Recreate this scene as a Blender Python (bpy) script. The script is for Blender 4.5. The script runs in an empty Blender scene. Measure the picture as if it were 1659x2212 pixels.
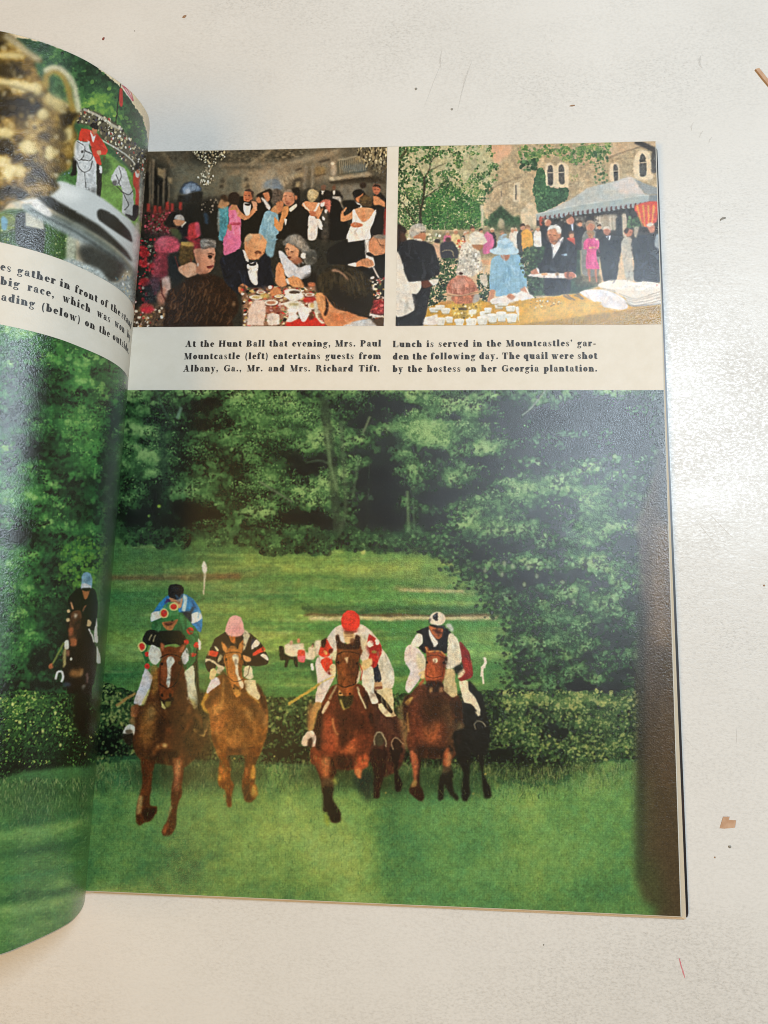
import bpy, math
import numpy as np

# ================================================================ camera, light, exposure
scene = bpy.context.scene
CAM_POS = np.array([-0.10165689, 0.11603171, 0.33738133])
CAM_ROT = np.array([[0.99787314, -0.01046846, 0.06433984], [0.01945311, 0.98986840, -0.14064898], [-0.06221559, 0.14160145, 0.98796672]])
FPX = 1661.0
cam_data = bpy.data.cameras.new('camera')
cam_data.sensor_fit = 'VERTICAL'
cam_data.sensor_height = 24.0
cam_data.lens = 24.0 * FPX / 2212.0
cam_data.clip_start, cam_data.clip_end = 0.01, 50.0
cam = bpy.data.objects.new('camera', cam_data)
scene.collection.objects.link(cam)
from mathutils import Matrix, Vector
M4 = Matrix([list(CAM_ROT[i]) + [CAM_POS[i]] for i in range(3)] + [[0, 0, 0, 1]])
cam.matrix_world = M4
scene.camera = cam

world = bpy.data.worlds.new('World')
scene.world = world
world.use_nodes = True
bg = world.node_tree.nodes['Background']
bg.inputs['Color'].default_value = (1.0, 0.77, 0.46, 1)
bg.inputs['Strength'].default_value = 0.22

def area(name, loc, target, sx, sy, power, col):
    d = bpy.data.lights.new(name, 'AREA')
    d.shape, d.size, d.size_y, d.energy, d.color = 'RECTANGLE', sx, sy, power, col
    o = bpy.data.objects.new(name, d)
    o.location = loc
    o.rotation_euler = (Vector(target) - Vector(loc)).to_track_quat('-Z', 'Y').to_euler()
    scene.collection.objects.link(o)
    return o

area('window_light', (0.355, 0.475, 1.0), (-0.02, 0.20, 0.0), 0.36, 0.20, 10.8, (0.73, 0.87, 1.0))
area('room_lamp', (-1.10, -0.10, 1.25), (-0.12, 0.17, 0.0), 0.55, 0.55, 9.6, (1.0, 0.575, 0.17))

scene.view_settings.view_transform = 'Standard'
scene.view_settings.look = 'None'
scene.view_settings.exposure = 0.0
scene.view_settings.gamma = 1.0
scene.view_settings.use_curve_mapping = False
scene.cycles.filter_width = 1.0

# ---------------------------------------------------------------- print plates
# The printed pictures are drawn in code, as a printer's plates, in measured
# picture coordinates (x right, y down) and later laid on the sheets of paper.
CW, CH = 1659, 2212
K = 1659.0 / 3024.0
RNG = np.random.RandomState(11)

def hexc(c):
    if isinstance(c, str):
        return np.array([int(c[i:i + 2], 16) for i in (0, 2, 4)], np.float32) / 255.0
    return np.array(c, np.float32)

def vnoise(w, h, sx, sy, seed):
    r = np.random.RandomState(seed)
    gw, gh = int(w / sx) + 3, int(h / sy) + 3
    g = r.rand(gh, gw).astype(np.float32)
    x = np.arange(w, dtype=np.float32) / sx + r.rand()
    y = np.arange(h, dtype=np.float32) / sy + r.rand()
    xi, yi = x.astype(int), y.astype(int)
    fx, fy = x - xi, y - yi
    fx, fy = fx * fx * (3 - 2 * fx), fy * fy * (3 - 2 * fy)
    xi, yi = np.minimum(xi, gw - 2), np.minimum(yi, gh - 2)
    a = g[yi][:, xi] * (1 - fx) + g[yi][:, xi + 1] * fx
    b = g[yi + 1][:, xi] * (1 - fx) + g[yi + 1][:, xi + 1] * fx
    return a * (1 - fy[:, None]) + b * fy[:, None]

def fbm(w, h, s, seed, octs=4, gain=.6, asp=1.0):
    out, amp, tot = 0, 1.0, 0
    for k in range(octs):
        out = out + amp * (vnoise(w, h, max(s, 1.2), max(s * asp, 1.2), seed + 17 * k) - .5)
        tot += amp
        amp *= gain
        s *= .5
    return out / tot * 2          # about -1..1

def blur1(a, s):
    if s < .25:
        return a
    n = int(np.ceil(s * 2.2))
    k = np.exp(-.5 * (np.arange(-n, n + 1) / s) ** 2)
    k = (k / k.sum()).astype(np.float32)
    for ax in (0, 1):
        p = [(0, 0)] * a.ndim
        p[ax] = (n, n)
        q = np.pad(a, p, mode='edge')
        o = np.zeros_like(a)
        L = a.shape[ax]
        for i, kk in enumerate(k):
            o += kk * (q[i:i + L] if ax == 0 else q[:, i:i + L])
        a = o
    return a

class Plate:
    def __init__(self):
        self.c = np.zeros((CH, CW, 3), np.float32)
        self.n1 = fbm(CW, CH, 6, 5, 3)
        self.n2 = fbm(CW, CH, 26, 9, 4)
        self.frame(0, 0, 3024, 1659)

    def frame(self, sx0, sy0, sx1, w=1659):
        self.s = (sx1 - sx0) / w * K
        self.ox, self.oy = sx0 * K, sy0 * K

    def pts(self, p):
        a = np.array(p, np.float32).reshape(-1, 2)
        return a * self.s + np.array([self.ox, self.oy], np.float32)

    @staticmethod
    def smooth(a, n=5, closed=True):
        if closed:
            p = np.vstack([a[-1:], a, a[:2]])
        else:
            p = np.vstack([2 * a[:1] - a[1:2], a, 2 * a[-1:] - a[-2:-1]])
        t = np.linspace(0, 1, n, endpoint=False)[:, None]
        out = []
        for i in range(1, len(p) - 2):
            p0, p1, p2, p3 = p[i - 1], p[i], p[i + 1], p[i + 2]
            m1, m2 = (p2 - p0) * .33, (p3 - p1) * .33
            out.append((2 * t ** 3 - 3 * t ** 2 + 1) * p1 + (t ** 3 - 2 * t ** 2 + t) * m1 + (3 * t ** 2 - 2 * t ** 3) * p2 + (t ** 3 - t ** 2) * m2)
        o = np.vstack(out)
        return o if closed else np.vstack([o, a[-1:]])

    def mask(self, polys, b):
        m = int(np.ceil(b * 2.5)) + 2
        al = np.vstack(polys)
        x0, y0 = np.floor(al.min(0)).astype(int) - m
        x1, y1 = np.ceil(al.max(0)).astype(int) + m
        x0, y0, x1, y1 = max(x0, 0), max(y0, 0), min(x1, CW), min(y1, CH)
        if x1 <= x0 or y1 <= y0:
            return None
        w, h = x1 - x0, y1 - y0
        M = np.zeros((h, w), np.float32)
        xs = np.arange(w, dtype=np.float32)
        for a in polys:
            q = np.roll(a, -1, 0)
            ya, yb, xa, xb = a[:, 1], q[:, 1], a[:, 0], q[:, 0]
            for r in range(h):
                for sub in (.25, .75):
                    y = y0 + r + sub
                    k = (ya <= y) != (yb <= y)
                    if not k.any():
                        continue
                    xc = np.sort(xa[k] + (y - ya[k]) / (yb[k] - ya[k]) * (xb[k] - xa[k])) - x0
                    for i in range(0, len(xc) - 1, 2):
                        M[r] += .5 * np.clip(np.minimum(xs + 1, xc[i + 1]) - np.maximum(xs, xc[i]), 0, 1)
        M = np.clip(M, 0, 1)
        if b > 0:
            M = blur1(M, b)
        return x0, y0, M

    def put(self, mk, col, a=1.0, tex=0.0, clip=None):
        if mk is None:
            return None
        x0, y0, M = mk
        h, w = M.shape
        A = M * a
        if clip is not None:
            cx, cy, cm = clip
            T = np.zeros_like(A)
            ax, ay = max(x0, cx), max(y0, cy)
            bx, by = min(x0 + w, cx + cm.shape[1]), min(y0 + h, cy + cm.shape[0])
            if bx > ax and by > ay:
                T[ay - y0:by - y0, ax - x0:bx - x0] = cm[ay - cy:by - cy, ax - cx:bx - cx]
            A = A * T
        c = hexc(col)[None, None]
        if tex:
            t = self.n1[y0:y0 + h, x0:x0 + w] + .6 * self.n2[y0:y0 + h, x0:x0 + w]
            c = c * (1 + tex * t[..., None])
        R = self.c[y0:y0 + h, x0:x0 + w]
        R += (c - R) * A[..., None]
        return mk

    def P(self, p, col, b=.8, a=1.0, tex=.12, sm=True, clip=None):
        q = self.pts(p)
        if sm and len(q) > 2:
            q = self.smooth(q)
        return self.put(self.mask([q], b), col, a, tex, clip)

    def E(self, x, y, rx, ry, col, b=.8, a=1.0, ang=0, tex=.1, clip=None):
        t = np.linspace(0, 2 * np.pi, 25)[:-1]
        ca, sa = np.cos(np.radians(ang)), np.sin(np.radians(ang))
        q = np.stack([x + rx * np.cos(t) * ca - ry * np.sin(t) * sa, y + rx * np.cos(t) * sa + ry * np.sin(t) * ca], 1)
        return self.put(self.mask([self.pts(q)], b), col, a, tex, clip)

    def L(self, p, w, col, b=.6, a=1.0, w2=None, sm=True, tex=.1, clip=None):
        q = self.pts(p)
        if sm and len(q) > 2:
            q = self.smooth(q, 5, False)
        n = len(q)
        ww = np.linspace(w, w if w2 is None else w2, n)[:, None] * self.s / 2
        d = np.gradient(q, axis=0)
        d /= np.linalg.norm(d, axis=1)[:, None] + 1e-6
        nn = np.stack([-d[:, 1], d[:, 0]], 1)
        poly = np.vstack([q + nn * ww, (q - nn * ww)[::-1]])
        return self.put(self.mask([poly], b), col, a, tex, clip)

    def folds(self, p, n, cols, w, ang, seed, a=.4, b=1.2, ln=3.0, jit=25):
        """soft strokes inside a shape: folds of cloth, hair, muscle"""
        q = self.smooth(self.pts(p))
        mk = self.mask([q], .8)
        if mk is None:
            return
        rr = np.random.RandomState(seed)
        u = np.array(p, np.float32).reshape(-1, 2)
        lo, hi = u.min(0), u.max(0)
        for k in range(n):
            x, y = lo + rr.rand(2) * (hi - lo)
            t = np.radians(ang + jit * rr.randn())
            d = w * ln * (.6 + .8 * rr.rand())
            bend = .25 * d * rr.randn()
            c, s = np.cos(t), np.sin(t)
            self.L([x - c * d, y - s * d, x - s * bend, y + c * bend, x + c * d, y + s * d], w * (.6 + .8 * rr.rand()), cols[rr.randint(len(cols))], b, a, clip=mk, tex=0)

    def specks(self, p, n, cols, r, seed, b=.5, asp=1.0, a=.9, clip=None):
        """many small dabs inside a polygon"""
        q = self.pts(p)
        rr = np.random.RandomState(seed)
        lo, hi = q.min(0), q.max(0)
        mk = clip if clip is not None else self.mask([q], 0)
        if mk is None:
            return
        x0, y0, M = mk
        cs = [hexc(c) for c in cols]
        s, ox, oy = self.s, self.ox, self.oy
        self.s, self.ox, self.oy = 1, 0, 0
        k = 0
        while k < n:
            x, y = lo + rr.rand(2) * (hi - lo)
            ix, iy = int(x) - x0, int(y) - y0
            k += 1
            if not (0 <= ix < M.shape[1] and 0 <= iy < M.shape[0]) or M[iy, ix] < .5:
                continue
            c = cs[rr.randint(len(cs))] * (.85 + .3 * rr.rand())
            rad = r * .62 * (.5 + rr.rand())
            self.E(x, y, rad, rad * asp * (.7 + .6 * rr.rand()), c, b, a, rr.rand() * 60 - 30, 0)
        self.s, self.ox, self.oy = s, ox, oy

    def foliage(self, x0, y0, x1, y1, blobs, ramp, seed, base=-.15, s=46, gain=.62, octs=6, amp=1.0, mask=None, asp=.8, a=1.0):
        """mottled leaf masses: hand-placed light and dark clumps broken up by leaf-sized noise"""
        x0, y0, x1, y1 = [int(v) for v in (x0, y0, x1, y1)]
        x0, y0, x1, y1 = max(x0, 0), max(y0, 0), min(x1, CW), min(y1, CH)
        w, h = x1 - x0, y1 - y0
        X, Y = np.meshgrid(np.arange(x0, x1, dtype=np.float32), np.arange(y0, y1, dtype=np.float32))
        wx = fbm(w, h, 40, seed + 71, 4) * 26
        wy = fbm(w, h, 40, seed + 93, 4) * 20
        Lm = np.full((h, w), base, np.float32)
        for bx, by, rx, ry, am in blobs:
            d = ((X + wx - bx) / rx) ** 2 + ((Y + wy - by) / ry) ** 2
            Lm += am * np.exp(-d * 1.1)
        nz = fbm(w, h, s, seed, octs, gain, asp)
        V = Lm + amp * nz
        st = [(-1.0, ramp[0])] + [(v, c) for v, c in ramp[1:]]
        ks = [v for v, c in st]
        C = np.stack([np.interp(V, ks, [hexc(c)[i] for v, c in st]) for i in range(3)], -1)
        R = self.c[y0:y1, x0:x1]
        if mask is None:
            A = np.float32(a)
            R += (C - R) * A
        else:
            A = np.zeros((h, w), np.float32)
            mx, my, mm = mask
            ax, ay = max(x0, mx), max(y0, my)
            bx, by = min(x1, mx + mm.shape[1]), min(y1, my + mm.shape[0])
            A[ay - y0:by - y0, ax - x0:bx - x0] = mm[ay - my:by - my, ax - mx:bx - mx]
            R += (C - R) * (A * a)[..., None]

    def leaves(self, x0, y0, x1, y1, blobs, ramp, seed, n, r0, r1, base=-.12, var=.4, mask=None, a=.75, asp=.75, warp=1.0, clump=0, cr=20):
        """leaf-sized dabs, small ones last, each taking its tone from the clump it belongs to"""
        x0, y0, x1, y1 = max(int(x0), 0), max(int(y0), 0), min(int(x1), CW), min(int(y1), CH)
        w, h = x1 - x0, y1 - y0
        X, Y = np.meshgrid(np.arange(x0, x1, dtype=np.float32), np.arange(y0, y1, dtype=np.float32))
        wx, wy = fbm(w, h, 40, seed + 71, 4) * 26 * warp, fbm(w, h, 40, seed + 93, 4) * 20 * warp
        Lm = base + .75 * fbm(w, h, 30, seed + 2, 4, .75, .8)
        for bx, by, rx, ry, am in blobs:
            Lm += am * np.exp(-1.1 * (((X + wx - bx) / rx) ** 2 + ((Y + wy - by) / ry) ** 2))
        rr = np.random.RandomState(seed + 500)
        for k in range(int(w * h * clump / 900)):
            bx, by, br, am = x0 + rr.rand() * w, y0 + rr.rand() * h, cr * (.6 + .9 * rr.rand()), .25 + .3 * rr.rand()
            xa, xb = max(int(bx - 3 * br) - x0, 0), min(int(bx + 3 * br) - x0, w)
            ya, yb = max(int(by - 3 * br) - y0, 0), min(int(by + 3 * br) - y0, h)
            if xb <= xa or yb <= ya:
                continue
            U, V = (X[ya:yb, xa:xb] + .5 * wx[ya:yb, xa:xb] - bx) / br, (Y[ya:yb, xa:xb] + .5 * wy[ya:yb, xa:xb] - by) / br
            Lm[ya:yb, xa:xb] += am * np.exp(-(U * U + (V + .35) ** 2 * 1.6)) - 1.1 * am * np.exp(-(U * U * .9 + (V - .75) ** 2 * 3.5))
        A0 = np.ones((h, w), np.float32)
        if mask is not None:
            A0[:] = 0
            mx, my, mm = mask
            ax, ay = max(x0, mx), max(y0, my)
            bx, by = min(x1, mx + mm.shape[1]), min(y1, my + mm.shape[0])
            A0[ay - y0:by - y0, ax - x0:bx - x0] = mm[ay - my:by - my, ax - mx:bx - mx]
        rr = np.random.RandomState(seed)
        st = [(-1.0, ramp[0])] + list(ramp[1:])
        ks = np.array([v for v, c in st])
        cs = np.stack([hexc(c) for v, c in st])
        R = self.c[y0:y1, x0:x1]
        cache = {}
        rad = r1 + (r0 - r1) * np.sort(rr.rand(n) ** 1.6)[::-1]
        px, py = rr.randint(0, w, n), rr.randint(0, h, n)
        dv = rr.randn(n) * var
        for i in range(n):
            x, y = px[i], py[i]
            am = A0[y, x]
            if am < .15:
                continue
            r = round(float(rad[i]) * 2) / 2
            key = (r, i % 6)
            if key not in cache:
                m = int(np.ceil(r + 2))
                gx, gy = np.meshgrid(np.arange(-m, m + 1), np.arange(-m, m + 1))
                t = (i % 6) * .5 - 1.2
                u = (gx * np.cos(t) + gy * np.sin(t)) / r
                v = (-gx * np.sin(t) + gy * np.cos(t)) / (r * asp)
                cache[key] = (m, np.clip((1.15 - np.sqrt(u * u + v * v)) * r * .55, 0, 1).astype(np.float32))
            m, k = cache[key]
            v = Lm[y, x] + dv[i]
            c = np.array([np.interp(v, ks, cs[:, j]) for j in range(3)], np.float32)
            ya, yb, xa, xb = max(y - m, 0), min(y + m + 1, h), max(x - m, 0), min(x + m + 1, w)
            q = k[ya - y + m:yb - y + m, xa - x + m:xb - x + m, None] * (a * min(1.0, am * 1.2))
            R[ya:yb, xa:xb] += (c - R[ya:yb, xa:xb]) * q

    def boughs(self, x0, y0, x1, y1, blobs, ramp, seed, n, cr=(9, 24), base=-.25, leaf=(1.3, 3.2), mask=None, thr=-.35, lift=.1, dense=1.0):
        """sprays of leaves: each bough lit along its top, dark beneath, gathered where the light map is bright"""
        x0, y0, x1, y1 = max(int(x0), 0), max(int(y0), 0), min(int(x1), CW), min(int(y1), CH)
        w, h = x1 - x0, y1 - y0
        X, Y = np.meshgrid(np.arange(x0, x1, dtype=np.float32), np.arange(y0, y1, dtype=np.float32))
        wx, wy = fbm(w, h, 40, seed + 71, 4) * 26, fbm(w, h, 40, seed + 93, 4) * 20
        Lm = base + .6 * fbm(w, h, 34, seed + 2, 4, .7, .8)
        for bx, by, rx, ry, am in blobs:
            Lm += am * np.exp(-1.1 * (((X + wx - bx) / rx) ** 2 + ((Y + wy - by) / ry) ** 2))
        A0 = np.ones((h, w), np.float32)
        if mask is not None:
            A0[:] = 0
            mx, my, mm = mask
            ax, ay = max(x0, mx), max(y0, my)
            bx, by = min(x1, mx + mm.shape[1]), min(y1, my + mm.shape[0])
            A0[ay - y0:by - y0, ax - x0:bx - x0] = mm[ay - my:by - my, ax - mx:bx - mx]
        rr = np.random.RandomState(seed + 9)
        st = [(-1.0, ramp[0])] + list(ramp[1:])
        ks = np.array([v for v, c in st])
        cs = np.stack([hexc(c) for v, c in st])
        R = self.c[y0:y1, x0:x1]
        kern = {}
        def dab(x, y, r, v, al):
            if not (0 <= x < w and 0 <= y < h) or A0[int(y), int(x)] < .3:
                return
            r = max(1.0, round(r * 2) / 2)
            o = int(rr.randint(5))
            if (r, o) not in kern:
                m = int(np.ceil(r + 1.5))
                gx, gy = np.meshgrid(np.arange(-m, m + 1), np.arange(-m, m + 1))
                t = o * .6 - 1.0
                u, q = (gx * np.cos(t) + gy * np.sin(t)) / r, (-gx * np.sin(t) + gy * np.cos(t)) / (r * .6)
                kern[(r, o)] = (m, np.clip((1.1 - np.sqrt(u * u + q * q)) * r * .8, 0, 1).astype(np.float32))
            m, k = kern[(r, o)]
            x, y = int(x), int(y)
            ya, yb, xa, xb = max(y - m, 0), min(y + m + 1, h), max(x - m, 0), min(x + m + 1, w)
            c = np.array([np.interp(v, ks, cs[:, j]) for j in range(3)], np.float32)
            q = k[ya - y + m:yb - y + m, xa - x + m:xb - x + m, None] * al
            R[ya:yb, xa:xb] += (c - R[ya:yb, xa:xb]) * q
        cand = []
        while len(cand) < n:
            x, y = rr.rand() * w, rr.rand() * h
            v = Lm[int(y), int(x)]
            if v > thr or rr.rand() < .06:
                cand.append((v + .12 * rr.randn(), x, y))
        cand.sort()
        for v, x, y in cand:
            r = cr[0] + (cr[1] - cr[0]) * rr.rand() ** 1.6
            fl = .42 + .25 * rr.rand()
            tilt = .3 * rr.randn()
            for k in range(int(r * .55)):          # shade beneath
                a, q = rr.rand() * 6.28, np.sqrt(rr.rand())
                dx, dy = q * np.cos(a) * r, q * np.sin(a) * r * fl
                dab(x + dx, y + dy + dx * tilt + r * fl * .75, 2.6 + 1.6 * rr.rand(), v - .45, .45)
            for k in range(int(r * r * fl * .16 * dense)):
                a, q = rr.rand() * 6.28, np.sqrt(rr.rand())
                dx, dy = q * np.cos(a) * r, q * np.sin(a) * r * fl
                dab(x + dx, y + dy + dx * tilt, leaf[0] + (leaf[1] - leaf[0]) * rr.rand(), v + lift - .38 * q * np.sin(a) + .2 * rr.randn(), .8)

    def ragged(self, p, b, amp, s, seed, sm=True):
        """mask of a polygon whose edge is broken up by noise"""
        q = self.pts(p)
        if sm:
            q = self.smooth(q)
        mk = self.mask([q], b)
        if mk is None:
            return None
        x0, y0, M = mk
        h, w = M.shape
        n = fbm(w, h, s, seed, 4, .65)
        return x0, y0, np.clip((M + amp * n * (1 - np.abs(2 * M - 1)) - .5) * 3.0 + .5, 0, 1)

    def soften(self, x0, y0, x1, y1, sg, wob=0, seed=0, mask=None):
        x0, y0, x1, y1 = [int(v) for v in (x0, y0, x1, y1)]
        R = self.c[y0:y1, x0:x1]
        S = R.copy()
        if wob:
            h, w = S.shape[:2]
            dy = fbm(w, h, 60, seed, 5, .75, .25) * wob
            dx = fbm(w, h, 30, seed + 1, 4, .7) * wob
            Y = np.clip(np.arange(h)[:, None] + dy, 0, h - 1).astype(int)
            X = np.clip(np.arange(w)[None] + dx, 0, w - 1).astype(int)
            S = S[Y, X]
        R[:] = blur1(S, sg)

    def mottle(self, x0, y0, x1, y1, am, sc, seed, warm=.0):
        """uneven ink: broad and fine tonal variation"""
        x0, y0, x1, y1 = [int(v) for v in (x0, y0, x1, y1)]
        w, h = x1 - x0, y1 - y0
        n = fbm(w, h, sc, seed, 4, .8)
        e = np.clip(np.minimum(np.minimum(np.arange(w), w - 1 - np.arange(w))[None] / 12, np.minimum(np.arange(h), h - 1 - np.arange(h))[:, None] / 12), 0, 1)
        R = self.c[y0:y1, x0:x1]
        k = np.clip(1.1 - 1.1 * R.mean(2), .12, 1)
        R *= (1 + am * n * e * k)[..., None] * (1 + warm * np.array([.5, 0, -.5]) * (fbm(w, h, sc * 1.7, seed + 4, 3) * e)[..., None])
        np.clip(R, 0, 1, out=R)

    def grain(self, x0, y0, x1, y1, am, seed, weave=.03):
        x0, y0, x1, y1 = [int(v) for v in (x0, y0, x1, y1)]
        w, h = x1 - x0, y1 - y0
        r = np.random.RandomState(seed)
        n = blur1(r.randn(h, w).astype(np.float32), 1.3) * 3.6
        X, Y = np.meshgrid(np.arange(w), np.arange(h))
        wv = np.sin(X * 1.2) * .5 + np.sin(Y * 1.2) * .5
        R = self.c[y0:y1, x0:x1]
        k = np.clip(1.1 - 1.05 * R.mean(2), .15, 1)
        R *= (1 + (am * n + weave * wv) * k)[..., None]
        np.clip(R, 0, 1, out=R)
def paint_race(p):
    """lower picture, right-hand sheet: six runners clearing a brush hedge"""
    p.frame(0, 0, 3024, 1659)
    DK, RAMP = '11140f', ['0b0e0a', (-.5, '0f140d'), (-.25, '162114'), (-.02, '1e331d'), (.2, '2b4c2a'), (.5, '426d3a'), (.85, '648f50'), (1.3, '88ab66')]
    # far wood
    wood = [  # x, y, rx, ry, light(+)/dark(-)
        (300, 905, 60, 50, .35), (345, 885, 22, 40, -.35), (300, 1000, 60, 60, .55), (330, 985, 40, 30, .25), (470, 880, 60, 40, -.55),
        (520, 900, 50, 45, .6), (560, 880, 50, 40, .55), (640, 900, 55, 50, .5), (500, 950, 60, 26, .35), (660, 860, 18, 30, -.5), (500, 1000, 60, 22, -.5),
        (475, 1015, 60, 16, -.3), (450, 1040, 50, 26, .6), (590, 1010, 40, 22, .35), (560, 1050, 80, 24, .5), (660, 1000, 40, 18, -.7), (700, 1060, 30, 40, .4),
        (600, 1120, 70, 18, -.55), (685, 1130, 50, 16, -.75), (590, 1185, 80, 12, -.6), (700, 930, 60, 90, .2), (740, 1010, 26, 70, .3), (650, 1180, 70, 40, .35),
        (600, 1090, 60, 22, .25), (560, 1160, 70, 30, .3), (640, 1240, 70, 24, .5), (690, 1200, 55, 55, -.45), (430, 1160, 60, 60, -.4), (380, 1080, 40, 70, -.3),
        (330, 1120, 60, 50, -.45), (300, 1140, 50, 30, .1), (280, 1090, 30, 20, .4), (760, 1170, 22, 60, .45), (800, 1000, 40, 100, -.55), (830, 1120, 40, 110, -.9),
        (850, 1060, 40, 60, -.6), (780, 930, 60, 40, .1), (900, 900, 60, 50, .5), (960, 920, 80, 50, .6), (930, 960, 70, 40, .5), (1010, 900, 40, 40, .3), (870, 980, 40, 30, .1),
        (900, 1010, 60, 30, .35), (1010, 950, 40, 30, -.4), (960, 990, 60, 20, -.55), (1050, 960, 60, 40, .35), (1000, 1020, 50, 22, .55), (890, 1060, 30, 60, .3), (1060, 1030, 60, 40, -.5),
        (930, 1080, 30, 50, -.85), (960, 1110, 40, 60, -.75), (870, 1130, 20, 60, .2), (905, 1150, 12, 50, .1), (840, 890, 30, 60, -.55), (790, 880, 30, 30, -.3), (1200, 900, 120, 50, -.75),
        (1300, 930, 100, 80, -.8), (1150, 960, 60, 40, -.2), (1350, 900, 50, 30, .1), (1360, 990, 40, 40, -.3), (1180, 1000, 70, 26, -.3), (1120, 930, 50, 26, .15), (1100, 880, 60, 20, -.5),
        (1000, 1080, 50, 40, .2), (1250, 1010, 50, 30, -.5), (410, 1120, 30, 30, .1), (520, 1110, 40, 20, .2), (250, 930, 30, 70, .2), (255, 1060, 25, 50, -.3)]
    p.foliage(180, 836, 1500, 1300, wood, RAMP, 3, base=-.14, s=44, amp=.6, asp=.75)
    p.leaves(180, 836, 1500, 1200, wood, RAMP, 3, 19000, 8, 2.2, base=-.02, var=.2, clump=1.1, cr=24)
    p.soften(150, 838, 1500, 1300, 1.0)
    p.boughs(180, 836, 1500, 1200, wood, RAMP, 3, 860, base=-.04, lift=.2)
    # pale trunks and limbs
    p.L([338, 842, 352, 880, 365, 905], 5, '3b5a40', 1.5, .7)
    p.L([383, 905, 392, 880], 7, '6f8f76', 1.5, .8)
    p.L([700, 860, 712, 960, 722, 1050, 730, 1160], 20, '2c3a26', 3, .65)
    p.L([706, 925, 712, 985, 715, 1010, 724, 1040, 728, 1062], 7, '6f8a5a', 2, .7)
    p.L([712, 1002, 690, 995, 660, 1000], 4, '5a7a50', 2, .6)
    p.L([738, 910, 742, 1000, 748, 1100, 730, 1165], 8, '4a5a3e', 3, .6)
    p.L([800, 900, 785, 935], 5, '6d7a52', 1.5, .8)
    p.L([775, 985, 768, 1040, 762, 1075], 5, '56704a', 2, .6)
    p.L([560, 1040, 600, 1065, 632, 1085], 4, '66745a', 1.4, .8)
    p.L([600, 1065, 575, 1080], 3, '66745a', 1.4, .5)
    p.L([720, 1170, 728, 1250], 9, '5d6a48', 3, .5)
    p.L([350, 920, 356, 1030, 360, 1110], 16, '1d3324', 4, .6)
    p.L([395, 1040, 396, 1080], 6, '47764a', 3, .6)
    p.L([880, 1060, 884, 1160], 6, '6e9156', 2, .65)
    p.L([893, 1080, 896, 1165], 4, '53734a', 1.5, .6)
    p.L([798, 1000, 795, 1120, 790, 1160], 3, '31472c', 1.5, .7)
    p.L([1180, 842, 1150, 880, 1128, 898], 4, '7f8a70', 1.5, .8)
    p.E(344, 1094, 4, 3.5, '8fae3c', 1)
    p.E(322, 1115, 3, 3, '6f9440', 1)
    # field
    p.P([150, 1150, 1500, 1150, 1500, 2010, 150, 2010], '2c5230', 8, 1, .2, False)
    gm = p.ragged([170, 1165, 300, 1158, 420, 1165, 560, 1166, 660, 1182, 760, 1172, 860, 1176, 960, 1190, 1100, 1240, 1200, 1300, 1200, 1560, 170, 1560], 3, .9, 26, 4, False)
    p.put((gm[0], gm[1], blur1(gm[2], 5)), '4f7a3c')
    vn = vnoise(1000, 360, 120, 24, 8)
    def band(x0, y0, x1, y1, h, col, a, b=6):
        p.L([x0, y0, (x0 + x1) / 2, (y0 + y1) / 2 + 1, x1, y1], h, col, b, a)
    band(200, 1190, 700, 1200, 34, '41683a', .8, 10)
    band(520, 1210, 1000, 1212, 36, '7f9a48', .8, 10)
    band(720, 1190, 980, 1200, 20, '5f8a44', .7, 8)
    band(600, 1230, 900, 1228, 16, '9dac52', .8, 6)
    band(740, 1240, 1020, 1246, 14, '8a9e50', .7, 6)
    band(260, 1225, 600, 1235, 16, '5a7440', .8, 8)
    band(215, 1247, 520, 1244, 12, '6d5034', .85, 4)
    band(380, 1243, 560, 1240, 8, '7a5a3a', .4, 4)
    band(240, 1262, 700, 1264, 12, '7d9450', .6, 6)
    band(215, 1290, 640, 1290, 26, '3f7440', .85, 9)
    band(640, 1285, 1080, 1295, 26, '5d9448', .85, 9)
    band(850, 1270, 960, 1269, 6, '8d8058', .7, 3)
    band(870, 1274, 1000, 1276, 5, 'c2ad7c', .85, 2)
    band(980, 1266, 1060, 1272, 6, '2f4a2c', .7, 3)
    band(980, 1282, 1080, 1276, 8, 'a08f60', .5, 4)
    band(420, 1320, 700, 1325, 26, '7f9f4c', .8, 9)
    band(240, 1330, 420, 1335, 20, '5c8646', .7, 9)
    band(650, 1316, 1110, 1318, 10, '23402a', .85, 4)
    band(700, 1311, 1080, 1308, 8, '3c6a3a', .5, 4)
    band(655, 1327, 1075, 1329, 4, '6b5138', .7, 1.6)
    band(665, 1333, 1070, 1334, 7, 'cdb98a', .9, 2.2)
    band(700, 1334, 800, 1332, 3, 'e2d3a6', .8, 1.5)
    band(230, 1390, 640, 1380, 50, '85a24a', .75, 12)
    band(560, 1352, 1100, 1350, 20, '4a8a44', .8, 7)
    band(830, 1400, 1110, 1395, 40, '5e9a4e', .85, 12)
    band(1000, 1375, 1110, 1372, 16, '84a858', .7, 7)
    band(1000, 1410, 1110, 1420, 20, '86ab5c', .7, 8)
    band(560, 1385, 700, 1380, 30, '8aa64a', .6, 10)
    band(215, 1460, 300, 1455, 30, '2f6638', .8, 10)
    band(300, 1440, 1110, 1445, 24, '3f7a40', .85, 9)
    band(560, 1475, 1050, 1478, 22, '5c9148', .8, 8)
    band(560, 1500, 900, 1500, 16, '3d7238', .7, 8)
    band(230, 1410, 330, 1400, 30, '7f9c54', .6, 10)
    rr = np.random.RandomState(12)
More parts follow.
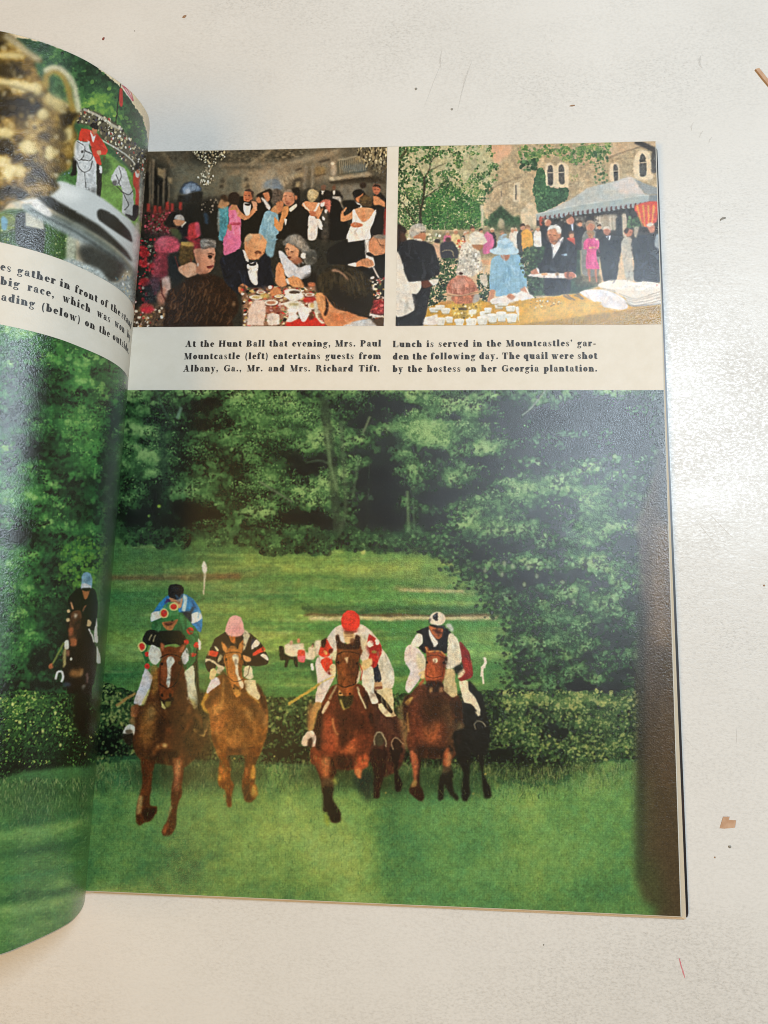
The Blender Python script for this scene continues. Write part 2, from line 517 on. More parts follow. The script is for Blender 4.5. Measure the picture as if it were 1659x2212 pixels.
    for k in range(260):
        x, y = 220 + rr.rand() * 860, 1180 + rr.rand() * 300
        u = vn[int(y) - 1165, int(x) - 190]
        c = ['a8b862', '8fa854', '5f8c48', '3f7440', 'b4bc70'][min(4, int(rr.rand() * 5 * u * 1.6))]
        p.L([x, y, x + 40, y + 1, x + 60 + 60 * rr.rand(), y], 3 + 5 * rr.rand(), c, 2.2, .3)
    band(668, 1334, 1070, 1335, 7, 'd2bf90', .75, 2.2)
    band(660, 1326, 1075, 1328, 5, '5a4630', .7, 1.6)
    band(860, 1275, 1000, 1277, 5, 'c4b080', .7, 2)
    nz = fbm(960, 360, 9, 33, 3, .7, .5)
    R = p.c[1165:1525, 190:1150]
    R *= (1 + .16 * nz)[..., None]
    p.soften(180, 1180, 1160, 1530, .6, 4.5, 3)
    # little white flowers / pale gate by the wood, marker posts
    p.P([779, 1175, 788, 1170, 790, 1196, 781, 1198], 'a9b465', 2)
    p.P([803, 1170, 815, 1163, 817, 1180, 806, 1186], 'a3b069', 2)
    p.L([442, 1232, 440, 1285], 3.6, 'c9bb9a', .9)
    p.P([441, 1212, 447, 1222, 446, 1232, 440, 1238, 436, 1230, 437, 1220], 'd8d2c2', .9)
    for x, y, r in ((300, 1170, 40), (370, 1176, 50), (470, 1172, 30), (560, 1175, 60), (640, 1186, 60), (590, 1192, 36), (690, 1188, 36), (760, 1180, 44), (830, 1185, 40), (900, 1186, 60), (960, 1196, 40), (1010, 1215, 40), (1060, 1235, 30)):
        fm = p.ragged([x - r, y - 14, x - r * .3, y - 30, x + r * .5, y - 30, x + r, y - 12, x + r * .7, y + 7, x - r * .6, y + 8], 3, 1.6, 10, int(x), True)
        if fm:
            p.foliage(x - r - 8, y - 40, x + r + 8, y + 20, [], RAMP, int(x) + 3, base=.0, s=20, amp=.6, mask=(fm[0], fm[1], blur1(fm[2], 3)), a=.8)
            p.leaves(x - r - 8, y - 40, x + r + 8, y + 20, [], RAMP, int(x) + 3, 260, 7, 2.5, base=.15, var=.25, mask=fm)
    # right-hand bushes
    bm = p.ragged([1500, 990, 1300, 985, 1150, 1010, 1060, 1050, 1010, 1090, 962, 1140, 958, 1180, 985, 1215, 1000, 1250, 1062, 1262, 1050, 1290, 1085, 1325, 1108, 1345, 1100, 1380, 1118, 1400, 1104, 1440, 1110, 1490, 1140, 1510, 1500, 1510], 5, 1.5, 22, 12, False)
    bush = [(1000, 1120, 50, 30, .45), (1060, 1080, 60, 40, .4), (1130, 1050, 70, 35, .45), (1190, 1080, 60, 40, .25), (1240, 1040, 40, 26, .4), (1290, 1060, 50, 40, .4), (1020, 1160, 50, 22, .3),
            (1100, 1130, 60, 26, .45), (1080, 1170, 50, 16, -.5), (1170, 1170, 70, 30, .2), (1280, 1130, 50, 60, .5), (1260, 1190, 40, 30, .35), (1040, 1210, 40, 16, -.7), (1120, 1220, 60, 30, .3),
            (1080, 1245, 50, 16, -.8), (1150, 1255, 50, 14, -.6), (1220, 1230, 50, 30, -.3), (1200, 1140, 30, 40, -.45), (1250, 1280, 60, 40, .4), (1180, 1300, 60, 26, .2), (1100, 1290, 40, 14, -.3),
            (1330, 1240, 40, 60, .25), (1140, 1340, 50, 22, .15), (1220, 1350, 50, 30, .35), (1300, 1330, 50, 40, .2), (1150, 1400, 40, 30, .1), (1240, 1400, 60, 30, .25), (1330, 1420, 40, 40, -.1),
            (1120, 1450, 30, 30, -.2), (1200, 1450, 60, 26, .15), (1270, 1470, 60, 20, .1), (1180, 1490, 90, 16, -.6), (1320, 1490, 80, 14, -.6), (1350, 1100, 30, 60, -.2), (1350, 1330, 26, 90, -.15)]
    p.foliage(930, 970, 1500, 1520, bush, RAMP, 41, base=-.12, s=34, amp=.5, mask=bm)
    p.leaves(930, 970, 1500, 1520, bush, RAMP, 41, 13000, 7, 2.0, base=.0, var=.2, mask=bm, clump=1.0, cr=22)
    p.soften(930, 1100, 1380, 1500, .7)
    p.boughs(930, 970, 1500, 1520, bush, RAMP, 41, 560, cr=(8, 20), base=.04, mask=bm, lift=.16)
    bm2 = p.ragged([1100, 990, 1000, 1070, 930, 1140, 930, 1200, 960, 1250, 1030, 1280, 1030, 1300, 1062, 1330, 1085, 1360, 1080, 1400, 1090, 1500, 1200, 1500, 1200, 1300, 1100, 1200, 1200, 1000], 6, 2.2, 20, 14, False)
    p.boughs(900, 970, 1220, 1510, [(1000, 1150, 60, 60, .3), (1080, 1330, 40, 60, .2), (1060, 1255, 60, 20, -.4)], RAMP, 43, 150, cr=(5, 13), base=-.05, mask=bm2, thr=-.6)
    for q, w0 in (([1120, 1230, 1060, 1250, 1000, 1268], 5), ([1160, 1250, 1090, 1285, 1050, 1300], 4), ([1100, 1190, 1010, 1215, 960, 1212], 4)):
        p.L(q, w0, '18241a', 1.2, .7, 1)
    rr = np.random.RandomState(66)
    edge = np.array([1010, 1090, 962, 1140, 958, 1180, 985, 1215, 1000, 1250, 1062, 1262, 1050, 1290, 1085, 1325, 1108, 1345, 1100, 1380, 1118, 1400, 1104, 1440, 1110, 1490]).reshape(-1, 2)
    for k in range(700):
        i = rr.randint(len(edge) - 1)
        q = edge[i] + (edge[i + 1] - edge[i]) * rr.rand() + rr.randn(2) * np.array([13, 9]) - np.array([5, 0])
        r = 1.4 + 2.4 * rr.rand()
        p.E(q[0], q[1], r * 1.5, r, ['1c2c1a', '2b4a2a', '44703c', '142014', '5c8a4a'][rr.randint(5)], .6, .8, rr.rand() * 90 - 45)
    for k in range(26):
        i = rr.randint(len(edge) - 1)
        x, y = edge[i] + (edge[i + 1] - edge[i]) * rr.rand()
        p.L([x + 30, y - 4, x, y + 2, x - 14 - 24 * rr.rand(), y + 6 + 8 * rr.rand()], 4, '223820', 1.2, .7, 1)
    for x, y in ((1048, 1232), (1090, 1218), (1108, 1224), (1142, 1226), (1133, 1263), (1215, 1258), (1160, 1245), (1240, 1300), (1085, 1240)):
        p.E(x, y, 4, 6, '9fae7c', 2, .7)
    p.soften(150, 838, 1500, 1520, .8)
    # brush hedge
    HR = ['0b0f0a', (-.5, '10160e'), (-.2, '1a2c19'), (.05, '2d4a26'), (.3, '4a6a36'), (.6, '74894a'), (1.0, '9aa35c')]
    hm = p.ragged([150, 1478, 215, 1474, 262, 1486, 300, 1498, 420, 1500, 560, 1500, 620, 1506, 700, 1500, 860, 1500, 1040, 1490, 1100, 1487, 1190, 1492, 1280, 1494, 1400, 1496, 1400, 1640, 1330, 1640,
                   1260, 1658, 1210, 1680, 1140, 1690, 1060, 1672, 980, 1660, 860, 1655, 640, 1650, 560, 1648, 420, 1640, 300, 1632, 200, 1640, 150, 1640], 4, 1.4, 16, 21, False)
    hed = [(260, 1540, 60, 30, .1), (240, 1590, 60, 20, -.4), (620, 1530, 50, 20, .15), (600, 1590, 50, 40, -.35), (640, 1640, 60, 20, -.2), (1150, 1510, 90, 14, .5), (1290, 1512, 90, 18, .55),
           (1110, 1560, 40, 30, .15), (1230, 1560, 60, 20, .1), (1200, 1585, 30, 14, -.7), (1150, 1600, 40, 30, .2), (1310, 1560, 50, 26, .25), (1090, 1640, 60, 20, -.7), (1190, 1660, 50, 16, -.6),
           (1330, 1610, 50, 22, .3), (1240, 1640, 50, 26, .25), (1060, 1540, 20, 60, -.3), (250, 1620, 70, 14, -.5), (860, 1640, 300, 20, -.5), (600, 1620, 80, 10, -.3)]
    p.foliage(140, 1460, 1410, 1710, hed, HR, 51, base=-.16, s=13, amp=.4, octs=4, gain=.75, mask=hm, asp=.9)
    p.leaves(140, 1460, 1410, 1710, hed, HR, 51, 16000, 5, 1.6, base=.28, var=.36, mask=hm, asp=.65, a=.85)
    # rough grass under the hedge and the blurred turf in front
    gm = p.ragged([150, 1645, 210, 1650, 320, 1640, 420, 1648, 560, 1652, 660, 1662, 860, 1668, 1000, 1672, 1080, 1690, 1150, 1700, 1215, 1690, 1262, 1660, 1310, 1648, 1400, 1642, 1500, 1700, 1500, 2010, 150, 2010], 5, 1.6, 14, 61, False)
    T = ['223f27', (-.5, '2b5030'), (-.2, '3b663c'), (.1, '4e7c44'), (.4, '6b934c'), (.8, '89a859'), (1.3, '9ab467')]
    turf = [(260, 1690, 80, 26, -.35), (440, 1680, 50, 30, -.3), (330, 1680, 30, 40, -.1), (600, 1690, 60, 20, -.1), (660, 1740, 90, 50, .35), (560, 1800, 160, 60, .25), (700, 1830, 120, 70, .45),
            (760, 1880, 70, 80, .45), (600, 1900, 90, 60, .1), (420, 1880, 90, 50, -.1), (300, 1780, 90, 60, .15), (260, 1860, 60, 60, .1), (380, 1740, 80, 30, .15), (230, 1720, 60, 20, .25),
            (830, 1780, 40, 60, -.2), (860, 1850, 50, 80, -.2), (960, 1800, 100, 70, .15), (1010, 1760, 120, 30, .1), (1130, 1740, 70, 50, .4), (1150, 1830, 80, 60, .35), (1230, 1850, 40, 70, .1), (1290, 1800, 60, 90, .25),
            (1300, 1700, 70, 30, .35), (1330, 1660, 50, 16, .2), (1280, 1920, 50, 40, -.3), (1180, 1900, 60, 40, .2), (1050, 1900, 80, 50, .1), (900, 1940, 90, 40, .1), (1340, 1900, 30, 70, -.1), (500, 1940, 130, 26, .1),
            (220, 1920, 40, 20, .35), (780, 1950, 50, 20, .25), (1000, 1700, 60, 20, -.5), (880, 1700, 60, 24, -.4), (770, 1690, 60, 20, -.35)]
    p.foliage(140, 1630, 1500, 2010, turf, T, 71, base=.2, s=56, amp=.42, octs=6, gain=.8, mask=gm)
    p.foliage(140, 1630, 1500, 1790, [(260, 1680, 90, 40, .15), (620, 1690, 100, 40, .1), (1250, 1690, 90, 30, .2)], ['1a2416', (-.4, '27371e'), (0, '42582f'), (.4, '75824a'), (.8, '9a9660')], 73, base=-.08, s=9, octs=3, amp=.8, asp=1.5,
              mask=(150, 1640, np.clip(np.minimum(np.linspace(0, 5, 120), 1.1 - np.linspace(0, 1.6, 120)), 0, 1)[:, None] * np.ones((1, 1220), np.float32) * np.clip(fbm(1220, 120, 50, 5, 3) * 1.2 + .75, 0, 1)), a=.9)
    p.soften(150, 1500, 1500, 2010, .9)
    rr = np.random.RandomState(19)
    for k in range(2600):      # blades
        x, y = 180 + rr.rand() * 1200, 1650 + rr.rand() * 340
        p.L([x, y, x + rr.randn() * 2.5, y - 4 - 9 * rr.rand()], 1.5, ['3c5f34', '7f9a52', '335a34', '93aa60', '5c8244'][rr.randint(5)], .7, .34, sm=False, tex=0)
    for k in range(1500):      # long tussocks under the hedge
        x = 190 + rr.rand() * 1180
        y = 1665 + 22 * np.exp(-((x - 1130) / 120) ** 2) + rr.rand() ** 1.3 * 60 - 12
        p.L([x, y, x + rr.randn() * 2, y - 8, x + rr.randn() * 5, y - 10 - 12 * rr.rand()], 2.0, ['2a4426', '8a9a58', '3d6236', '6f8a4a', '1f3620', 'a3a468'][rr.randint(6)], .7, .42, 1, tex=0)
    # near tree trunk at the right margin
    tm = p.P([1372, 1130, 1380, 1200, 1384, 1300, 1378, 1400, 1374, 1480, 1378, 1540, 1374, 1700, 1372, 1800, 1376, 1900, 1392, 1945, 1420, 1960, 1410, 2010, 1560, 2010, 1560, 820, 1450, 820, 1430, 950, 1400, 1060], '4a3d2b', 8, .97, .1, False)
    p.L([1436, 1130, 1426, 1260, 1436, 1400], 36, '80684a', 12, .6)
    p.L([1445, 1500, 1440, 1700], 26, '5c4a35', 10, .5)
    p.L([1386, 1300, 1386, 1600, 1382, 1900], 16, '22281f', 7, .65)
    p.L([1396, 1860, 1425, 1975], 40, '3a4a2a', 16, .6)
    p.P([1430, 820, 1560, 820, 1560, 1140, 1440, 1120], '1c211c', 14, .9)
    for x, y in ((1322, 1705), (1207, 1666), (1186, 1702)):
        pass
    for x, y, r in ((672, 1642, 2.5), (856, 1691, 2.6), (1048, 1672, 3), (1022, 1714, 2.8), (834, 1712, 2), (506, 1639, 2.5)):
        p.E(x, y, r, r, 'c2b45a', .8)
    for x, y in ((592, 1634), (520, 1655)):
        p.E(x, y, 2, 2.5, 'b8b860', .8, .8)
    for x, y, rx in ((360, 1672, 80), (510, 1668, 60), (740, 1672, 90), (830, 1690, 50), (920, 1690, 60), (1010, 1695, 50)):
        p.E(x, y, rx, 26, '26351c', 13, .7)
    p.P([860, 1730, 1000, 1700, 1100, 1720, 1090, 1990, 840, 1990], '4f8a55', 30, .4)
    p.P([1170, 1720, 1370, 1680, 1365, 1950, 1200, 1960], '5b9355', 30, .4)
    spectators(p)
    runner_blue_green(p)
    runner_pink(p)
    runner_behind(p)
    runner_checker(p)
    runner_red(p)
    details(p)
    p.soften(232, 1225, 1105, 1835, .55, 1.9, 77)
    p.mottle(180, 1165, 1380, 1990, .2, 11, 78, .14)
    p.mottle(180, 1165, 1380, 1990, .12, 4, 79)
    p.frame(0, 0, 3024, 1659)
    rr = np.random.RandomState(8)
    for k in range(1500):      # blades of turf and brush standing in front of hooves
        x, y = 230 + rr.rand() * 880, 1640 + rr.rand() ** 1.4 * 190
        if 700 < y < 1700 and rr.rand() < .4:
            continue
        p.L([x, y, x + rr.randn() * 2, y - 3 - 7 * rr.rand()], 1.3, ['4a7040', '6d8d4a', '2f5230', '87984f'][rr.randint(4)], .5, .28, sm=False, tex=0)
    p.frame(0, 0, 3024, 1659)
    p.L([1046, 1420, 1050, 1432, 1044, 1440, 1040, 1462], 5, 'ddd3c0', 1)
    p.L([1049, 1422, 1047, 1444], 4, 'e6ddca', 1)
    p.L([1041, 1440, 1045, 1478], 4, 'd8ccb4', 1)

def spectators(p):
    p.frame(1050, 2480, 1300)
    p.P([330, 440, 440, 450, 470, 620, 600, 660, 780, 690, 820, 850, 800, 980, 740, 930, 700, 780, 590, 780, 540, 960, 470, 960, 480, 800, 350, 770], '161f14', 1.2)
    p.P([1020, 780, 1160, 780, 1170, 1000, 1300, 1060, 1300, 1400, 1200, 1300, 1120, 1000, 1020, 960, 860, 960, 850, 840], '254a28', 2.5, .6)
    p.P([470, 420, 560, 350, 680, 380, 740, 380, 960, 360, 1000, 560, 1080, 600, 1100, 460, 1200, 430, 1260, 480, 1280, 700, 1200, 780, 1040, 760, 960, 720, 800, 690, 640, 690, 470, 600], 'e2d2b0', 1.4)
    p.E(640, 340, 46, 60, 'd0a080', 1.2)
    p.E(840, 290, 44, 66, 'd08a60', 1.2)
    p.E(1220, 400, 34, 50, '3a2c20', 1.2)
    p.E(1205, 430, 24, 40, 'd0a080', 1.0)
    p.P([820, 540, 980, 540, 1000, 690, 980, 840, 850, 830, 810, 700], 'd2452c', 1)
    p.P([815, 690, 1000, 690, 975, 830, 850, 820], 'e0707c', 1, .8)
    p.P([1150, 890, 1220, 890, 1225, 1050, 1160, 1040], 'e9e8cc', 1)
    p.P([1260, 320, 1420, 270, 1400, 600, 1290, 680], 'e3d1b4', 2)

def runner_blue_green(p):
    """two riders in line on a bay: blue-and-white silks behind, green spotted silks in front"""
    p.frame(440, 2270, 840, 1609)
    # rear rider
    p.P([900, 290, 1130, 270, 1290, 350, 1400, 520, 1440, 700, 1400, 880, 1280, 800, 1000, 700, 800, 650, 620, 720, 640, 590, 720, 460], '2b7fb4')
    p.P([640, 570, 790, 555, 800, 640, 620, 710], 'e8e2d2')
    p.P([1250, 600, 1400, 560, 1435, 670, 1280, 740, 1240, 690], 'ece4d2')
    p.P([1100, 560, 1240, 560, 1260, 720, 1120, 680], '16242a', 1.4, .9)
    p.L([1300, 480, 1220, 640], 50, '1c3036', 1.4, .8)
    p.P([920, 330, 1120, 320, 1110, 470, 1060, 500, 930, 430], 'cf9060')
    p.P([880, 350, 940, 380, 900, 440, 840, 420], '4a2450', 1)
    p.P([1130, 280, 1200, 330, 1170, 540, 1110, 530, 1140, 400], 'b4cccb', 1)
    p.P([890, 200, 930, 140, 1010, 115, 1110, 140, 1140, 220, 1120, 330, 1030, 365, 930, 330, 895, 290], '15181b')
    p.E(1010, 190, 60, 30, '2b3138', 1.5, .5)
    # legs behind, tail rug
    p.P([1290, 900, 1380, 940, 1360, 1300, 1380, 1700, 1400, 2000, 1320, 1980, 1280, 1500, 1230, 1200], '1d2a18', 1.6)
    # front rider: jacket
    p.P([760, 660, 1080, 560, 1210, 680, 1350, 850, 1380, 1000, 1330, 1180, 1330, 1330, 1200, 1480, 1120, 1400, 1050, 1000, 720, 980, 640, 1000, 560, 1180, 590, 1330, 540, 1380, 470, 1180, 480, 1080, 620, 900, 640, 740], '2f6a38')
    p.P([1090, 600, 1200, 690, 1280, 800, 1180, 860, 1090, 740], '3f8a50', 1.4, .8)
    p.P([540, 870, 620, 840, 760, 870, 1080, 880, 1180, 990, 1160, 1080, 1100, 1100, 1000, 1060, 820, 1090, 760, 1130, 660, 1100, 560, 1080, 490, 1010], '14160f')
    p.P([760, 880, 1080, 860, 1160, 1000, 1000, 1060, 800, 1010], '1e2012', 2)
    p.L([630, 920, 595, 1010], 24, 'a89f78', .8, .8)
    p.L([690, 930, 660, 1030], 22, 'a89f78', .8, .8)
    # face and cap
    p.P([800, 720, 1050, 680, 1010, 770, 960, 850, 880, 850, 820, 790], 'b5703c')
    p.P([830, 740, 1010, 700, 960, 770, 880, 780], '5e3020', 1.3, .8)
    p.P([790, 600, 820, 470, 900, 400, 1010, 420, 1060, 520, 1060, 640, 960, 700, 800, 700], '4d8a4c')
    p.P([790, 650, 1050, 600, 1060, 660, 960, 705, 800, 700], '2f7436', 1.3, .8)
    for x, y, rx, ry, c2 in ((985, 475, 50, 44, 1), (825, 580, 50, 58, 1), (1240, 865, 55, 58, 0), (480, 1110, 46, 58, 1), (1340, 1090, 46, 52, 0), (1280, 1240, 55, 38, 0), (560, 1235, 40, 40, 0), (560, 1420, 46, 50, 0), (1180, 1040, 40, 44, 0)):
        if c2:
            p.E(x, y, rx + 24, ry + 22, 'dcc87a', .7)
        p.E(x, y, rx, ry, 'd23426', .7)
    p.P([1365, 985, 1410, 1040, 1410, 1150, 1375, 1160], 'e8e0cc', .8)
    # breeches
    p.P([620, 1100, 660, 1085, 770, 1160, 800, 1250, 760, 1340, 690, 1400, 610, 1340, 580, 1260], 'dcd8c6')
    p.P([1180, 1130, 1220, 1220, 1220, 1330, 1150, 1400, 1100, 1300, 1130, 1200], 'd9d6cc')
    p.P([520, 1460, 570, 1480, 660, 1600, 620, 1720, 560, 1850, 480, 2030, 360, 2010, 360, 1950, 420, 1780, 490, 1560], 'd2cbc8')
    p.P([1290, 1410, 1310, 1560, 1310, 1680, 1370, 1980, 1320, 2100, 1230, 2020, 1190, 1860, 1110, 1640, 1130, 1530], 'd8d3ae')
    p.P([1200, 1900, 1330, 1980, 1310, 2110, 1240, 2040], 'c6b76c', 1.2, .9)
    p.P([590, 1780, 640, 1840, 560, 1980, 480, 2030, 470, 2010], 'cfc47c', 1.1)
    p.P([700, 1400, 760, 1490, 700, 1600, 640, 1540, 600, 1430], '8a7438', 1.6, .8)
    # horse body
    body = p.P([660, 1560, 760, 1440, 1100, 1480, 1180, 1640, 1200, 1860, 1300, 2080, 1400, 2130, 1500, 2300, 1520, 2500, 1460, 2700, 1320, 2880, 1160, 3020, 1000, 3000, 760, 2960, 560, 2960, 400, 2840, 330, 2640, 330, 2500, 340, 2250, 420, 2060, 520, 2030, 600, 1800], '4a2912', 1.6, 1, .3)
    p.P([560, 2050, 700, 2000, 680, 2300, 640, 2560, 520, 2700, 450, 2480, 450, 2200], '8d5a26', 8, .9, .35)
    p.P([560, 2100, 680, 2050, 640, 2250, 560, 2350], 'b58a4a', 6, .8, .3)
    p.P([800, 2150, 1200, 2150, 1350, 2500, 1200, 2700, 1000, 2500, 760, 2450], '38200e', 9, .85, .2)
    p.P([620, 1500, 740, 1480, 730, 1760, 640, 1900, 640, 1700], 'a5702c', 4, .8, .35)
    # hind parts in brush
    p.P([1150, 2500, 1560, 2350, 1600, 2600, 1560, 2860, 1300, 2900, 1180, 2800], '332511', 6, .8, .3)
    # chest highlights
    p.frame(440, 2780, 840, 1609)
    p.P([640, 760, 700, 640, 780, 590, 880, 600, 880, 660, 760, 690, 680, 800], 'a8602a', 3, .85, .3)
    p.E(845, 625, 36, 36, 'e2c074', 2.2, .9)
    p.E(730, 640, 24, 24, 'c88c4c', 2, .8)
    p.E(940, 390, 80, 60, '8a4a24', 6, .7, tex=.3)
    p.P([700, 720, 1000, 700, 1080, 820, 900, 900, 700, 860], '28160a', 5, .85)
    # forelegs
    p.P([470, 820, 680, 880, 640, 1100, 620, 1300, 600, 1460, 610, 1580, 720, 1600, 690, 1720, 600, 1820, 520, 1840, 440, 1890, 385, 1840, 380, 1720, 400, 1560, 440, 1400, 480, 1280, 480, 1060], '56290f', 1.5, 1, .25)
    p.P([430, 1420, 490, 1430, 470, 1640, 460, 1700, 390, 1720, 390, 1640], 'b38a50', 2, .9, .25)
    p.P([480, 1640, 700, 1620, 660, 1760, 560, 1810, 500, 1760], '2a140a', 2.4, .9)
    p.P([480, 1240, 600, 1260, 600, 1360, 520, 1420, 460, 1400], '7a3c18', 4, .6)
    p.P([960, 850, 1120, 800, 1140, 1000, 1110, 1250, 1120, 1380, 1050, 1560, 1030, 1700, 1020, 1900, 940, 2040, 820, 2060, 790, 2000, 800, 1960, 900, 1760, 950, 1620, 940, 1500, 950, 1300, 980, 1100], '4e260f', 1.5, 1, .25)
    p.P([980, 880, 1090, 830, 1080, 1050, 1060, 1330, 980, 1330, 990, 1100], 'a8603a', 3, .9, .3)
    p.P([1010, 880, 1080, 860, 1060, 1080, 1020, 1080], 'c08c54', 3, .7, .3)
    p.P([800, 1960, 880, 1840, 900, 1880, 830, 2040], 'a4552a', 2, .8)
    p.P([930, 1580, 955, 1600, 900, 1760, 870, 1860], 'b08050', 1.6, .7)
    # stirrup boots
    p.P([300, 60, 320, 0, 420, -30, 410, 90, 380, 180, 310, 170], 'a3683a', 1.4)
    p.P([350, 0, 420, -40, 430, 60, 390, 170, 360, 110], '6f3a1e', 2, .7)
    p.E(330, 240, 46, 60, '8a6a3c', 2)
    p.P([170, 420, 200, 340, 270, 285, 350, 310, 365, 390, 340, 470, 330, 420, 260, 440, 200, 450], 'd9d2bf', 1)
    p.E(265, 400, 52, 40, '6a5a44', 1.2)
    p.P([160, 450, 330, 440, 330, 560, 300, 640, 200, 560], '2a1d12', 2, .85)
    p.P([1440, 210, 1500, 210, 1535, 290, 1510, 380, 1480, 450, 1460, 400, 1450, 320], 'cfa05a', 1.2)
    p.P([1290, 380, 1340, 360, 1480, 440, 1470, 490, 1400, 470], 'a88a48', 1, .9)
    p.E(1400, 430, 60, 30, '2a1d12', 1.5, .8)
    # head
    p.frame(440, 2270, 840, 1609)
    p.P([770, 1060, 800, 1040, 840, 1130, 900, 1100, 1040, 1120, 1120, 1060, 1180, 1060, 1160, 1140, 1120, 1220, 1090, 1300, 1120, 1420, 1150, 1480, 1120, 1580, 1060, 1680, 990, 1800, 980, 1880, 940, 1960, 880, 2010, 800, 1990, 770, 1900, 740, 1760, 740, 1560, 760, 1400, 800, 1300, 780, 1180], '6e3414', 1.2, 1, .2)
    p.P([780, 1060, 830, 1070, 830, 1170, 790, 1180], 'b06038', 1.2)
    p.P([1170, 1070, 1100, 1120, 1060, 1190, 1120, 1200], 'a8603a', 1.2)
    p.P([980, 1380, 1110, 1300, 1130, 1480, 1060, 1680, 980, 1800, 960, 1620], '3a1c0c', 5, .85)
    p.P([800, 1280, 880, 1230, 880, 1500, 860, 1700, 800, 1640], '96502a', 4, .8)
    p.P([870, 1320, 910, 1270, 970, 1280, 1005, 1350, 960, 1410, 940, 1460, 930, 1600, 910, 1740, 880, 1755, 860, 1680, 885, 1560, 880, 1420], 'e0dcc6', 1)
    p.P([760, 1900, 830, 1960, 960, 1900, 980, 1960, 900, 2080, 830, 2110, 780, 2050], '24180c', 1.5)
    p.P([780, 1960, 800, 2000, 860, 2070, 840, 2100, 790, 2060], 'd6c878', 1)
    p.P([850, 1990, 940, 1980, 920, 2050, 860, 2070], '9a8a3c', 1.6, .8)
    # whip, crossing the hedge
    p.L([380, 1855, 240, 1930, 70, 2050], 40, 'a88448', 1, .9, 46)

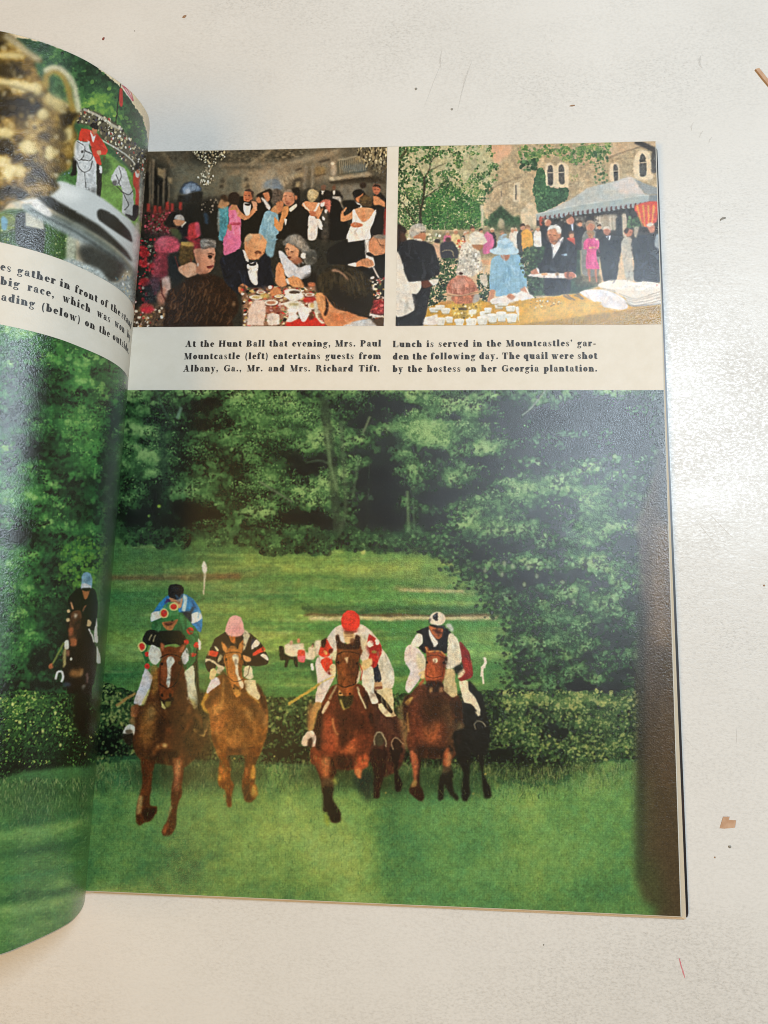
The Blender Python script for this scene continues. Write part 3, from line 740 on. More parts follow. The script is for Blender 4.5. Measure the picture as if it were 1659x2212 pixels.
def runner_pink(p):
    """chestnut with a pink-capped rider in black hooped silks"""
    p.frame(770, 2380, 1130)
    p.P([60, 1560, 0, 1700, -20, 2300, 200, 2300, 300, 1900, 160, 1600], '22200f', 4, .8)
    body = p.P([260, 1540, 420, 1280, 900, 1340, 1060, 1440, 1180, 1560, 1280, 1720, 1320, 2000, 1310, 2200, 1290, 2400, 1200, 2650, 1100, 2760, 820, 2720, 520, 2740, 380, 2650, 300, 2400, 250, 2000, 150, 1900, 100, 1780, 180, 1600], '84501c', 1.5, 1, .3)
    p.P([640, 1560, 900, 1500, 1100, 1900, 1100, 2300, 900, 2500, 620, 2250, 560, 1800], '5e3812', 12, .85, .2)
    p.P([200, 1700, 440, 1500, 420, 1700, 300, 1850, 200, 1900], '4a2c10', 5, .85)
    p.P([280, 1900, 460, 1700, 520, 2100, 460, 2450, 330, 2500, 290, 2200], 'b4692e', 10, .8, .3)
    p.P([300, 1850, 480, 1800, 470, 1930, 320, 2000], 'd29448', 5, .7, .3)
    p.L([530, 1480, 500, 1650, 470, 1850, 440, 1920], 46, 'cc8c40', 3, .85)
    p.P([860, 1850, 980, 1900, 1050, 2080, 1000, 2120, 920, 1990], 'd0a058', 5, .85, .3)
    p.P([940, 1640, 1120, 1780, 1240, 1990, 1200, 2250, 1100, 2000, 980, 1800], '3c2610', 7, .8)
    p.P([1200, 1900, 1310, 1960, 1290, 2230, 1230, 2200], '9a7446', 5, .6)
    # hind-quarters
    p.P([1100, 1420, 1200, 1520, 1270, 1720, 1310, 2000, 1240, 1950, 1150, 1700], '3d2211', 2, .95)
    p.P([100, 1790, 190, 1600, 240, 1640, 150, 1800, 240, 1960, 140, 1930], 'c79a3a', 1.5, .9)
    # jacket
    p.P([340, 640, 430, 560, 540, 500, 860, 480, 990, 530, 1120, 640, 1220, 760, 1290, 900, 1330, 1010, 1300, 1080, 1100, 1120, 880, 1110, 700, 1000, 480, 1160, 400, 1100, 350, 1160, 260, 1240, 190, 1160, 180, 1050, 200, 950, 270, 800], '1a1713')
    p.P([1020, 620, 1100, 650, 1050, 730, 1000, 760], '24324e', 1.6, .8)
    p.P([1100, 640, 1165, 700, 1130, 760, 1010, 815, 1020, 750], 'ddd2be')
    p.P([1040, 880, 1210, 765, 1260, 830, 1050, 940], 'd8402a')
    p.P([1220, 790, 1270, 840, 1240, 860], 'd8b25c', .8, .7)
    p.P([1170, 930, 1220, 895, 1290, 930, 1330, 1020, 1280, 1010], 'e6dccb')
    p.P([250, 850, 330, 840, 420, 860, 380, 955, 250, 930], 'd8442a')
    p.P([230, 850, 265, 830, 250, 930, 215, 930], 'd0a860', 1, .7)
    p.P([330, 760, 370, 760, 430, 830, 390, 845], 'cfc79c')
    p.P([190, 985, 300, 1010, 420, 1080, 520, 1150, 440, 1260, 360, 1240, 400, 1130, 250, 1030, 180, 1060], 'cdbf98')
    p.P([390, 1030, 450, 910, 500, 960, 420, 1050], 'b8ad82', 1)
    p.P([850, 470, 930, 470, 985, 560, 940, 700, 870, 840, 850, 760, 870, 640], 'c3bd9c', 1.1)
    # breeches
    p.P([260, 1200, 330, 1150, 380, 1240, 350, 1340, 290, 1380, 250, 1320], 'e3c684')
    p.P([300, 1360, 400, 1320, 450, 1440, 330, 1520, 230, 1610, 200, 1590, 240, 1460], 'e4d6d4')
    p.P([890, 1150, 960, 1110, 1020, 1160, 1050, 1320, 980, 1360, 880, 1300], 'd7cda6')
    p.P([880, 1380, 1080, 1370, 1110, 1530, 1170, 1650, 1130, 1740, 1020, 1660, 910, 1540], 'd9cb9c')
    p.L([930, 1580, 1030, 1680, 1150, 1790], 24, 'c2983e', 1.2, .8)
    # neck and head
    p.P([440, 1250, 560, 1240, 660, 1500, 900, 1420, 900, 1600, 820, 1760, 640, 1700, 480, 1560], '5a3612', 3, .9)
    p.P([480, 1350, 520, 1340, 520, 1520, 490, 1640], 'a8763a', 2, .8)
    p.P([600, 570, 720, 580, 720, 720, 650, 680], 'c4722e', 1)
    p.P([720, 600, 830, 590, 830, 700, 740, 740], '2a1a10', 1.4)
    p.P([470, 700, 490, 675, 540, 730, 600, 800, 640, 760, 720, 760, 770, 810, 800, 720, 860, 640, 870, 720, 840, 860, 820, 930, 860, 1040, 840, 1140, 850, 1280, 860, 1400, 860, 1500, 820, 1560, 810, 1640, 750, 1680, 700, 1620, 660, 1500, 620, 1400, 570, 1240, 520, 1060, 510, 960, 540, 880], 'b3702e', 1.1, 1, .18)
    p.P([480, 700, 560, 780, 570, 860, 500, 820], 'd4924a', 1.2)
    p.P([620, 800, 700, 770, 770, 850, 700, 900, 620, 880], 'c6803a', 2.5, .8)
    p.P([800, 740, 860, 680, 850, 780, 790, 840], 'c88640', 1.2, .9)
    p.P([790, 1000, 850, 980, 840, 1300, 800, 1340, 780, 1200], '5e3010', 3, .8)
    p.P([600, 1100, 700, 1100, 760, 1440, 680, 1450], 'c07a38', 3, .6, .25)
    p.P([660, 940, 700, 905, 760, 915, 785, 980, 765, 1090, 780, 1200, 800, 1320, 870, 1440, 850, 1530, 800, 1490, 760, 1360, 730, 1240, 715, 1110, 670, 1010], 'ead8b4', 1)
    p.P([690, 1450, 800, 1530, 800, 1600, 700, 1520], '4c2e12', 1.5)
    p.P([670, 1510, 780, 1560, 830, 1620, 760, 1680, 710, 1610], 'cc9240', 1.6, .9)
    p.P([850, 920, 990, 970, 1000, 1030, 940, 1050, 880, 1020], 'e0a566', 1)
    # cap
    p.P([535, 490, 560, 360, 620, 240, 730, 205, 820, 240, 870, 350, 880, 470, 840, 560, 740, 590, 600, 565], 'e4a8a0', .9, 1, .08)
    p.P([620, 430, 800, 380, 860, 450, 760, 520, 660, 520], 'd49090', 5, .7)
    # legs
    p.frame(770, 2780, 1130)
    p.P([300, 500, 560, 640, 560, 860, 620, 1100, 640, 1320, 690, 1420, 660, 1560, 640, 1680, 645, 1810, 580, 1820, 565, 1640, 530, 1530, 440, 1470, 400, 1390, 410, 1260, 430, 1100, 440, 980, 380, 860], '75400f', 1.5, 1, .25)
    p.P([530, 860, 620, 900, 640, 1300, 670, 1420, 560, 1540, 560, 1800, 640, 1810, 650, 1560, 690, 1420], '4a220c', 3, .7)
    p.P([430, 1100, 480, 1090, 560, 1280, 500, 1330, 440, 1190], 'c8742c', 3, .85)
    p.E(430, 1300, 32, 56, 'd49c3a', 2, .9)
    p.E(400, 830, 40, 60, 'd08a40', 3, .8)
    p.P([500, 620, 720, 580, 820, 680, 560, 760], 'a05f26', 8, .8, .3)
    p.P([560, 760, 900, 760, 880, 860, 620, 850], '432610', 4, .9)
    p.P([860, 780, 1180, 720, 1150, 900, 1080, 1080, 1080, 1300, 1060, 1400, 1120, 1480, 1130, 1600, 1080, 1680, 1000, 1740, 900, 1720, 860, 1580, 840, 1480, 840, 1330, 890, 1120, 900, 980], '5f3611', 1.6, 1, .25)
    p.P([1020, 1080, 1070, 1090, 1080, 1260, 1050, 1330, 990, 1290], 'cf983c', 2, .9)
    p.P([1030, 1430, 1110, 1470, 1130, 1600, 1080, 1660, 990, 1620, 1000, 1520], 'b89240', 2.2, .85)
    p.P([900, 1120, 960, 1120, 950, 1240, 880, 1300], 'a8602a', 2, .8)
    p.P([850, 1480, 960, 1440, 980, 1560, 1000, 1700, 900, 1720], '332412', 3, .8)

def runner_behind(p):
    """dark horse half hidden behind the red-capped rider"""
    p.frame(1100, 2380, 1600)
    p.P([1200, 1100, 1330, 1150, 1560, 1480, 1640, 1560, 1650, 1900, 1600, 2100, 1500, 2200, 1300, 2260, 1180, 2000, 1140, 1600], '42241a', 2, 1, .3)
    p.P([1540, 1350, 1660, 1300, 1700, 1800, 1640, 1900, 1580, 1600], '8a6d42', 4, .75, .4)
    p.P([1240, 560, 1340, 580, 1430, 700, 1490, 860, 1500, 1000, 1470, 1090, 1330, 1100, 1290, 800], 'dcd3bb')
    p.P([1310, 760, 1400, 720, 1450, 850, 1400, 950, 1330, 900], 'c4bda6', 4, .7)
    p.P([1230, 1000, 1330, 1010, 1340, 1100, 1250, 1120], 'c49a6a', 1)
    p.L([1250, 1090, 1340, 1080], 30, '7a4630', 1)
    p.P([1270, 1120, 1470, 1100, 1500, 1400, 1530, 1450, 1410, 1470, 1290, 1340, 1340, 1260], 'd8c796')
    p.P([1255, 1150, 1320, 1180, 1480, 1380, 1460, 1420, 1400, 1370, 1270, 1210], '1d1812')
    p.P([1280, 1290, 1320, 1310, 1460, 1430, 1400, 1470, 1330, 1390], 'e0d0a6', .9)
    p.P([1230, 770, 1290, 790, 1330, 990, 1240, 1000], '1b2430')
    # legs (second frame)
    p.frame(1140, 2850, 1640)
    p.P([1040, 350, 1260, 330, 1260, 560, 1220, 740, 1180, 880, 1170, 960, 1100, 970, 1090, 860, 1100, 640], '2a140f', 1.6, 1, .2)
    p.P([1310, 300, 1480, 320, 1430, 440, 1420, 640, 1470, 760, 1460, 870, 1390, 880, 1370, 780, 1370, 560, 1330, 460], '1c110d', 1.4)
    p.E(1175, 205, 62, 88, '3f3a28', 2)
    p.L([1120, 280, 1105, 200, 1140, 120, 1200, 120, 1255, 220, 1260, 300], 14, 'b8b088', 1)
    p.L([1100, 150, 1030, 270], 30, 'b0a468', 1.4, .8)
    p.E(1400, 260, 60, 80, '2a1a12', 2)
    p.L([1355, 340, 1330, 260, 1370, 180, 1430, 200, 1490, 270], 11, 'b8a07a', 1)
    p.P([860, 640, 1080, 620, 1100, 800, 1080, 960, 1000, 1010, 930, 900, 850, 780], '1b2a22', 6, .85)

def runner_red(p):
    """bay with a red-capped rider in white and red silks"""
    p.frame(1100, 2380, 1600)
    body = p.P([560, 1280, 700, 1060, 1000, 1030, 1120, 1080, 1200, 1280, 1240, 1500, 1240, 1740, 1180, 1900, 1180, 2040, 1080, 2120, 900, 2160, 620, 2140, 420, 2080, 410, 1930, 470, 1700, 440, 1640, 520, 1420], '5e2a16', 1.5, 1, .28)
    p.P([780, 1400, 1100, 1400, 1160, 1640, 1000, 1660, 860, 1600, 760, 1660, 720, 1500], '3d1c10', 7, .9, .2)
    p.P([780, 1700, 900, 1600, 960, 1660, 960, 1800, 840, 1860, 760, 1820], '381a0e', 4, .9)
    p.P([560, 1500, 700, 1440, 740, 1700, 760, 1900, 620, 1960, 560, 1800], '9a4526', 7, .85, .3)
    p.P([930, 1780, 1020, 1740, 1000, 1900, 900, 1960, 840, 1900], 'b4552e', 5, .9, .3)
    p.E(930, 1900, 70, 40, 'd07a40', 6, .8, -30, tex=.3)
    p.E(810, 1920, 30, 30, 'c87038', 4, .7)
    p.L([695, 1480, 700, 1580, 740, 1680, 770, 1700], 22, 'd08c50', 1.6, .9)
    p.L([735, 1680, 745, 1800, 740, 1880], 24, 'b86030', 3, .7)
    p.P([480, 1500, 580, 1300, 560, 1560, 540, 1900, 470, 1860, 450, 1700], '2a1710', 3, .9)
    p.P([1130, 1100, 1210, 1300, 1240, 1560, 1230, 1640, 1160, 1480, 1100, 1240], '26150f', 3, .9)
    # jacket
    p.P([620, 440, 700, 330, 800, 270, 1060, 260, 1180, 330, 1280, 440, 1330, 530, 1320, 640, 1250, 760, 1100, 760, 900, 500, 760, 600, 640, 760, 540, 760, 520, 640, 560, 520], 'd8cbb8')
    p.P([1040, 400, 1150, 420, 1160, 560, 1080, 640, 1040, 560], 'c8b58a', 2.5, .8)
    p.P([610, 450, 640, 500, 690, 610, 640, 680, 570, 690, 515, 650, 540, 560], 'd23a24')
    p.P([545, 480, 620, 440, 590, 560, 550, 560], '2a1610', 1.3)
    p.P([640, 590, 700, 580, 690, 640, 650, 650], '5a1a12', 1.2)
    p.E(600, 630, 20, 36, 'dfb060', .8, 1, -30)
    p.P([1150, 480, 1170, 390, 1250, 430, 1320, 510, 1335, 620, 1300, 700, 1270, 800, 1210, 830, 1160, 720, 1180, 620], 'b32a22')
    p.P([1140, 540, 1320, 540, 1310, 660, 1170, 640], '8a1f1a', 2, .7)
    p.E(1190, 515, 42, 44, 'e8dcc6', .7)
    p.E(1280, 490, 28, 44, 'e8dcc6', .8, 1, -20)
    p.E(1240, 620, 34, 16, '8f7a3c', 1)
    # breeches and near boot
    p.P([500, 690, 600, 720, 700, 820, 740, 900, 700, 1000, 640, 1120, 570, 1260, 540, 1290, 470, 1270, 490, 1100, 490, 960, 470, 800], 'dccdbf')
    p.P([540, 740, 620, 690, 690, 740, 690, 900, 640, 900, 570, 830], 'd83a22')
    p.E(655, 880, 36, 36, '6a1c12', 1.4, .9)
    p.P([650, 820, 700, 770, 745, 820, 730, 910, 680, 920], 'e3cf9c', 1)
    p.P([1070, 800, 1220, 820, 1240, 1000, 1240, 1140, 1290, 1270, 1210, 1300, 1150, 1150, 1080, 1030], 'ded8c2')
    p.P([1090, 740, 1200, 700, 1210, 780, 1130, 850, 1060, 860], 'dcb878', 1.6)
    p.P([660, 650, 740, 600, 760, 660, 740, 740, 680, 720], 'd8cfa0', 1.4)
    p.P([470, 1275, 560, 1290, 500, 1420, 430, 1640, 370, 1640, 390, 1500, 400, 1400], 'b98a4c', 1.4)
    p.P([380, 1300, 440, 1280, 410, 1500, 370, 1640, 365, 1480], '8a5c34', 3, .8)
    p.P([290, 1820, 310, 1730, 370, 1660, 440, 1650, 480, 1740, 470, 1840, 440, 1860, 400, 1840, 330, 1850], 'e0c9ae', 1)
    p.P([380, 1760, 430, 1740, 440, 1800, 420, 1860, 370, 1850], '38241a', 1.6)
    p.L([420, 1660, 470, 1730, 455, 1850], 24, 'efdcca', 1)
    # martingale, breastgirth straps
    p.P([640, 1250, 660, 1290, 580, 1430, 555, 1410, 590, 1320], 'd8c49c', 1)
    p.L([750, 1060, 690, 1170, 650, 1240], 22, 'b0a478', 1.3, .9)
    p.L([1015, 1070, 1060, 1200, 1140, 1365], 26, 'd8cc9c', 1, 1, 20)
    p.P([1030, 860, 1060, 880, 1050, 980, 1000, 1040, 1005, 960], 'dcd2b4', 1)
    p.L([1045, 760, 1085, 870, 1060, 1000], 12, 'a83a28', .8)
    # head
    p.P([740, 420, 775, 400, 800, 480, 860, 520, 960, 500, 1000, 400, 1050, 430, 1060, 520, 1090, 610, 1060, 680, 1030, 760, 1040, 860, 1010, 1000, 980, 1100, 960, 1180, 880, 1200, 790, 1190, 770, 1080, 760, 900, 730, 760, 750, 620], '6b3818', 1.1, 1, .22)
    p.P([740, 420, 775, 400, 800, 490, 900, 520, 980, 480, 1000, 400, 1050, 430, 1060, 540, 1030, 580, 900, 590, 760, 570], '2a1812', 1.6, .9)
    p.P([880, 700, 1040, 760, 1030, 900, 980, 1000, 920, 860], '402010', 5, .85)
    p.P([800, 820, 850, 800, 860, 1000, 940, 1100, 940, 1170, 840, 1160, 790, 1040], 'a85c28', 5, .8, .25)
    p.P([850, 1080, 960, 1060, 960, 1160, 860, 1160], 'b8602c', 4, .7)
    p.P([850, 700, 890, 690, 905, 680, 900, 720, 890, 780, 870, 740], 'd8b886', 1.3)
    p.E(830, 640, 60, 40, '8c5a30', 5, .7)
    p.P([840, 360, 960, 360, 990, 420, 960, 480, 900, 520, 860, 480], 'd8b47a', 1.2)
    p.P([930, 460, 970, 440, 980, 520, 930, 520], '6a3c20', 1.5, .8)
    p.P([770, 1180, 860, 1200, 970, 1180, 960, 1280, 900, 1360, 830, 1360, 790, 1290], '2c2a14', 1.4)
    p.P([775, 1110, 800, 1130, 840, 1190, 780, 1190], 'd8a45c', 1.2)
    p.L([800, 1240, 830, 1330, 850, 1380], 26, 'c9ae58', 1.2, .9)
    p.L([850, 1370, 920, 1340], 14, '8a8038', 1.2, .8)
    # whip
    p.L([730, 930, 640, 970, 520, 1040], 20, 'e0c878', 1)
    p.L([520, 1040, 420, 1110, 280, 1200, 120, 1300], 32, 'b8a044', 1, 1, 40)
    # cap
    p.E(930, 215, 126, 140, 'dc3626', .9)
    p.P([830, 300, 930, 330, 1030, 290, 1020, 350, 920, 370, 850, 350], 'b82a1c', 2.4, .8)
    p.E(910, 160, 60, 40, 'ea5038', 5, .6)
    p.L([850, 352, 940, 364, 1010, 350], 12, '5a1c12', 1.1, .9)
    # legs
    p.frame(1140, 2850, 1640)
    p.P([280, 320, 440, 420, 560, 440, 620, 620, 580, 700, 570, 820, 560, 960, 600, 1060, 660, 1160, 670, 1260, 600, 1290, 540, 1270, 510, 1160, 440, 1140, 460, 1020, 430, 880, 410, 740, 350, 600, 300, 460], '33160c', 1.6, 1, .2)
    p.P([280, 320, 420, 400, 440, 700, 380, 620, 310, 470], '8a4020', 3, .85, .3)
    p.P([430, 430, 500, 440, 540, 600, 500, 700, 440, 710, 420, 580], 'b86a38', 4, .9, .3)
    p.E(480, 500, 26, 60, 'd8a068', 5, .7)
    p.P([430, 740, 570, 700, 560, 820, 430, 820], '54462c', 3, .7, .4)
    p.P([440, 840, 570, 840, 560, 980, 620, 1080, 660, 1180, 650, 1280, 530, 1260, 480, 1140, 440, 1140], '141510', 3, .9)
    p.P([830, 560, 870, 470, 980, 390, 1030, 430, 1030, 560, 960, 600, 920, 710, 880, 690], 'b4542c', 2, 1, .25)
    p.P([860, 590, 930, 600, 930, 710, 890, 690], 'd88a4a', 2, .85)
    p.P([600, 420, 860, 430, 860, 540, 800, 600, 640, 600], '2c160e', 4, .9)
    p.P([450, 1170, 510, 1210, 520, 1330, 470, 1320], '8f9a34', 3, .8)
    p.P([560, 720, 610, 700, 620, 780, 575, 790], 'a8a848', 3, .7)

def runner_checker(p):
    """bay with a rider in white sleeves and black vest, dark horse and maroon rider beyond"""
    p.frame(1530, 2370, 1980)
    # maroon rider and black horse behind
    p.P([1160, 1150, 1280, 1260, 1370, 1400, 1420, 1600, 1460, 1800, 1440, 2100, 1200, 2200, 1050, 2100, 1050, 1500], '171814', 2)
    p.P([1020, 1150, 1150, 1150, 1170, 1280, 1260, 1400, 1330, 1560, 1300, 1660, 1270, 1560, 1200, 1480, 1090, 1450, 1050, 1300], 'ddd2b4')
    p.P([1030, 580, 1110, 640, 1170, 740, 1200, 900, 1230, 1040, 1190, 1110, 1060, 1150, 1010, 1100, 1060, 1040, 1080, 960, 1040, 800], '7c221e')
    p.P([1090, 860, 1150, 850, 1180, 1000, 1120, 1060, 1080, 1000], 'a03020', 3, .8)
    p.P([1010, 1020, 1070, 970, 1110, 1020, 1060, 1090, 1010, 1110], 'dccaa6', 1.2)
    p.P([830, 340, 900, 320, 950, 400, 930, 440], 'b9c2bc', 1.8)
    # body
    p.P([330, 1320, 460, 1200, 800, 1200, 960, 1300, 1060, 1450, 1080, 1700, 1080, 1950, 1000, 2200, 900, 2270, 600, 2280, 400, 2220, 270, 2120, 270, 1850, 220, 1600, 230, 1400], '4e2b1a', 1.6, 1, .28)
    p.P([330, 1460, 480, 1380, 470, 1700, 520, 1850, 420, 2100, 310, 2050, 300, 1700], '7a3a20', 8, .8, .3)
    p.P([480, 1350, 860, 1380, 800, 1700, 600, 1750, 480, 1600], '35200f', 9, .85)
    p.P([800, 1500, 900, 1500, 1000, 1800, 1000, 2100, 900, 2150, 840, 1800], '5e4c2e', 8, .7, .35)
    p.P([520, 1900, 700, 1760, 770, 1800, 720, 2000, 560, 2040], 'a5562c', 8, .8, .3)
    p.E(690, 1800, 50, 40, 'c07038', 6, .7)
    p.E(560, 1860, 60, 40, 'b0642e', 6, .6)
    p.P([900, 1420, 1060, 1480, 1080, 1900, 980, 2100, 940, 1700], '2d2014', 5, .85)
    p.P([230, 1400, 300, 1340, 280, 1700, 240, 1750, 200, 1620], '28170e', 3, .9)
    p.L([272, 1600, 280, 1800, 290, 1890], 28, 'b88a4c', 1.6, .85)
    p.P([240, 1450, 330, 1380, 350, 1400, 280, 1500], 'c8a050', 1.5, .9)
    p.E(1040, 1830, 46, 80, '7c6c46', 4, .8)
    # arms, vest
    p.P([230, 760, 260, 660, 330, 620, 440, 690, 540, 830, 540, 980, 470, 1080, 420, 1180, 330, 1290, 290, 1320, 245, 1260, 270, 1120, 310, 1000, 240, 880], 'd9cdc4')
    p.P([420, 730, 540, 850, 540, 970, 450, 980, 400, 860], 'c9c39c', 2, .85)
    p.P([430, 1030, 530, 990, 530, 1100, 470, 1120], 'd9bd84', 1.2)
    p.P([330, 600, 400, 480, 500, 440, 500, 600, 440, 660, 350, 640], 'dfd8c6')
    p.P([400, 440, 560, 360, 700, 330, 850, 390, 910, 450, 860, 560, 850, 740, 700, 720, 520, 740, 440, 670, 500, 600, 490, 480], '15171a')
    p.P([590, 390, 640, 480, 700, 560, 715, 610, 660, 660, 630, 580, 590, 480], 'e0d8c8')
    p.P([870, 490, 930, 460, 1000, 530, 1040, 660, 1060, 800, 1040, 900, 950, 960, 860, 980, 820, 920, 850, 800], 'dcd6c0')
    p.P([920, 600, 1030, 700, 1000, 880, 900, 820], 'c8c0a0', 5, .6)
    p.P([820, 990, 950, 980, 970, 1150, 1000, 1350, 930, 1390, 800, 1280, 800, 1120], 'cdb884')
    p.P([940, 960, 1060, 880, 1080, 980, 1010, 1050, 970, 1040], '1a1a16', 2, .9)
    p.P([590, 340, 780, 380, 790, 460, 740, 540, 690, 530, 620, 440], 'b5683c')
    p.P([660, 420, 740, 400, 780, 470, 740, 540, 700, 500], '7e3e22', 2.4, .7)
    # head
    p.P([530, 650, 560, 650, 600, 700, 680, 700, 780, 720, 850, 810, 830, 900, 820, 1050, 780, 1180, 740, 1230, 620, 1230, 540, 1150, 530, 1000, 560, 880, 545, 760], '9c4a26', 1.1, 1, .2)
    p.L([540, 660, 570, 720, 690, 708, 770, 720, 840, 800], 16, 'd09a54', .9, .9)
    p.P([760, 800, 850, 820, 820, 1000, 780, 1150, 760, 980], '4c2010', 4, .8)
    p.P([560, 1000, 700, 980, 720, 1140, 600, 1160], 'b05c30', 5, .7)
    p.E(675, 850, 36, 36, 'f0ddb2', 1)
    p.P([560, 1150, 760, 1150, 800, 1260, 740, 1310, 600, 1300, 540, 1220], '2c1a10', 2)
    p.P([590, 1250, 630, 1240, 640, 1300, 600, 1310], 'c49458', 1.6, .8)
    p.P([740, 1250, 780, 1240, 790, 1300, 740, 1310], 'b07c50', 1.6, .8)
    p.L([840, 800, 830, 900], 40, '1d1712', 1.6, .9)
    p.P([440, 1200, 500, 1120, 520, 1140, 470, 1210], 'b04a30', 1.6, .9)
    # cap
    p.E(710, 245, 122, 106, 'ddd4c0', .9)
    p.P([640, 200, 690, 160, 715, 160, 710, 270, 650, 250], '20242e', .9)
    p.L([590, 300, 600, 240], 26, '2a2a2e', 1.2, .8)
    p.P([600, 320, 720, 350, 820, 350, 800, 385, 700, 380, 620, 350], '1b1a1c', 1.2)
    # legs
    p.frame(1530, 2800, 1980)
    p.P([300, 560, 420, 620, 470, 720, 450, 900, 450, 1060, 490, 1140, 515, 1240, 490, 1310, 420, 1290, 310, 1180, 310, 1100, 370, 980, 350, 840], '301a10', 1.6, 1, .2)
    p.P([315, 570, 400, 620, 430, 760, 410, 960, 370, 1030, 350, 860, 320, 700], 'b2603a', 2.2, .95, .25)
    p.P([350, 1020, 410, 1000, 400, 1080, 320, 1100], 'b08c4c', 2, .8)
    p.P([400, 520, 800, 540, 760, 640, 500, 700, 430, 680], '2a1a10', 4, .9)
    p.P([760, 600, 870, 500, 930, 560, 900, 780, 940, 900, 930, 1040, 960, 1180, 1020, 1240, 1000, 1310, 920, 1240, 860, 1150, 810, 1060, 800, 1270, 720, 1280, 740, 960, 800, 860], '1a1711', 2, .95, .2)
    p.P([800, 620, 860, 520, 900, 640, 900, 780, 800, 800], 'b05a30', 2.4, .95, .25)
    p.P([860, 600, 910, 640, 890, 790, 840, 800], 'c08a58', 3, .7)
    p.P([800, 800, 900, 800, 890, 880, 760, 900], '5c4a34', 3, .7)
    p.P([950, 300, 1420, 200, 1460, 500, 1400, 700, 1370, 900, 1460, 1060, 1490, 1240, 1390, 1260, 1360, 1080, 1330, 800, 1190, 560, 1170, 1000, 1190, 1180, 1140, 1310, 1070, 1290, 1060, 1150, 1080, 900, 980, 620], '151510', 2, 1, .15)
    p.L([1265, 270, 1245, 200, 1290, 140, 1360, 160, 1410, 230], 12, 'b0a888', 1)
    p.P([1260, 0, 1320, 20, 1330, 60, 1290, 60], 'd8ccaa', 1)

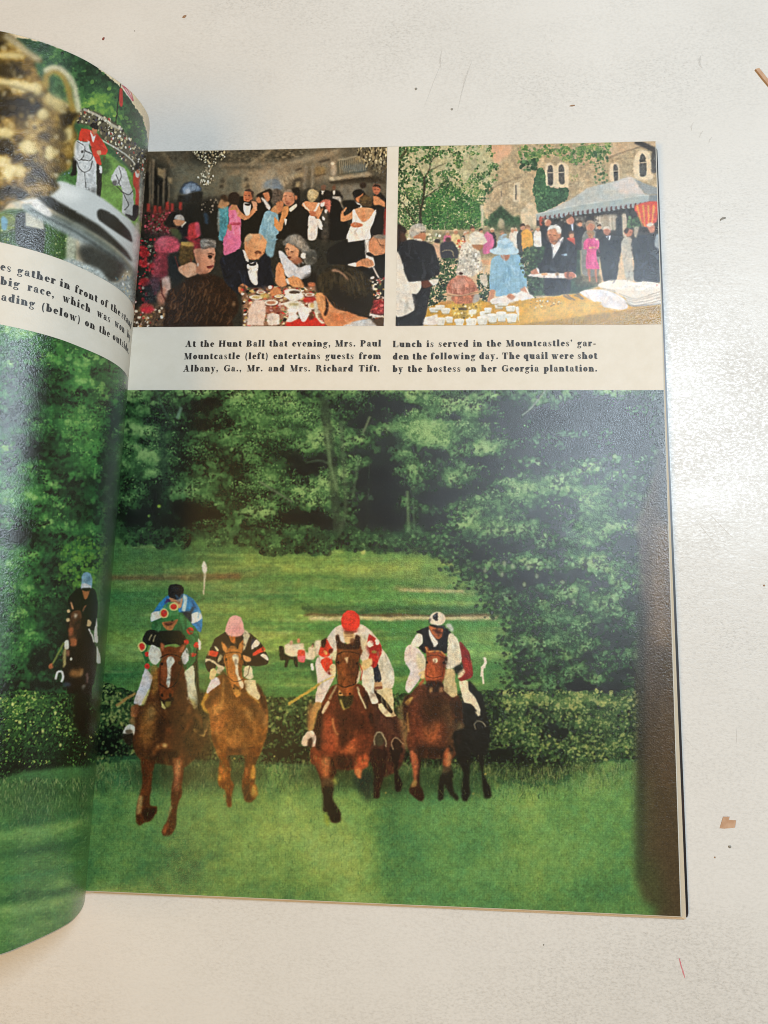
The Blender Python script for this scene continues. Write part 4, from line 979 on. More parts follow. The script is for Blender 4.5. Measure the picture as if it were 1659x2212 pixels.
def details(p):
    """tack, muscle, folds and faces on the runners"""
    WH, BR, DB = ['b9b4a6', 'f2ecdf', 'a39d8e'], ['2e1708', '9a5a28', '452109', 'b3763a'], ['1a0f08', '5a3218', '2a160a']
    # blue-green pair
    p.frame(440, 2270, 840, 1609)
    p.folds([900, 290, 1130, 270, 1290, 350, 1400, 520, 1440, 700, 1400, 880, 1280, 800, 1150, 600], 14, ['1a5888', '5fa8d4', '163f66'], 26, 70, 1, .5)
    p.folds([720, 460, 900, 300, 860, 560, 640, 600], 8, ['1a5888', '5fa8d4'], 22, 110, 2, .5)
    p.folds([1080, 600, 1210, 680, 1350, 850, 1360, 1150, 1220, 1400, 1130, 1000], 16, ['1f4a28', '4f9a58', '183a20'], 24, 75, 3, .55)
    p.folds([640, 740, 760, 660, 780, 880, 640, 860], 8, ['1f4a28', '62a060'], 20, 90, 4, .5)
    p.folds([520, 1460, 570, 1480, 660, 1600, 620, 1720, 560, 1850, 480, 2030, 360, 2010, 420, 1780], 9, WH, 22, 110, 5, .5)
    p.folds([1290, 1410, 1310, 1560, 1370, 1980, 1230, 2020, 1110, 1640], 10, ['a8a27c', 'ece6c6', '8f8862'], 24, 75, 6, .5)
    p.folds([620, 1100, 770, 1160, 800, 1250, 690, 1400, 580, 1260], 7, WH, 20, 60, 7, .5)
    p.folds([500, 2050, 700, 1980, 1200, 1900, 1420, 2200, 1450, 2750, 1160, 3000, 600, 2950, 360, 2700, 350, 2300], 60, BR, 34, 85, 8, .3, 2.5)
    p.folds([760, 1400, 880, 1250, 1100, 1300, 1130, 1500, 980, 1880, 780, 1850], 18, DB + ['8a4a22'], 22, 85, 9, .4)
    p.L([770, 1290, 900, 1235, 1000, 1240, 1110, 1290], 16, '1c120a', .7, .8)
    p.L([760, 1700, 860, 1770, 980, 1740], 16, '1c120a', .7, .8)
    p.L([775, 1300, 770, 1500, 765, 1720], 12, '1c120a', .7, .7)
    p.L([1110, 1300, 1080, 1500, 985, 1740], 12, '1c120a', .7, .7)
    p.L([980, 1760, 1100, 1560, 1180, 1440], 12, '2a1a0c', .7, .8)
    p.E(800, 1380, 18, 24, '0f0a06', .8)
    p.E(1075, 1370, 18, 24, '0f0a06', .8)
    p.E(800, 1880, 20, 26, '120a06', 1, .9)
    p.E(930, 1880, 20, 26, '120a06', 1, .9)
    p.L([640, 2020, 720, 2120, 800, 2230, 860, 2330], 16, '2a160a', 1, .6)
    p.L([850, 760, 900, 775, 960, 750], 12, '3a1a10', .8, .8)
    p.E(960, 700, 16, 10, '1a0f0a', .7, .9)
    p.L([940, 400, 1010, 395, 1080, 420], 14, '7a4a30', .8, .7)
    # pink rider
    p.frame(770, 2380, 1130)
    p.folds([340, 640, 540, 500, 860, 480, 1120, 640, 1290, 900, 1300, 1080, 880, 1110, 480, 1160, 200, 950], 22, ['3a352c', '060504', '4a4438'], 22, 70, 11, .5)
    p.folds([880, 1380, 1080, 1370, 1170, 1650, 1130, 1740, 910, 1540], 8, ['a89a6a', 'f0e6c0'], 22, 60, 12, .5)
    p.folds([300, 1360, 400, 1320, 450, 1440, 230, 1610], 6, ['b8a8a8', 'f6eeee'], 18, 120, 13, .5)
    p.folds([260, 1540, 500, 1500, 900, 1500, 1180, 1560, 1310, 2000, 1280, 2450, 1100, 2740, 400, 2640, 250, 2000], 70, ['5a300e', 'c8853c', '3c2008', 'd89a50'], 34, 88, 14, .28, 2.5)
    p.folds([520, 900, 640, 780, 800, 850, 850, 1100, 860, 1500, 720, 1600, 620, 1380], 16, ['7a4416', 'd48f48', '8f5420'], 18, 80, 15, .4)
    p.L([540, 900, 640, 870, 800, 880, 860, 960], 14, '2a180a', .7, .8)
    p.L([600, 1320, 700, 1400, 860, 1360], 14, '2a180a', .7, .8)
    p.L([545, 920, 560, 1100, 605, 1320], 10, '2a180a', .7, .7)
    p.L([610, 1330, 520, 1260, 480, 1200], 10, '3a220e', .7, .8)
    p.L([860, 1350, 960, 1250, 980, 1060], 10, '3a220e', .7, .8)
    p.E(560, 1000, 16, 22, '120a04', .8)
    p.E(830, 990, 14, 22, '120a04', .8)
    p.E(690, 1530, 16, 20, '20120a', .9)
    p.L([600, 600, 830, 600], 16, '8f4a2a', 1, .5)
    # red rider
    p.frame(1100, 2380, 1600)
    p.folds([620, 440, 800, 270, 840, 460, 760, 600, 640, 500], 7, WH, 18, 110, 21, .5)
    p.folds([1040, 280, 1180, 330, 1290, 460, 1160, 420, 1080, 600], 8, WH, 18, 60, 22, .5)
    p.folds([500, 690, 700, 820, 740, 900, 640, 1120, 540, 1290, 470, 1270, 490, 960], 10, WH, 20, 105, 23, .5)
    p.folds([1070, 800, 1220, 820, 1240, 1140, 1290, 1270, 1210, 1300, 1080, 1030], 9, ['a8a288', 'f4eeda'], 20, 75, 24, .5)
    p.folds([1240, 560, 1340, 580, 1490, 860, 1500, 1090, 1330, 1100, 1290, 800], 12, ['a8a084', 'f2ead2', '8c856c'], 22, 75, 25, .5)
    p.folds([1280, 1130, 1470, 1110, 1500, 1400, 1320, 1260], 7, ['b09c66', 'efe2b6'], 18, 60, 26, .5)
    p.folds([515, 650, 610, 450, 690, 610, 690, 900, 560, 760], 9, ['8a1c12', 'f0604a'], 16, 70, 27, .5)
    p.folds([1150, 480, 1250, 430, 1335, 620, 1210, 830], 8, ['6e1210', 'd8483a'], 16, 80, 28, .5)
    p.folds([560, 1280, 700, 1060, 1000, 1030, 1200, 1280, 1240, 1700, 1180, 2040, 620, 2140, 420, 1930], 60, ['2e1208', 'a45028', '421a0c', '8a3c1e'], 26, 88, 29, .3, 2)
    p.folds([740, 600, 1060, 600, 1030, 900, 960, 1180, 790, 1180, 740, 760], 22, ['3a1c0a', '9a5a28', '2a1206'], 16, 85, 30, .4)
    p.L([750, 650, 840, 620, 960, 620, 1060, 660], 12, '1a0e08', .7, .85)
    p.L([770, 1050, 860, 1080, 980, 1040], 12, '1a0e08', .7, .85)
    p.L([750, 660, 740, 860, 770, 1050], 9, '1a0e08', .7, .75)
    p.L([1055, 670, 1030, 880, 985, 1040], 9, '1a0e08', .7, .75)
    p.E(765, 760, 13, 18, '0c0704', .8)
    p.E(1020, 770, 13, 18, '0c0704', .8)
    p.E(800, 1160, 16, 14, '140a06', .9)
    p.E(925, 1165, 16, 14, '140a06', .9)
    p.L([860, 420, 960, 415], 14, '7a5030', 1, .7)
    p.P([855, 360, 965, 360, 960, 395, 865, 395], '6a4228', 1.3, .7)
    p.L([930, 90, 925, 330], 7, 'b02a1e', 1, .5)
    p.folds([1200, 1100, 1560, 1480, 1640, 1560, 1600, 2100, 1300, 2260, 1140, 1600], 26, ['1c0e08', '6a3c22', '2a140c'], 24, 85, 31, .35, 2)
    # checker-cap rider
    p.frame(1530, 2370, 1980)
    p.folds([230, 760, 330, 620, 540, 830, 540, 980, 330, 1290, 245, 1260, 310, 1000], 12, ['b4aab0', 'f4eeea', '9c949a'], 20, 80, 41, .5)
    p.folds([870, 490, 930, 460, 1040, 660, 1060, 800, 950, 960, 820, 920], 11, ['a8a28c', 'f2ecd8'], 20, 75, 42, .5)
    p.folds([820, 990, 950, 980, 1000, 1350, 800, 1280], 8, ['9c8a5a', 'e8d8a8'], 18, 85, 43, .5)
    p.folds([400, 440, 700, 330, 910, 450, 850, 740, 520, 740], 10, ['2e3238', '050506'], 20, 80, 44, .5)
    p.folds([1030, 580, 1170, 740, 1230, 1040, 1060, 1150, 1080, 960], 8, ['4e1412', 'a83a30'], 18, 75, 45, .5)
    p.folds([330, 1320, 800, 1220, 1060, 1450, 1080, 1950, 900, 2270, 400, 2220, 220, 1600], 60, ['26120a', '8a4826', '361a0e', '6e381e'], 26, 86, 46, .3, 2)
    p.folds([540, 700, 780, 720, 830, 900, 740, 1220, 540, 1150], 18, ['5e2812', 'c06a3c', '4a1e0e'], 16, 86, 47, .4)
    p.L([545, 800, 640, 770, 740, 780, 825, 830], 10, '2a120a', .7, .8)
    p.L([550, 1080, 650, 1110, 780, 1080], 10, '2a120a', .7, .8)
    p.L([550, 800, 545, 950, 555, 1080], 8, '2a120a', .7, .7)
    p.L([815, 840, 800, 960, 780, 1080], 8, '2a120a', .7, .7)
    p.E(560, 880, 12, 17, '0e0604', .8)
    p.E(800, 880, 12, 17, '0e0604', .8)
    p.E(610, 1200, 16, 18, '0e0806', .9)
    p.E(720, 1200, 16, 18, '0e0806', .9)
    p.P([640, 395, 760, 410, 750, 440, 650, 425], '5a2a18', 1.2, .7)
    p.L([660, 490, 720, 500], 9, '6a2c1c', .8, .7)
    p.L([720, 150, 715, 340], 6, 'b8b0a4', .8, .6)
    p.folds([1160, 1150, 1370, 1400, 1460, 1800, 1200, 2200, 1050, 1500], 14, ['2e2e28', '0a0a08'], 26, 80, 48, .4, 2)
    # legs: light on cannon bones
    p.frame(440, 2780, 840, 1609)
    p.folds([470, 820, 680, 880, 620, 1460, 700, 1700, 440, 1890, 400, 1560, 480, 1280], 16, ['2a1206', '8a4a22'], 22, 88, 51, .35)
    p.folds([960, 850, 1120, 800, 1110, 1380, 1020, 1900, 820, 2060, 940, 1500], 16, ['2a1206', '9a5228'], 20, 95, 52, .35)
    p.frame(770, 2780, 1130)
    p.folds([380, 860, 560, 860, 680, 1420, 600, 1800, 440, 1470], 14, ['4a220a', 'c47a38'], 22, 85, 53, .35)
    p.folds([900, 900, 1150, 900, 1080, 1300, 1130, 1600, 900, 1720, 840, 1330], 14, ['3a1c08', 'a8662c'], 22, 90, 54, .35)
def paint_ball(p):
    """upper left picture: evening ball, dancers behind a dinner table"""
    p.frame(0, 0, 3024, 1659)
    p.P([230, 300, 850, 300, 850, 715, 230, 715], '2b2a22', 0, 1, .2, False)
    # ---- room, left half (frame A)
    p.frame(500, 560, 1100)
    p.P([-300, 60, 700, 60, 700, 320, 480, 300, 380, 200, -300, 260], '4c4536', 6, 1, .2, False)
    p.P([480, 240, 1100, 240, 1100, 640, 480, 640], '6a6652', 10, 1, .12, False)
    p.P([1060, 260, 1700, 240, 1700, 620, 1060, 640], '8c7f64', 14, 1, .12, False)
    p.P([1060, 60, 1700, 40, 1700, 220, 1400, 230, 1060, 235], '4d4838', 6, 1, .25, False)
    p.P([1420, 290, 1700, 250, 1700, 600, 1430, 600], '9c8e74', 10, .9, .1, False)
    p.L([980, 245, 1300, 245, 1700, 215], 30, '8e8066', 3, .8, sm=False)
    p.L([1340, 235, 1600, 70], 40, '9a8b6c', 3, .85, sm=False)
    p.L([1060, 275, 1460, 280], 12, '3c382c', 3, .8)
    rr = np.random.RandomState(3)
    for k in range(150):
        x, y = 1080 + rr.rand() * 620, 90 + rr.rand() * 120
        p.E(x, y, 12, 7, ['8a7d62', '2e2a20', '6a6048'][rr.randint(3)], 1.2, .5)
    p.L([360, 90, 430, 170, 520, 280], 36, '6e6148', 3, .7)
    p.L([400, 110, 490, 260], 14, '85765a', 2.5, .7)
    for x, y0, y1, w in ((250, 200, 760, 26), (285, 180, 760, 30), (345, 470, 740, 22), (405, 280, 760, 34), (455, 440, 740, 20)):
        p.L([x, y0, x - 6, y1], w, '84735a', 1.6, .8)
    for x, y0, y1, w in ((318, 280, 740, 40), (370, 400, 740, 34), (430, 380, 720, 28), (215, 320, 760, 50)):
        p.L([x, y0, x - 4, y1], w, '191712', 2, .85)
    p.P([330, 270, 400, 300, 400, 400, 330, 350], '9f875f', 2, .9, sm=False)
    p.P([445, 370, 495, 390, 490, 455, 445, 430], '9b855f', 2, .9, sm=False)
    p.P([180, 90, 240, 100, 230, 300, 170, 320], '453c2c', 3, .7)
    # arched window with a flash
    p.P([575, 560, 590, 490, 640, 440, 720, 430, 780, 470, 808, 530], '26303a', 2, .9)
    p.P([600, 500, 660, 445, 730, 445, 790, 490, 800, 525, 700, 540, 620, 560], '75889c', 1.6, .95)
    p.P([640, 470, 720, 450, 780, 490, 700, 520], '93a3b0', 3, .7)
    p.E(660, 535, 40, 34, '9fb4cc', 5, .7)
    p.P([545, 660, 555, 575, 620, 572, 690, 548, 805, 532, 825, 535, 825, 660], '201f1b', 2, 1, .1, False)
    p.L([595, 500, 640, 452, 720, 440, 785, 480, 803, 530], 9, '3c4652', 1, .8)
    p.L([700, 445, 690, 540], 5, '3c4652', .8, .6)
    p.L([760, 470, 740, 535], 5, '3c4652', .8, .6)
    p.E(660, 535, 22, 20, 'f2f4f2', 3.5, 1)
    p.L([660, 540, 645, 650], 26, '6f86a6', 6, .5)
    p.P([1090, 365, 1260, 360, 1250, 540, 1080, 560], '56594c', 4, .8, sm=False)
    for x, y in ((1040, 420), (1300, 400), (1310, 480), (1030, 480)):
        p.P([x, y - 30, x + 26, y + 20, x - 26, y + 20], '332e24', 2.5, .8)
    p.P([1470, 500, 1500, 430, 1560, 395, 1640, 410, 1700, 480, 1700, 520], '76838a', 3, .85)
    p.L([1465, 500, 1500, 420, 1570, 385, 1660, 400], 16, 'a4957a', 2, .7)
    # chandeliers
    def chand(pts, n, seed, cols):
        p.specks(pts, n, cols, 2.3, seed, .6, 1.3, .85)
    chand([700, 90, 1080, 85, 1060, 180, 960, 240, 900, 290, 870, 230, 760, 170], 260, 4, ['e4dabc', 'b5a67f', '6d6148', '3a3428', 'd9caa0'])
    chand([840, 260, 900, 260, 960, 400, 900, 450, 850, 480, 790, 440, 770, 390], 130, 5, ['e0d6b8', 'a3957a', '56503c', 'e4dcc4'])
    p.L([870, 290, 872, 400], 20, 'b0a384', 2, .5)
    # dark guests, red-clothed tables at the back
    p.P([180, 700, 560, 670, 1000, 600, 1120, 660, 1120, 1060, 180, 1060], '2a251e', 8, .9)
    p.P([620, 700, 800, 660, 1010, 700, 1000, 1060, 640, 1060], '1a1915', 8, .95)
    for x, y in ((235, 710), (310, 730), (360, 735), (440, 690), (490, 705), (580, 690)):
        p.L([x, y - 40, x, y + 45], 34, 'b23a30', 1.6, .9)
    p.P([240, 780, 480, 740, 520, 900, 470, 1040, 240, 1060], '6e2a2a', 6, .85, .4)
    p.specks([190, 780, 470, 740, 480, 1050, 190, 1060], 160, ['a8404a', '6a2530', '2a3a22', '8d7a6a', '1c1a16', 'b5505a', '405038'], 3.2, 6, .8)
    p.specks([800, 640, 1000, 620, 1000, 760, 820, 760], 40, ['6d6450', '151410', '8c7f6c', '2b2822', 'a89a88'], 2.6, 7, .8)
    p.P([840, 770, 880, 780, 880, 890, 845, 870], '33506a', 2, .7)
    # seated man far left
    p.P([560, 930, 640, 870, 680, 880, 670, 1060, 570, 1060], '15151a', 1)
    p.P([410, 900, 470, 770, 560, 770, 540, 920, 460, 930], '1c1814', 1.6)
    p.P([505, 850, 560, 830, 630, 860, 600, 910, 530, 910], 'bf8a64', 1.2)
    p.P([510, 830, 540, 790, 600, 790, 625, 850, 580, 850, 530, 840], 'b9b5ac', 1.2)
    p.L([590, 920, 640, 870], 18, 'd8cdb8', 1)
    p.P([670, 900, 770, 880, 790, 1010, 730, 1060, 660, 1060], 'c03a3c', 1.6, 1, .25)
    p.P([740, 880, 780, 880, 800, 1010, 750, 1010], 'd0566a', 2, .8)
    p.P([470, 940, 560, 950, 600, 1050, 520, 1060], '4d5a34', 2, .8)
    # dancers
    p.P([1000, 720, 1110, 710, 1100, 900, 1080, 1060, 1000, 1060, 1005, 900], '4f8f98', 1.4, 1, .25)
    p.P([985, 760, 1010, 760, 1005, 960, 985, 960], '9aa59a', 1.6, .7)
    p.P([990, 700, 1040, 600, 1090, 600, 1110, 680, 1060, 720], 'b58a60', 1.6)
    p.P([1010, 600, 1070, 570, 1110, 640, 1060, 650], '3a2a1c', 1.8)
    p.P([1210, 620, 1290, 600, 1400, 640, 1540, 620, 1580, 720, 1520, 1060, 1220, 1060], '17150f', 1.2)
    p.P([1110, 720, 1170, 680, 1230, 760, 1240, 890, 1230, 1060, 1075, 1060, 1090, 960, 1110, 860], 'e07a98', 1)
    p.P([1120, 880, 1230, 875, 1230, 900, 1120, 900], 'b8485c', 1)
    p.P([1140, 680, 1180, 670, 1220, 740, 1300, 800, 1380, 690, 1400, 650, 1410, 740, 1330, 830, 1270, 850, 1200, 800, 1180, 740, 1120, 740], 'c58a5e', 1)
    p.P([1100, 640, 1120, 560, 1190, 540, 1230, 590, 1210, 680, 1150, 680], '2c2018', 1.4)
    p.P([1090, 900, 1130, 895, 1140, 960, 1100, 955], 'b0704a', 1.2)
    p.P([1265, 600, 1275, 540, 1330, 515, 1370, 560, 1360, 620, 1310, 650, 1270, 640], 'c07650', 1)
    p.P([1275, 530, 1330, 508, 1380, 550, 1370, 600, 1340, 545], '3a3028', 1.2)
    p.P([1270, 660, 1345, 680, 1330, 790, 1290, 800, 1265, 740], 'e8e2d6', .9)
    p.P([1275, 670, 1340, 670, 1330, 695, 1290, 690], '1a1614', .9)
    p.E(1310, 590, 22, 16, 'd08a66', 1.5, .7)
    p.P([1350, 640, 1410, 650, 1415, 740, 1380, 720], 'd09a74', 1.2)
    # second couple
    p.P([1410, 580, 1470, 540, 1560, 510, 1600, 560, 1560, 640, 1460, 640], '201a14', 1.3)
    p.P([1400, 620, 1440, 590, 1460, 650, 1420, 660], 'bd8058', 1.2)
    p.P([1480, 560, 1540, 540, 1560, 610, 1520, 650], 'b87a54', 1.2)
    p.P([1460, 600, 1500, 620, 1560, 700, 1540, 740], 'd8d2c8', 1.2)
    p.P([1500, 760, 1560, 740, 1640, 780, 1640, 1060, 1440, 1060, 1450, 920], '86aebc', 1, 1, .12)
    for x in (1490, 1530, 1570, 1610):
        p.L([x, 820, x - 24, 1050], 9, '6f98a8', 1.6, .6)
    p.P([1560, 740, 1620, 680, 1660, 740, 1640, 780], 'c08a5c', 1.2)
    # ---- right half of the room (frame C)
    p.frame(1080, 560, 1560)
    p.P([380, 60, 1560, 40, 1560, 640, 600, 640, 300, 500, 300, 200], '6f6650', 10, .85, .12, False)
    p.P([0, 300, 420, 230, 420, 620, 0, 640], '8a7e66', 10, .85, .1, False)
    p.P([0, 290, 500, 190, 900, 80, 880, 150, 500, 260, 0, 340], '9c8e72', 4, .85, sm=False)
    p.P([-10, 70, 420, 80, 300, 190, -10, 250], '4a4534', 4, .9, .3)
    for k in range(110):
        x, y = rr.rand() * 380, 90 + rr.rand() * 150 * (1 - .3 * rr.rand())
        p.E(x, y, 18, 9, ['9a8c6e', '2d281e', '6c614a'][rr.randint(3)], 1.2, .5)
    p.P([560, 220, 900, 180, 860, 480, 560, 560], '7f7560', 8, .8)
    p.L([430, 330, 410, 640], 44, '877d6a', 2, .7)
    p.L([520, 320, 515, 640], 34, '948a74', 2, .7)
    p.L([470, 340, 465, 620], 30, '5f5746', 2, .7)
    p.L([610, 275, 750, 235], 30, '3a342a', 1.5, .8)
    p.L([290, 380, 380, 355], 18, '3a342a', 1.5, .8)
    p.L([560, 460, 700, 425], 26, '4a4234', 1.5, .8)
    p.P([560, 350, 700, 330, 690, 420, 560, 450], '8a7346', 3, .7)
    p.P([270, 440, 400, 420, 390, 470, 300, 500], 'b3a076', 2.5, .7)
    p.P([260, 510, 380, 470, 340, 640, 240, 620], '2f2a22', 3, .8)
    p.P([300, 540, 350, 530, 340, 610, 290, 620], 'b8ac84', 2.5, .8)
    p.P([-20, 510, 50, 500, 110, 580, 110, 640, -20, 640], '6a7a88', 3, .8)
    for k in range(40):
        x, y = 60 + rr.rand() * 190, 380 + rr.rand() * 180
        p.L([x, y, x + 25, y + 40], 7, 'cabd9c', 1.3, .5)
    # balcony
    p.P([740, 545, 900, 500, 1330, 450, 1530, 560, 1300, 560, 900, 590], '2b2419', 1.6)
    p.P([800, 480, 1250, 400, 1330, 440, 1320, 460, 820, 520], 'a6977a', 2, .95)
    p.P([870, 250, 1250, 190, 1250, 400, 870, 440], '55513f', 3, .9)
    p.P([950, 320, 1250, 290, 1250, 390, 950, 410], '46555a', 3, .8)
    for k in range(14):
        x = 890 + k * 27
        p.L([x, 245 - k * 4, x + 4, 430 - k * 4], 11, 'a3977a', 1, .85, sm=False)
    p.L([860, 245, 1130, 195], 22, 'a6997b', 1.5, .9)
    p.P([780, 280, 830, 290, 850, 400, 820, 460, 780, 440], 'b9a68a', 2.5, .85)
    p.E(790, 295, 24, 26, 'e0d6bc', 1.6)
    p.E(780, 495, 34, 24, 'd9cfae', 2, .9)
    p.specks([1130, 70, 1550, 60, 1545, 330, 1460, 420, 1300, 380, 1240, 300, 1130, 220], 260, ['3a3424', '8f8260', 'd2c49a', '2a2419', '5f563c', 'b0a278'], 3.0, 9, .7, 1.8)
    p.P([1240, 290, 1540, 300, 1530, 560, 1340, 470], '403a2c', 4, .55, .3)
    # band and guests under the balcony
    p.P([590, 590, 740, 560, 1540, 560, 1540, 820, 900, 820, 600, 760], '5c5646', 6, .8)
    p.P([880, 600, 1180, 590, 1080, 800, 920, 760], '7b7565', 4, .8)
    p.P([610, 680, 680, 640, 740, 680, 760, 800, 620, 800], '191611', 1.6)
    p.P([640, 655, 690, 660, 690, 710, 650, 715], 'dcd4c2', 1.2)
    p.E(672, 615, 34, 40, '7a5640', 1.4)
    p.P([750, 690, 810, 650, 900, 680, 930, 760, 860, 800, 760, 790], '1b1813', 1.6)
    p.P([800, 660, 830, 650, 830, 710, 805, 720], 'dad2c0', 1.1)
    p.E(815, 615, 26, 36, '6a4a36', 1.4)
    p.P([780, 740, 900, 740, 900, 820, 800, 800], 'c9c0b0', 1.6, .85)
    p.L([880, 810, 940, 910], 24, '98917e', 1.4, .8)
    # couple in profile
    p.P([-20, 660, 60, 640, 120, 700, 110, 800, 30, 840, -20, 830], '54493e', 1.6, 1, .3)
    p.P([20, 830, 90, 790, 130, 820, 120, 930, 60, 960], 'b97a52', 1.3)
    p.P([230, 900, 320, 850, 420, 880, 480, 960, 480, 1120, 460, 1313, -10, 1313, 100, 1210, 170, 1000], '191712', 1)
    p.P([120, 740, 150, 670, 240, 670, 280, 740, 270, 830, 200, 880, 150, 850, 110, 790], 'c48a68', 1)
    p.P([150, 800, 200, 790, 230, 840, 180, 870], '9a5c44', 1.6, .7)
    p.P([130, 680, 180, 640, 270, 660, 290, 740, 270, 760, 250, 690, 180, 680], '8a7a68', 1.3)
    p.P([240, 640, 330, 620, 350, 700, 340, 900, 300, 840, 280, 740], '1d1914', 1.4)
    p.E(298, 752, 20, 32, 'b0704c', 1.2)
    p.P([200, 910, 300, 840, 310, 880, 230, 950], 'e0d8c0', 1)
    p.P([0, 1010, 60, 1080, 100, 960, 130, 880, 190, 870, 200, 940, 140, 1060, 100, 1200, 50, 1210, 0, 1130], 'cc8e56', 1)
    p.P([130, 1040, 170, 1050, 150, 1130], 'e3ddd0', .9)
    p.P([-20, 1140, 20, 1180, 10, 1313, -20, 1313], '86aebc', 1.2)
    # woman in a white low-backed dress, partner
    p.P([690, 790, 790, 760, 880, 800, 920, 900, 1000, 1060, 980, 1313, 600, 1313, 640, 1100, 740, 960], '14120f', 1.2)
    p.P([650, 960, 740, 960, 730, 1313, 640, 1313], '4a443a', 3, .8, .4)
    p.P([470, 1000, 540, 1000, 590, 1080, 570, 1313, 460, 1313], 'e2d8cc', 1)
    p.P([570, 1040, 620, 1040, 655, 1110, 650, 1190, 600, 1160], 'e4dccf', 1)
    p.P([370, 860, 420, 800, 540, 810, 610, 830, 640, 960, 600, 1040, 550, 960, 480, 960, 420, 900], 'cf9468', 1)
    p.L([385, 830, 430, 890, 480, 930], 20, 'e6cfc0', 1)
    p.L([615, 820, 570, 910, 540, 950], 26, 'e6dccd', 1)
    p.P([440, 720, 470, 650, 540, 640, 600, 690, 580, 760, 530, 810, 470, 800], 'b5a276', 1.3, 1, .3)
    p.E(520, 690, 40, 30, 'd3c298', 2.5, .7)
    p.P([670, 690, 740, 650, 790, 720, 780, 810, 690, 790], '201a15', 1.4)
    p.P([620, 820, 690, 780, 770, 790, 760, 960, 720, 930, 690, 870, 640, 870], 'b56a58', 1.4, 1, .3)
    p.P([630, 830, 690, 810, 680, 870, 640, 880], 'e2d8d0', 1)
    p.P([690, 920, 720, 920, 715, 970, 690, 960], 'e5e0d8', 1)
    p.P([655, 1010, 690, 1030, 690, 1060, 660, 1050], 'e5e0d8', 1)
    p.P([480, 940, 560, 940, 570, 1010, 500, 1000], 'b9704c', 1.2)
    p.L([560, 980, 600, 1030, 660, 900], 20, 'c98a5e', 1.2)
    # big couple at right
    p.P([1060, 690, 1110, 640, 1200, 650, 1240, 720, 1170, 780, 1110, 800], '17130f', 1.2)
    p.E(1205, 585, 46, 40, '2c2118', 1.4)
    p.P([1100, 760, 1170, 720, 1210, 690, 1180, 800, 1130, 820], 'bf7d52', 1.2)
    p.P([1080, 800, 1130, 820, 1200, 880, 1160, 920, 1110, 880], 'e6e0d6', 1)
    p.P([1120, 850, 1170, 860, 1160, 890, 1130, 880], '17130f', .8)
    p.P([930, 800, 1090, 790, 1150, 920, 1060, 960, 960, 900], '18150f', 1.4)
    p.P([1340, 750, 1440, 690, 1520, 770, 1540, 860, 1500, 1140, 1470, 1260, 1300, 1290, 1300, 1150], '191611', 1.4)
    p.P([1500, 960, 1540, 880, 1540, 1313, 1490, 1313], 'a5362a', 2, .9)
    p.P([1330, 620, 1360, 570, 1430, 580, 1440, 660, 1400, 720, 1350, 690], 'ad6a4c', 1.2)
    p.P([1340, 610, 1370, 565, 1440, 590, 1440, 640, 1400, 600], '2a211a', 1.2)
    p.P([1340, 740, 1400, 740, 1500, 810, 1510, 880, 1430, 850, 1360, 850], 'c98a5c', 1.2)
    p.P([910, 940, 940, 930, 960, 1000, 1060, 940, 1090, 980, 1060, 1040, 940, 1080, 905, 1060], 'cb9060', 1)
    p.L([940, 940, 980, 890], 24, 'cf9a70', 1)
    p.P([1080, 920, 1180, 890, 1340, 900, 1370, 960, 1300, 1060, 1200, 1080, 1120, 1000], 'd29a6c', 1)
    p.P([1070, 920, 1100, 930, 1150, 1020, 1210, 1080, 1290, 1040, 1370, 930, 1390, 930, 1350, 1080, 1300, 1200, 1300, 1313, 990, 1313, 1010, 1200, 1060, 1100], 'e8e2d6', .9, 1, .05)
    p.P([1200, 960, 1230, 960, 1240, 1060, 1200, 1070], 'a8623e', 4, .6)
    p.P([1040, 1110, 1100, 1085, 1200, 1110, 1200, 1140, 1140, 1160, 1060, 1150], 'bb7048', 1)
    p.P([1150, 800, 1170, 740, 1240, 710, 1310, 760, 1340, 820, 1310, 880, 1200, 870], '4c3a24', 1.2, 1, .3)
    p.E(1240, 770, 60, 26, '7a653c', 3, .7)
    # ---- lower left: flowers and the hostess (frame B)
    p.frame(500, 930, 1100)
    p.P([0, 0, 520, 0, 700, 300, 520, 600, 430, 980, 0, 1000], '1d211d', 5, .9, .3)
    p.specks([80, 20, 320, 20, 320, 700, 160, 760, 60, 700], 170, ['a32a30', '1d2a1e', '34503a', 'c03038', '8f2028', '3e5a44', '181816', '5c6a50', 'b8b0a0'], 4.2, 12, .8)
    for x, y, r in ((185, 190, 60), (180, 300, 56), (200, 500, 62), (170, 130, 40), (270, 320, 40), (225, 790, 80)):
        p.E(x, y, r, r * .75, 'b02a2e', 2, .9, 10, .4)
        p.E(x + 5, y + 8, r * .4, r * .3, '7a1a20', 2, .8)
    p.P([290, 100, 340, 20, 440, 0, 540, 20, 580, 90, 560, 160, 480, 180, 400, 190, 330, 180], 'b44a5a', 2.5, 1, .3)
    p.P([330, 40, 420, 10, 450, 80, 380, 120], 'c9707c', 5, .7)
    p.P([320, 190, 450, 190, 440, 420, 380, 470, 300, 640, 260, 520, 280, 330], '9a3a46', 4, .85, .35)
    p.P([380, 200, 440, 200, 440, 440, 390, 460], '6d2530', 3, .7)
    p.P([440, 210, 540, 260, 600, 440, 540, 520, 470, 430], '141c20', 2.5, .95)
    p.P([250, 470, 350, 440, 360, 620, 300, 720, 200, 740, 190, 560], '28303a', 5, .7, .4)
    # basket, bow, arm
    p.P([590, 90, 720, 100, 720, 260, 600, 330, 560, 250], '54401f', 2, 1, .4)
    p.P([600, 60, 740, 70, 720, 110, 590, 100], 'c29c50', 1.6, .9)
    p.P([620, 10, 660, 0, 740, 40, 800, 30, 800, 260, 740, 200, 720, 80], '9c2a34', 2.5, .9, .3)
    p.P([760, 100, 800, 90, 800, 280, 770, 240], '6d1f26', 2, .9)
